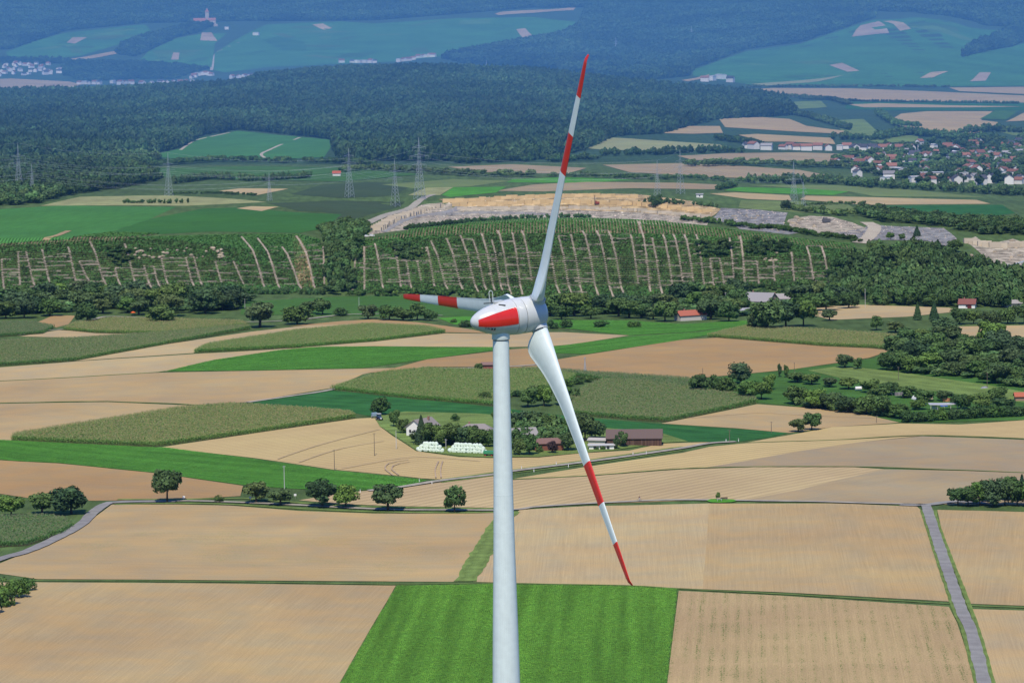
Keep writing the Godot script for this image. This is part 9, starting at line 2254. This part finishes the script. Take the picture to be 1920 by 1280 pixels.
const HEDGES := [
["tree belt below the enclosed hillside vineyard",30,8,[-399.7,3767.3,-379.7,3829.1,-339.4,3978.6,-300.9,3955.3,-262.6,3928,-187.8,3880.3,-149.8,3821.8]],
["trees left of the slender pylon",22,7,[-325.6,3384.2,-298,3489,-250.1,3420.3,-201.6,3491.9]],
["tree belt below the forest behind the three pylons",22,8,[-176.5,3643.4,-150.7,3697.8,-68.4,3555.5,-29.7,3499.7,-2.8,3490.7,24.1,3490.6]],
["trees on the brown field edge left of the blade",20,9,[-62.5,3878.9,-44.1,3831,3.2,3918,50.8,3870.6,100.6,3957.6]],
["long low hedge behind the yellow quarry",16,6,[40.1,3479.8,77.7,3487.3,130.2,3456.4,157.2,3466.2,185.2,3490.5,211.3,3478.5,237.4,3468.5]],
["tree belt in front of the village",34,9,[238.1,3479.5,283,3505,320.6,3562.6,357.7,3497.4,397.9,3472.1,445.8,3429.4,473.9,3403.8,500.9,3373.8,524.3,3357.2,546.7,3336,589.6,3288.8]],
["tree row below the brown field before the village",26,9,[195.1,3783.9,229.8,3829.1,265,3870,306.2,3863.9,363,3899.9,405.5,3847.5]],
["trees right of the pale tan field",26,9,[109.8,4070.7,141,4067.9,172.6,4075.7,207.8,4151.1,287.4,4195.3]],
["trees at the left end of the village",38,9,[274,4560,305.5,4458,317.3,4384.2]],
["hedge right of the forest tip",30,9,[429.9,5749.5,474.2,5448.7,483.4,5188,487.1,4982.3]],
["hedge behind the forest tip",25,9,[514.4,6478.9,554.1,6419.5,592.3,6354.4,597.9,6093.6]],
["trees behind the village roofs",34,11,[433.7,4618.4,485.4,4604,552.3,4816.3,584.4,4717.1,601.1,4622.7,656,4658.7]],
["trees in the meadow hollow",26,10,[601.4,5659.9,572.2,5126.9,595.8,5046.6]],
["hedge along the long tan field",14,5,[536,6380.6,627.4,6314.9,673.4,6291.8,718.3,6261.7,818,6215.8,915.1,6161.9]],
["hedge at the foot of the right vineyard hill",16,7,[481,7003.2,595.1,7081.5,649.8,7125.1,756.1,7165.4,807.1,7162.2,907.3,7143.1]],
["bushes on the left quarry rim",9,4,[-87.5,2814.2,-62.2,2902.1,-35.1,2981.8,-7.6,3011.6,20.4,3035.8,71.7,3029.5]],
["bushes on the right quarry rim",12,5,[147.3,2955.7,167.6,2912.2,195.6,2863.6,220.8,2737.9,246.2,2649,263.2,2607.3]],
["bushes on the ledge of the yellow face",10,4,[114,3098.2,135.9,3106.7,163.8,3091.9,184.2,3075.6]],
["bushes above the grey spoil slope",14,6,[245.5,3042.2,256,3000.6,274.3,2949.6,306,2970.1]],
["hedge left of the right pylon",14,6,[198,3302.1,221,3382.1]],
["low hedge under the slender pylon",8,3,[-308.1,3174.5,-272.2,3183.6,-229.4,3146.5]],
["low dark hedge on the pale field",8,4,[-335.7,3012.3,-307.9,3012.4,-280.2,3013.9]],
["bush row along the olive field",6,4,[264.6,3101.3,291.4,3133.1,322,3149.4]],
["bushes at the foot of the left terraces",12,4,[-423.3,2473.8,-366.2,2475.1,-320.3,2474.4,-274.5,2475.2,-225.1,2478.3,-152.2,2474.5,-133.1,2474.2]],
["bushes at the foot of the right terraces",12,4,[-116,2474.1,-83.7,2479.2,-60.8,2484.7,-22.5,2478.5,0.5,2476.5,41,2463.5,58.6,2456.3,76,2446.2,97.4,2369,118.9,2325.3,151.7,2479,177,2485.1,210.8,2476.4,226.3,2457.4,217.7,2198.1]],
["trees in the valley at the right edge",30,10,[631.9,4859.1,687.5,4936.4,725.6,4861.4,769.4,4862.4,812.4,4858.7,853.3,4843.7]],
["bushy strip above the orchard near the quarry track",14,5,[-114.8,2794.7,-132.1,2798,-148.5,2702.1]],
]
# part of which village, village, then roof, east, north, size, turn for each house
const HOUSES := [
["back left part of ","village beyond the quarry","d",297.1,4316.3,1.07,1.9,"r",303.5,4303.4,1.07,0.6,"g",318.1,4278.4,1.08,1.3,"r",340.8,4307.1,0.77,0.8,"r",350.6,4313,1.05,0.9,"r",357.7,4303,1.01,1.7,"r",368.3,4295.2,1.08,1.6,"r",384.9,4319.1,0.99,1.4,"r",396.9,4312.2,0.91,0.1,"w",413.7,4335.3,0.88,3.0,"r",425.7,4368.9,0.98,1.6,"d",429.2,4303.7,1.08,0.3,"d",439,4309.1,1.08,1.2,"d",452.4,4316.4,1.08,1.3,"r",467.2,4337.2,1.08,1.8,"d",456.2,4309.1,0.85,1.8],
["middle left part of ","village beyond the quarry","r",375.7,3989.3,0.81,0.6,"r",391.4,3999.8,1.08,1.3,"g",399.4,3993.1,0.90,2.0,"r",397.7,3921.7,1.08,1.1,"r",415.9,4004.1,1.00,0.3,"r",419.7,3935.8,0.88,1.2,"r",441.9,4131.9,0.84,1.2,"g",448.3,4142.5,0.99,3.0],
["back centre part of ","village beyond the quarry","r",479.4,4369,1.08,0.2,"r",489.6,4346.1,1.08,1.0,"r",502.7,4349.5,1.08,0.6,"w",524.5,4381,1.08,2.1,"w",535,4383.7,1.08,0.9,"r",554.2,4375.7,1.08,1.1,"r",535.7,4520.5,0.89,2.4,"r",556.8,4362.3,0.92,1.2],
["back right part of ","village beyond the quarry","r",561.2,4351.6,1.08,2.9,"d",669.6,4556.5,0.83,2.0,"d",650.6,4507.4,0.77,0.7,"r",639.9,4464.3,0.89,1.0,"r",598.8,4318.1,0.75,2.3,"d",647.6,4481.5,0.94,1.0,"r",605,4456.6,0.83,1.7,"r",651.7,4440.4,0.99,0.5,"r",602.9,4504.4,0.88,1.6,"r",563.7,4319.6,0.75,2.5,"d",579.6,4337.8,0.98,1.7,"r",599.2,4314,1.00,1.1,"r",650.3,4388.7,0.89,1.2,"d",612.8,4536.3,0.92,0.6],
["middle centre part of ","village beyond the quarry","r",448.1,4061.6,1.08,1.6,"r",467.2,4086.4,1.08,3.0,"r",523.5,4242,0.96,1.6,"r",536.3,4245,0.83,2.8,"w",515.6,4101.5,0.77,0.6,"r",475.5,3972.1,0.89,0.4,"d",489.4,4184.7,1.07,1.6,"r",504.4,4175.4,0.99,0.7,"r",497.9,4171.1,0.92,0.5,"d",529.2,4154.6,0.87,0.1,"d",478.4,4097.9,0.81,0.3,"g",453,4109.4,0.75,2.3,"w",482.9,4031.7,0.92,0.8,"g",485.1,4253.5,0.91,1.3,"r",445.4,4019.6,0.88,1.3,"d",469.7,4030.9,0.89,1.3],
["middle right part of ","village beyond the quarry","g",555.8,4249.7,0.82,2.0,"r",568,4228.1,0.95,1.1,"r",573,4217.2,1.08,2.0,"d",583.3,4207.5,0.78,1.3,"r",581.7,4141,1.01,1.0,"w",604.3,4200.3,0.94,2.9,"g",625.1,4254,1.03,1.8,"r",544.8,4145.8,1.01,1.8,"r",545.4,4107.3,1.04,2.8,"r",557.4,4084.2,1.08,1.8,"r",529.2,3981.1,1.08,2.4,"r",571.1,3986.4,1.02,1.9,"r",592.3,4065,0.97,2.1,"g",634.7,4166.9,0.95,3.0,"d",539.3,4197,0.89,2.2,"g",605.9,4222.6,0.97,1.3,"r",612.8,4139,0.76,0.9,"d",557.2,4001.7,0.77,0.2,"r",601.8,4310.7,0.86,3.1,"w",546.4,4243.8,0.89,0.3,"d",584.8,4156,0.97,0.8,"r",581.4,4090.8,0.73,1.8,"d",551.7,4087,0.90,2.0,"r",535.5,4114.2,0.94,0.0,"g",583.8,4208.5,1.01,2.9,"r",544.8,4063.3,0.89,0.4],
["front centre part of ","village beyond the quarry","w",427.3,3794.3,1.08,0.5,"r",428.8,3600.9,0.95,0.5,"r",454.7,3613.2,0.84,0.9,"g",403.7,3683.3,1.01,1.5,"r",436.6,3590.9,0.91,2.0,"r",437.7,3661.2,0.93,0.5,"r",425,3850.4,0.98,1.5,"r",459.5,3816.2,1.01,3.0,"w",423.1,3617.6,0.92,1.9,"w",391.9,3600.9,0.94,2.2],
["front right part of ","village beyond the quarry","r",517.4,3896.3,1.08,0.3,"r",518,3838.9,1.08,0.3,"r",539.4,3921.7,0.82,1.6,"d",466.2,3607.6,1.08,0.1,"d",489.1,3592.4,1.08,2.0,"d",504.3,3625.7,1.08,2.7,"d",520,3603,1.08,3.0,"d",533.3,3614.3,1.08,0.2,"r",603.6,3903.1,0.90,1.9,"d",563.8,3720.3,0.84,0.1,"r",489.9,3767.9,1.06,2.7,"d",535.7,3805.5,0.77,2.7,"r",549.8,3781.6,0.91,1.3,"r",530.2,3604.7,0.82,1.1,"r",534,3887.7,0.75,2.3,"r",546.9,3837.9,0.95,2.6,"r",535,3818.2,0.92,1.1,"w",488.2,3722.5,1.00,3.1,"g",495.9,3692.3,0.85,2.3,"g",479.2,3652.6,0.77,0.2,"d",569.9,3897.2,0.74,0.0,"d",488.8,3688.5,0.72,2.5,"w",499,3869.7,0.83,0.6,"d",558.3,3936.2,0.87,2.0,"w",540.6,3801.3,0.73,0.6],
["front left part of ","village beyond the quarry","d",373,3711.4,0.86,0.4,"d",381.7,3790.4,0.83,3.0,"r",379.5,3795.6,0.97,2.9,"r",405.9,3788.1,0.98,2.5,"r",402.3,3870.8,0.79,3.0,"w",410.4,3872.1,0.80,1.5,"r",404.2,3813,0.86,1.7],
["left part of ","hillside village at the left edge","w",-1489.2,10322.3,1.02,1.6,"r",-1466.9,10332.4,1.21,2.7,"w",-1455.9,10367.5,1.01,1.4,"r",-1479.3,10208.7,1.02,2.6,"g",-1434.8,10103.8,1.20,3.0,"g",-1405.9,10018.3,1.10,2.2,"g",-1434,10010.9,1.34,0.3,"r",-1403.3,9868.5,1.20,2.9,"d",-1449.5,9948.2,1.27,0.1,"r",-1432.7,9894.4,1.12,1.1,"d",-1497.5,10109.2,1.30,0.4,"w",-1489.2,9937.7,1.08,1.1,"g",-1535.7,10214.5,1.16,1.9,"w",-1455.5,9794.3,0.90,2.1,"r",-1425.3,9746.8,1.18,3.1,"r",-1472.2,10402.6,1.16,2.4,"d",-1462.3,10402.3,1.13,0.7,"d",-1452.8,10271.3,1.09,2.8,"r",-1444.8,10064.5,1.20,0.5,"r",-1493.2,10320.1,0.85,2.7],
["right part of ","hillside village at the left edge","r",-1437.1,10346,1.20,2.2,"r",-1425.1,10351,1.23,3.0,"r",-1403.7,10239.9,1.20,2.4,"r",-1374.5,10221.1,1.13,1.9,"g",-1353.8,10065.6,1.07,1.2,"r",-1358.8,9999,1.26,3.0,"d",-1366.6,9811.2,1.05,2.3,"d",-1311,9845.9,1.30,2.3,"r",-1301.9,9879.8,1.31,0.4,"d",-1285.1,9950.4,1.18,1.6,"d",-1413.9,10428,1.05,1.2,"d",-1309.3,10179.1,0.96,1.1,"g",-1350,10125.6,0.97,0.1,"d",-1313.5,9997.8,0.98,0.2,"d",-1330,10055.4,0.97,1.8,"r",-1376.9,10274.8,1.17,2.8,"w",-1303.4,10143.8,1.05,0.3,"r",-1376.1,10410,1.09,1.0,"d",-1374.1,10000.5,1.11,1.6,"w",-1359.9,9861,0.94,2.7,"w",-1289.7,9985.9,0.99,0.2,"g",-1308.9,10118.1,1.03,2.8,"g",-1413.7,10299.8,0.99,1.2,"d",-1320.5,9952,1.18,1.8],
["left part of ","valley village behind the forest","r",-1111,9013.4,1.15,1.0,"w",-1101.6,9015.4,1.26,2.1,"d",-1090.8,9017.7,1.05,0.6,"r",-1073.3,9021.3,1.27,1.0,"d",-1063.8,9023.3,1.43,1.1,"w",-1036.9,9116.2,1.20,2.7,"r",-1003.6,8991.8,1.37,1.0,"r",-1002,9078.4,1.14,0.8,"r",-981.1,9039.6,1.34,2.0],
["right part of ","valley village behind the forest","r",-946.5,8987.2,1.32,0.7,"g",-918.7,8958.2,1.21,2.8,"d",-899.3,8983.9,1.38,2.0,"r",-890.1,8974.9,1.12,0.2,"r",-879.5,8964.7,1.27,0.2,"r",-865.8,8994.3,1.16,0.4,"r",-851.4,9017.9,1.13,2.0,"r",-835,9004.9,1.29,2.9,"r",-846.8,9304.2,1.16,2.7,"r",-844.7,9361.5,1.29,1.3,"w",-843.6,9447.2,1.36,0.5,"g",-833.3,9462.2,1.35,0.3,"r",-824.6,9478.8,1.16,1.6,"r",-812.2,9435.7,1.19,3.0,"r",-801.6,9396,1.03,1.0,"w",-817,8989.5,1.43,0.2,"r",-724.7,9132.6,1.32,2.6,"r",-708.1,9135.4,1.06,0.5,"r",-693,9140.7,1.24,2.6,"d",-676.3,9143.4,1.36,1.3,"r",-658.1,9143.4,1.31,2.7],
["","far hamlet above the forest ridge","r",-460.8,9637.7,1.30,1.9,"d",-430,9609.3,1.12,1.9,"w",-417.7,9597.3,1.22,0.1,"w",-405.4,9584.6,1.15,2.4,"w",-391.5,9570.1,1.21,0.9,"r",-376.2,9553.8,1.24,0.9,"d",-364,9540.5,1.02,1.5,"w",-299.2,9527,1.36,3.1,"r",-284.8,9535.5,1.44,0.7,"r",-273.5,9551.5,1.41,2.0,"r",-260.3,9606.9,1.05,1.6,"r",-248.4,9719.3,1.35,0.8,"r",-233.7,9729.6,1.17,0.5,"r",-219,9740.1,1.39,2.7,"r",-207.9,9710.2,1.24,1.1],
["","far hamlet left of the right vineyard hill","r",414.8,7312.6,1.43,1.4,"w",434.8,7403.9,1.56,2.7,"w",461.2,7518.7,1.56,0.7,"d",469.2,7320.5,1.51,1.2],
["","scattered farms near the castle","g",-881.4,12858.8,1.56,0.7,"w",-864.6,12902.4,1.56,2.5,"w",-842.2,12831.6,1.12,2.1,"r",-819.8,12819.1,1.13,2.0,"w",-849.3,11768.5,1.56,1.3,"w",-974.3,12073,1.50,0.2,"r",-1113.8,14403.9,1.28,2.8,"g",-1093.8,14431.5,1.53,2.0,"r",-1073.8,14459.9,1.21,0.8],
]
const PYLONS := [
[-453.1,3198.1,46.2],
[-433.7,3146,29.5],
[-309.6,3144.3,39.2],
[-212.9,3068,25.5],
[-145.6,3145.8,45],
[-102.4,3093.5,42.8],
[-81.6,3138.2,56.5],
[134.3,3146.2,33.4],
[158.1,3205.2,40.9],
[252.7,3078.4,40.7],
[258.5,3047.1,24.4],
[-53.9,8809.1,16.3],
[529.1,9980.2,35.3],
[287,9197.2,39.6],
[35.3,1674.8,7.5],
]
const POLES := [
[-69.6,1331.8,8.2],
[-55.4,1366.7,9.3],
[-86.2,1287.6,9.1],
[-260,2140.9,8.6],
[-159.7,2067.7,6.4],
[90.2,1632.8,6.5],
[133.8,1634.5,9.1],
[183.2,1635,6.5],
[219.8,1594.5,7.4],
[87.9,1399.1,5.2],
[107.6,1434.1,4.9],
[155.8,1475,3.2],
[129.9,2092.2,9.7],
[132.1,2090.7,9.6],
[208.6,2034.4,11.3],
[-92,2083.5,6.4],
[-47.3,1384.5,7.7],
[-31.2,1387.3,4.3],
[-27.2,1380.2,4.2],
[198.3,2104.5,4.5],
]
# label, up-and-down rows?, row angle, outline
const VINES := [
["terraced grapevines on the steep right slope",0,0.02,[-113.1,2574.9,-80.3,2560,-38.1,2554.7,-1.4,2552.7,36.7,2555.2,135.8,2568.7,205.9,2553.9,229.2,2551.2,252.7,2550.1,256,2535.9,230.1,2478.3,177.3,2489.1,153.8,2482.7,130.2,2471.7,108.4,2467.1,86.5,2458.1,64.6,2444.4,38.6,2471.9,18.3,2478.1,-22.5,2485.1,-59.2,2483,-114.2,2478]],
["terraced grapevines on the steep left slope",0,0.06,[-450,2522.1,-411.9,2527.5,-374,2535.2,-294.4,2545.8,-276.4,2549.3,-260.1,2569.6,-243.2,2585.9,-226.2,2604.9,-208.6,2619.8,-185.1,2630,-161.7,2644.4,-142.9,2597.6,-134.4,2499.9,-163.4,2469.6,-199.4,2475.9,-271.3,2481,-366.5,2477.4,-443,2477.5]],
["up and down grapevine rows below the quarry",1,1.56,[-113.1,2574.9,-78.2,2577.8,-57,2923.7,-26.2,3011.1,-3,3026.4,20.4,3035.8,66.9,3025.1,89.7,3006.6,112,2985,118.4,2617.8,138.4,2616.3,157.9,2605.5,177.5,2598.7,216.6,2588.3,256.5,2588.1,255.8,2557,234.6,2553.8,213.7,2553,194.2,2556.2,135.8,2568.7,76.3,2562.4,36.7,2557,17,2556.3,-1.4,2553.3,-38.1,2552.8,-75,2555.9,-93.6,2562.2]],
["up and down grapevine rows along the top of the left slope",1,1.48,[-452.6,2537.9,-374.8,2541.1,-324.6,2547.1,-301.5,2602.9,-281.6,2594.9,-263,2598.4,-281.2,2545.3,-312.1,2540.7,-450.7,2526.2]],
]
# label, row gap, row angle, outline, bareness
const WEEDS := [
["green volunteer plants in rows on the tan field bottom right",1.5,1.50,[50.4,1048.8,76.7,1034,127.2,1008,122.5,927.3,114.2,822.3,102.1,823.1,35.4,828,39.7,899.3],0.27],
["sparse green weeds on the tan field below the lane trees",1.2,-0.07,[-148.1,1168,-124.5,1203.7,-96.3,1192.4,-59.7,1179.6,-20.9,1159.5,-18.5,1115.8,-32,1101.5,-40.2,1103.3,-97.8,1109,-142.7,1123.8],0.2],
]
const ROCKS := [-233.6,2526.6,2.8,0,-212.9,2532.9,3.0,0,-272.7,2525.2,3.1,0,-231.7,2524.7,1.4,0,-244.2,2532.1,2.3,0,-237.7,2537.3,1.6,0,-255.8,2521.6,2.7,0,-263.8,2522.2,1.5,0,-234.7,2536.4,1.2,0,-218.2,2540.4,1.6,0,-210.2,2531.4,1.8,0,-212,2536.8,2.6,0,-260.7,2521,2.6,0,-211.2,2530.7,1.8,0,-251.4,2532.5,1.5,0,-270.5,2527.7,2.4,0,-274.1,2522.6,1.9,0,-253.9,2522.8,2.2,0,-253.9,2527,2.6,0,-270.4,2520,1.2,0,-225.2,2527.2,1.2,0,-223.4,2536,2.4,0,-274.6,2531.3,1.6,0,-212.8,2542.6,2.7,0,-213.5,2529.1,1.9,0,-251.3,2526.7,2.8,0,-267.2,2522.4,2.8,0,-219.2,2543.1,3.1,0,-268.8,2527.3,2.4,0,-215,2539.2,3.0,0,-239.1,2531.8,1.8,0,-263.5,2532.3,1.5,0,-229,2524,1.5,0,-270.9,2519.8,2.3,0,190.4,2536.5,2.0,1,194.8,2529.9,1.8,1,185.1,2520.8,1.2,1,190.3,2521.8,1.4,1,192.9,2519.9,2.1,1,195.2,2540.7,1.8,1,186.3,2521.8,1.6,1,189.6,2519.4,2.4,1,-61.8,2535.4,1.8,1,-64.9,2535.7,1.5,1,-69,2538.9,1.7,1,-61.6,2531.4,2.0,1,-67.8,2537.2,1.3,1,-70.6,2534.2,2.2,1,-69.4,2534,2.1,1,257.9,2514.3,2.6,2,248.8,2517.1,1.7,2,252.1,2515.1,2.4,2,246.6,2514.7,2.4,2,255.7,2524.5,2.2,2,245.8,2518.6,2.0,2,261.2,2513.2,2.6,2,248.5,2518,2.5,2,262,2517.3,2.7,2,262.6,2512,3.0,2,265.2,2513.5,2.2,2,243.2,2517.3,2.9,2,251.9,2516.2,2.5,2,259.6,2520.8,2.6,2,254.8,2515.5,2.0,2,255.8,2513.6,2.3,2,259.5,2522.9,1.5,2,251,2517.1,1.6,2,257.7,2514.9,1.3,2,252.4,2522.4,1.3,2,243,2524,1.5,2,245.2,2529.3,2.0,2,294.1,2480.5,2.0,2,292.3,2479.6,1.2,2,294.6,2482.5,1.8,2,291.1,2480.9,1.7,2,290.4,2482.9,1.3,2,296,2481.1,2.0,2,275.7,2274.2,1.8,2,298.6,2477.1,1.7,2,291.5,2482.3,2.0,2,274.6,2265.1,2.1,2,237.4,2848.6,1.5,3,235,2884.4,2.7,3,235.3,2878.5,3.3,3,241.9,2894.9,2.0,3,234.9,2834.1,2.3,3,249.9,2838.5,2.7,3,234.1,2832.8,2.5,3,243.6,2905.2,3.5,3,245.6,2908.2,2.5,3,234.9,2879.3,2.4,3,237.3,2861.7,3.2,3,233.2,2888,2.0,3,251,2857.5,2.0,3,241.6,2920.1,3.5,3,191.3,2932.5,1.9,3,204.3,2925.2,2.2,3,183.8,2920.2,1.6,3,202.5,2961.1,1.6,3,201.1,2942.3,1.7,3,208.2,2925.3,1.3,3,191,2951.8,2.5,3,213.9,2928.3,1.2,3,210.7,2943,2.0,3,206.5,2921.6,1.9,3,388,2650.4,2.2,3,388.6,2670.4,2.0,3,390.3,2687.8,2.9,3,378.6,2643.6,2.0,3,374.9,2595,1.7,3,368.2,2629.1,2.3,3,368.5,2672.6,2.5,3,389.5,2687.4,1.9,3,378.4,2609,2.6,3,346.5,2597.3,3.2,3,387,2621.2,1.6,3,387.8,2667.9,2.6,3,385,2619.3,1.7,3,354.4,2581.4,1.8,3]
const OVAL := [69.1,1234.7,70.8,1238,75,1237.8,78.9,1235.1,79.8,1231.8,77.7,1229.2,73.5,1228.9,70.2,1230.9]
const SPOTS := {"farmhouse": [-37.6,1428.5], "barn": [48.9,1390.4], "shed": [13.8,1374.1], "grey_roof": [1.5,1398.8], "hip_roof": [-15.3,1411.8], "white_wall": [35.1,1375.1], "pale_roof": [34.3,1391.8], "red_shed": [-12.3,1695.7], "right_barn": [149.1,2085.7], "right_house": [163.3,2101.9], "right_low": [136.2,2023.4], "red_long": [102.3,1972.7], "cottage": [265.4,2007.8], "edge_shed": [292.3,2007.2], "quarry_hut": [173.2,3158.4], "left_house": [-524.8,3875.2], "tiny_house": [-176.6,3542], "school": [449.6,3713.1], "edge_red": [228.2,1545.6], "bales_0_left": [-38.7,1375.6], "bales_0_right": [-27.7,1370.9], "bales_1_left": [-26,1370.7], "bales_1_right": [-10.2,1363.9], "tractor": [-58,1488.9], "implement": [-60.4,1498.1], "trailer": [-9.8,1357.9], "cyclist": [45.1,1238.5], "bench": [75.4,1234], "table": [73.6,1232.6], "tank": [160.5,1598.2], "tunnel": [171.9,1580.3], "dome": [184.1,1561.7], "stack_0": [179.6,1570.8], "stack_1": [176.9,1577.4], "stack_2": [195.6,1551.4], "stack_3": [188.6,1560.9], "shelter": [191.7,1522.1], "tarp_0": [183.6,1543.6], "tarp_1": [192,1534.1], "tarp_2": [218.7,1594.9], "parasol": [-222.4,2027.8], "drill": [77.9,3103.1], "crusher": [263.3,2879], "conveyor": [369.8,2552.5], "car_0": [-107.7,2589.9], "car_1": [-103.7,2588.6], "castle": [-1066.7,12287.7], "sign_0": [-97.1,1262.1], "sign_1": [-122.3,1269.3], "sign_2": [-80.8,1264.8], "post_0": [2.9,1320.6], "post_1": [7.6,1313.6], "post_2": [16.4,1330.8], "post_3": [21,1324.7], "post_4": [-35.8,1295], "post_5": [-30.9,1289.3], "post_6": [-57.2,1274], "post_7": [47.1,1357.4], "post_8": [52.4,1358.8], "post_9": [86.5,1399.1], "post_10": [91.7,1401.1]}
const HUB := Vector3(3.14, 138.07, -474.93)
const TOWER_AT := Vector3(-1.52, 0, -472.42)
const ROTOR := [0.4941, 0.0736, 0.5177]
const TOWER := [134.66,1.112,130.10,1.141,125.69,1.177,118.31,1.290,113.72,1.352,105.94,1.490,99.77,1.635,93.58,1.781,87.08,1.901]
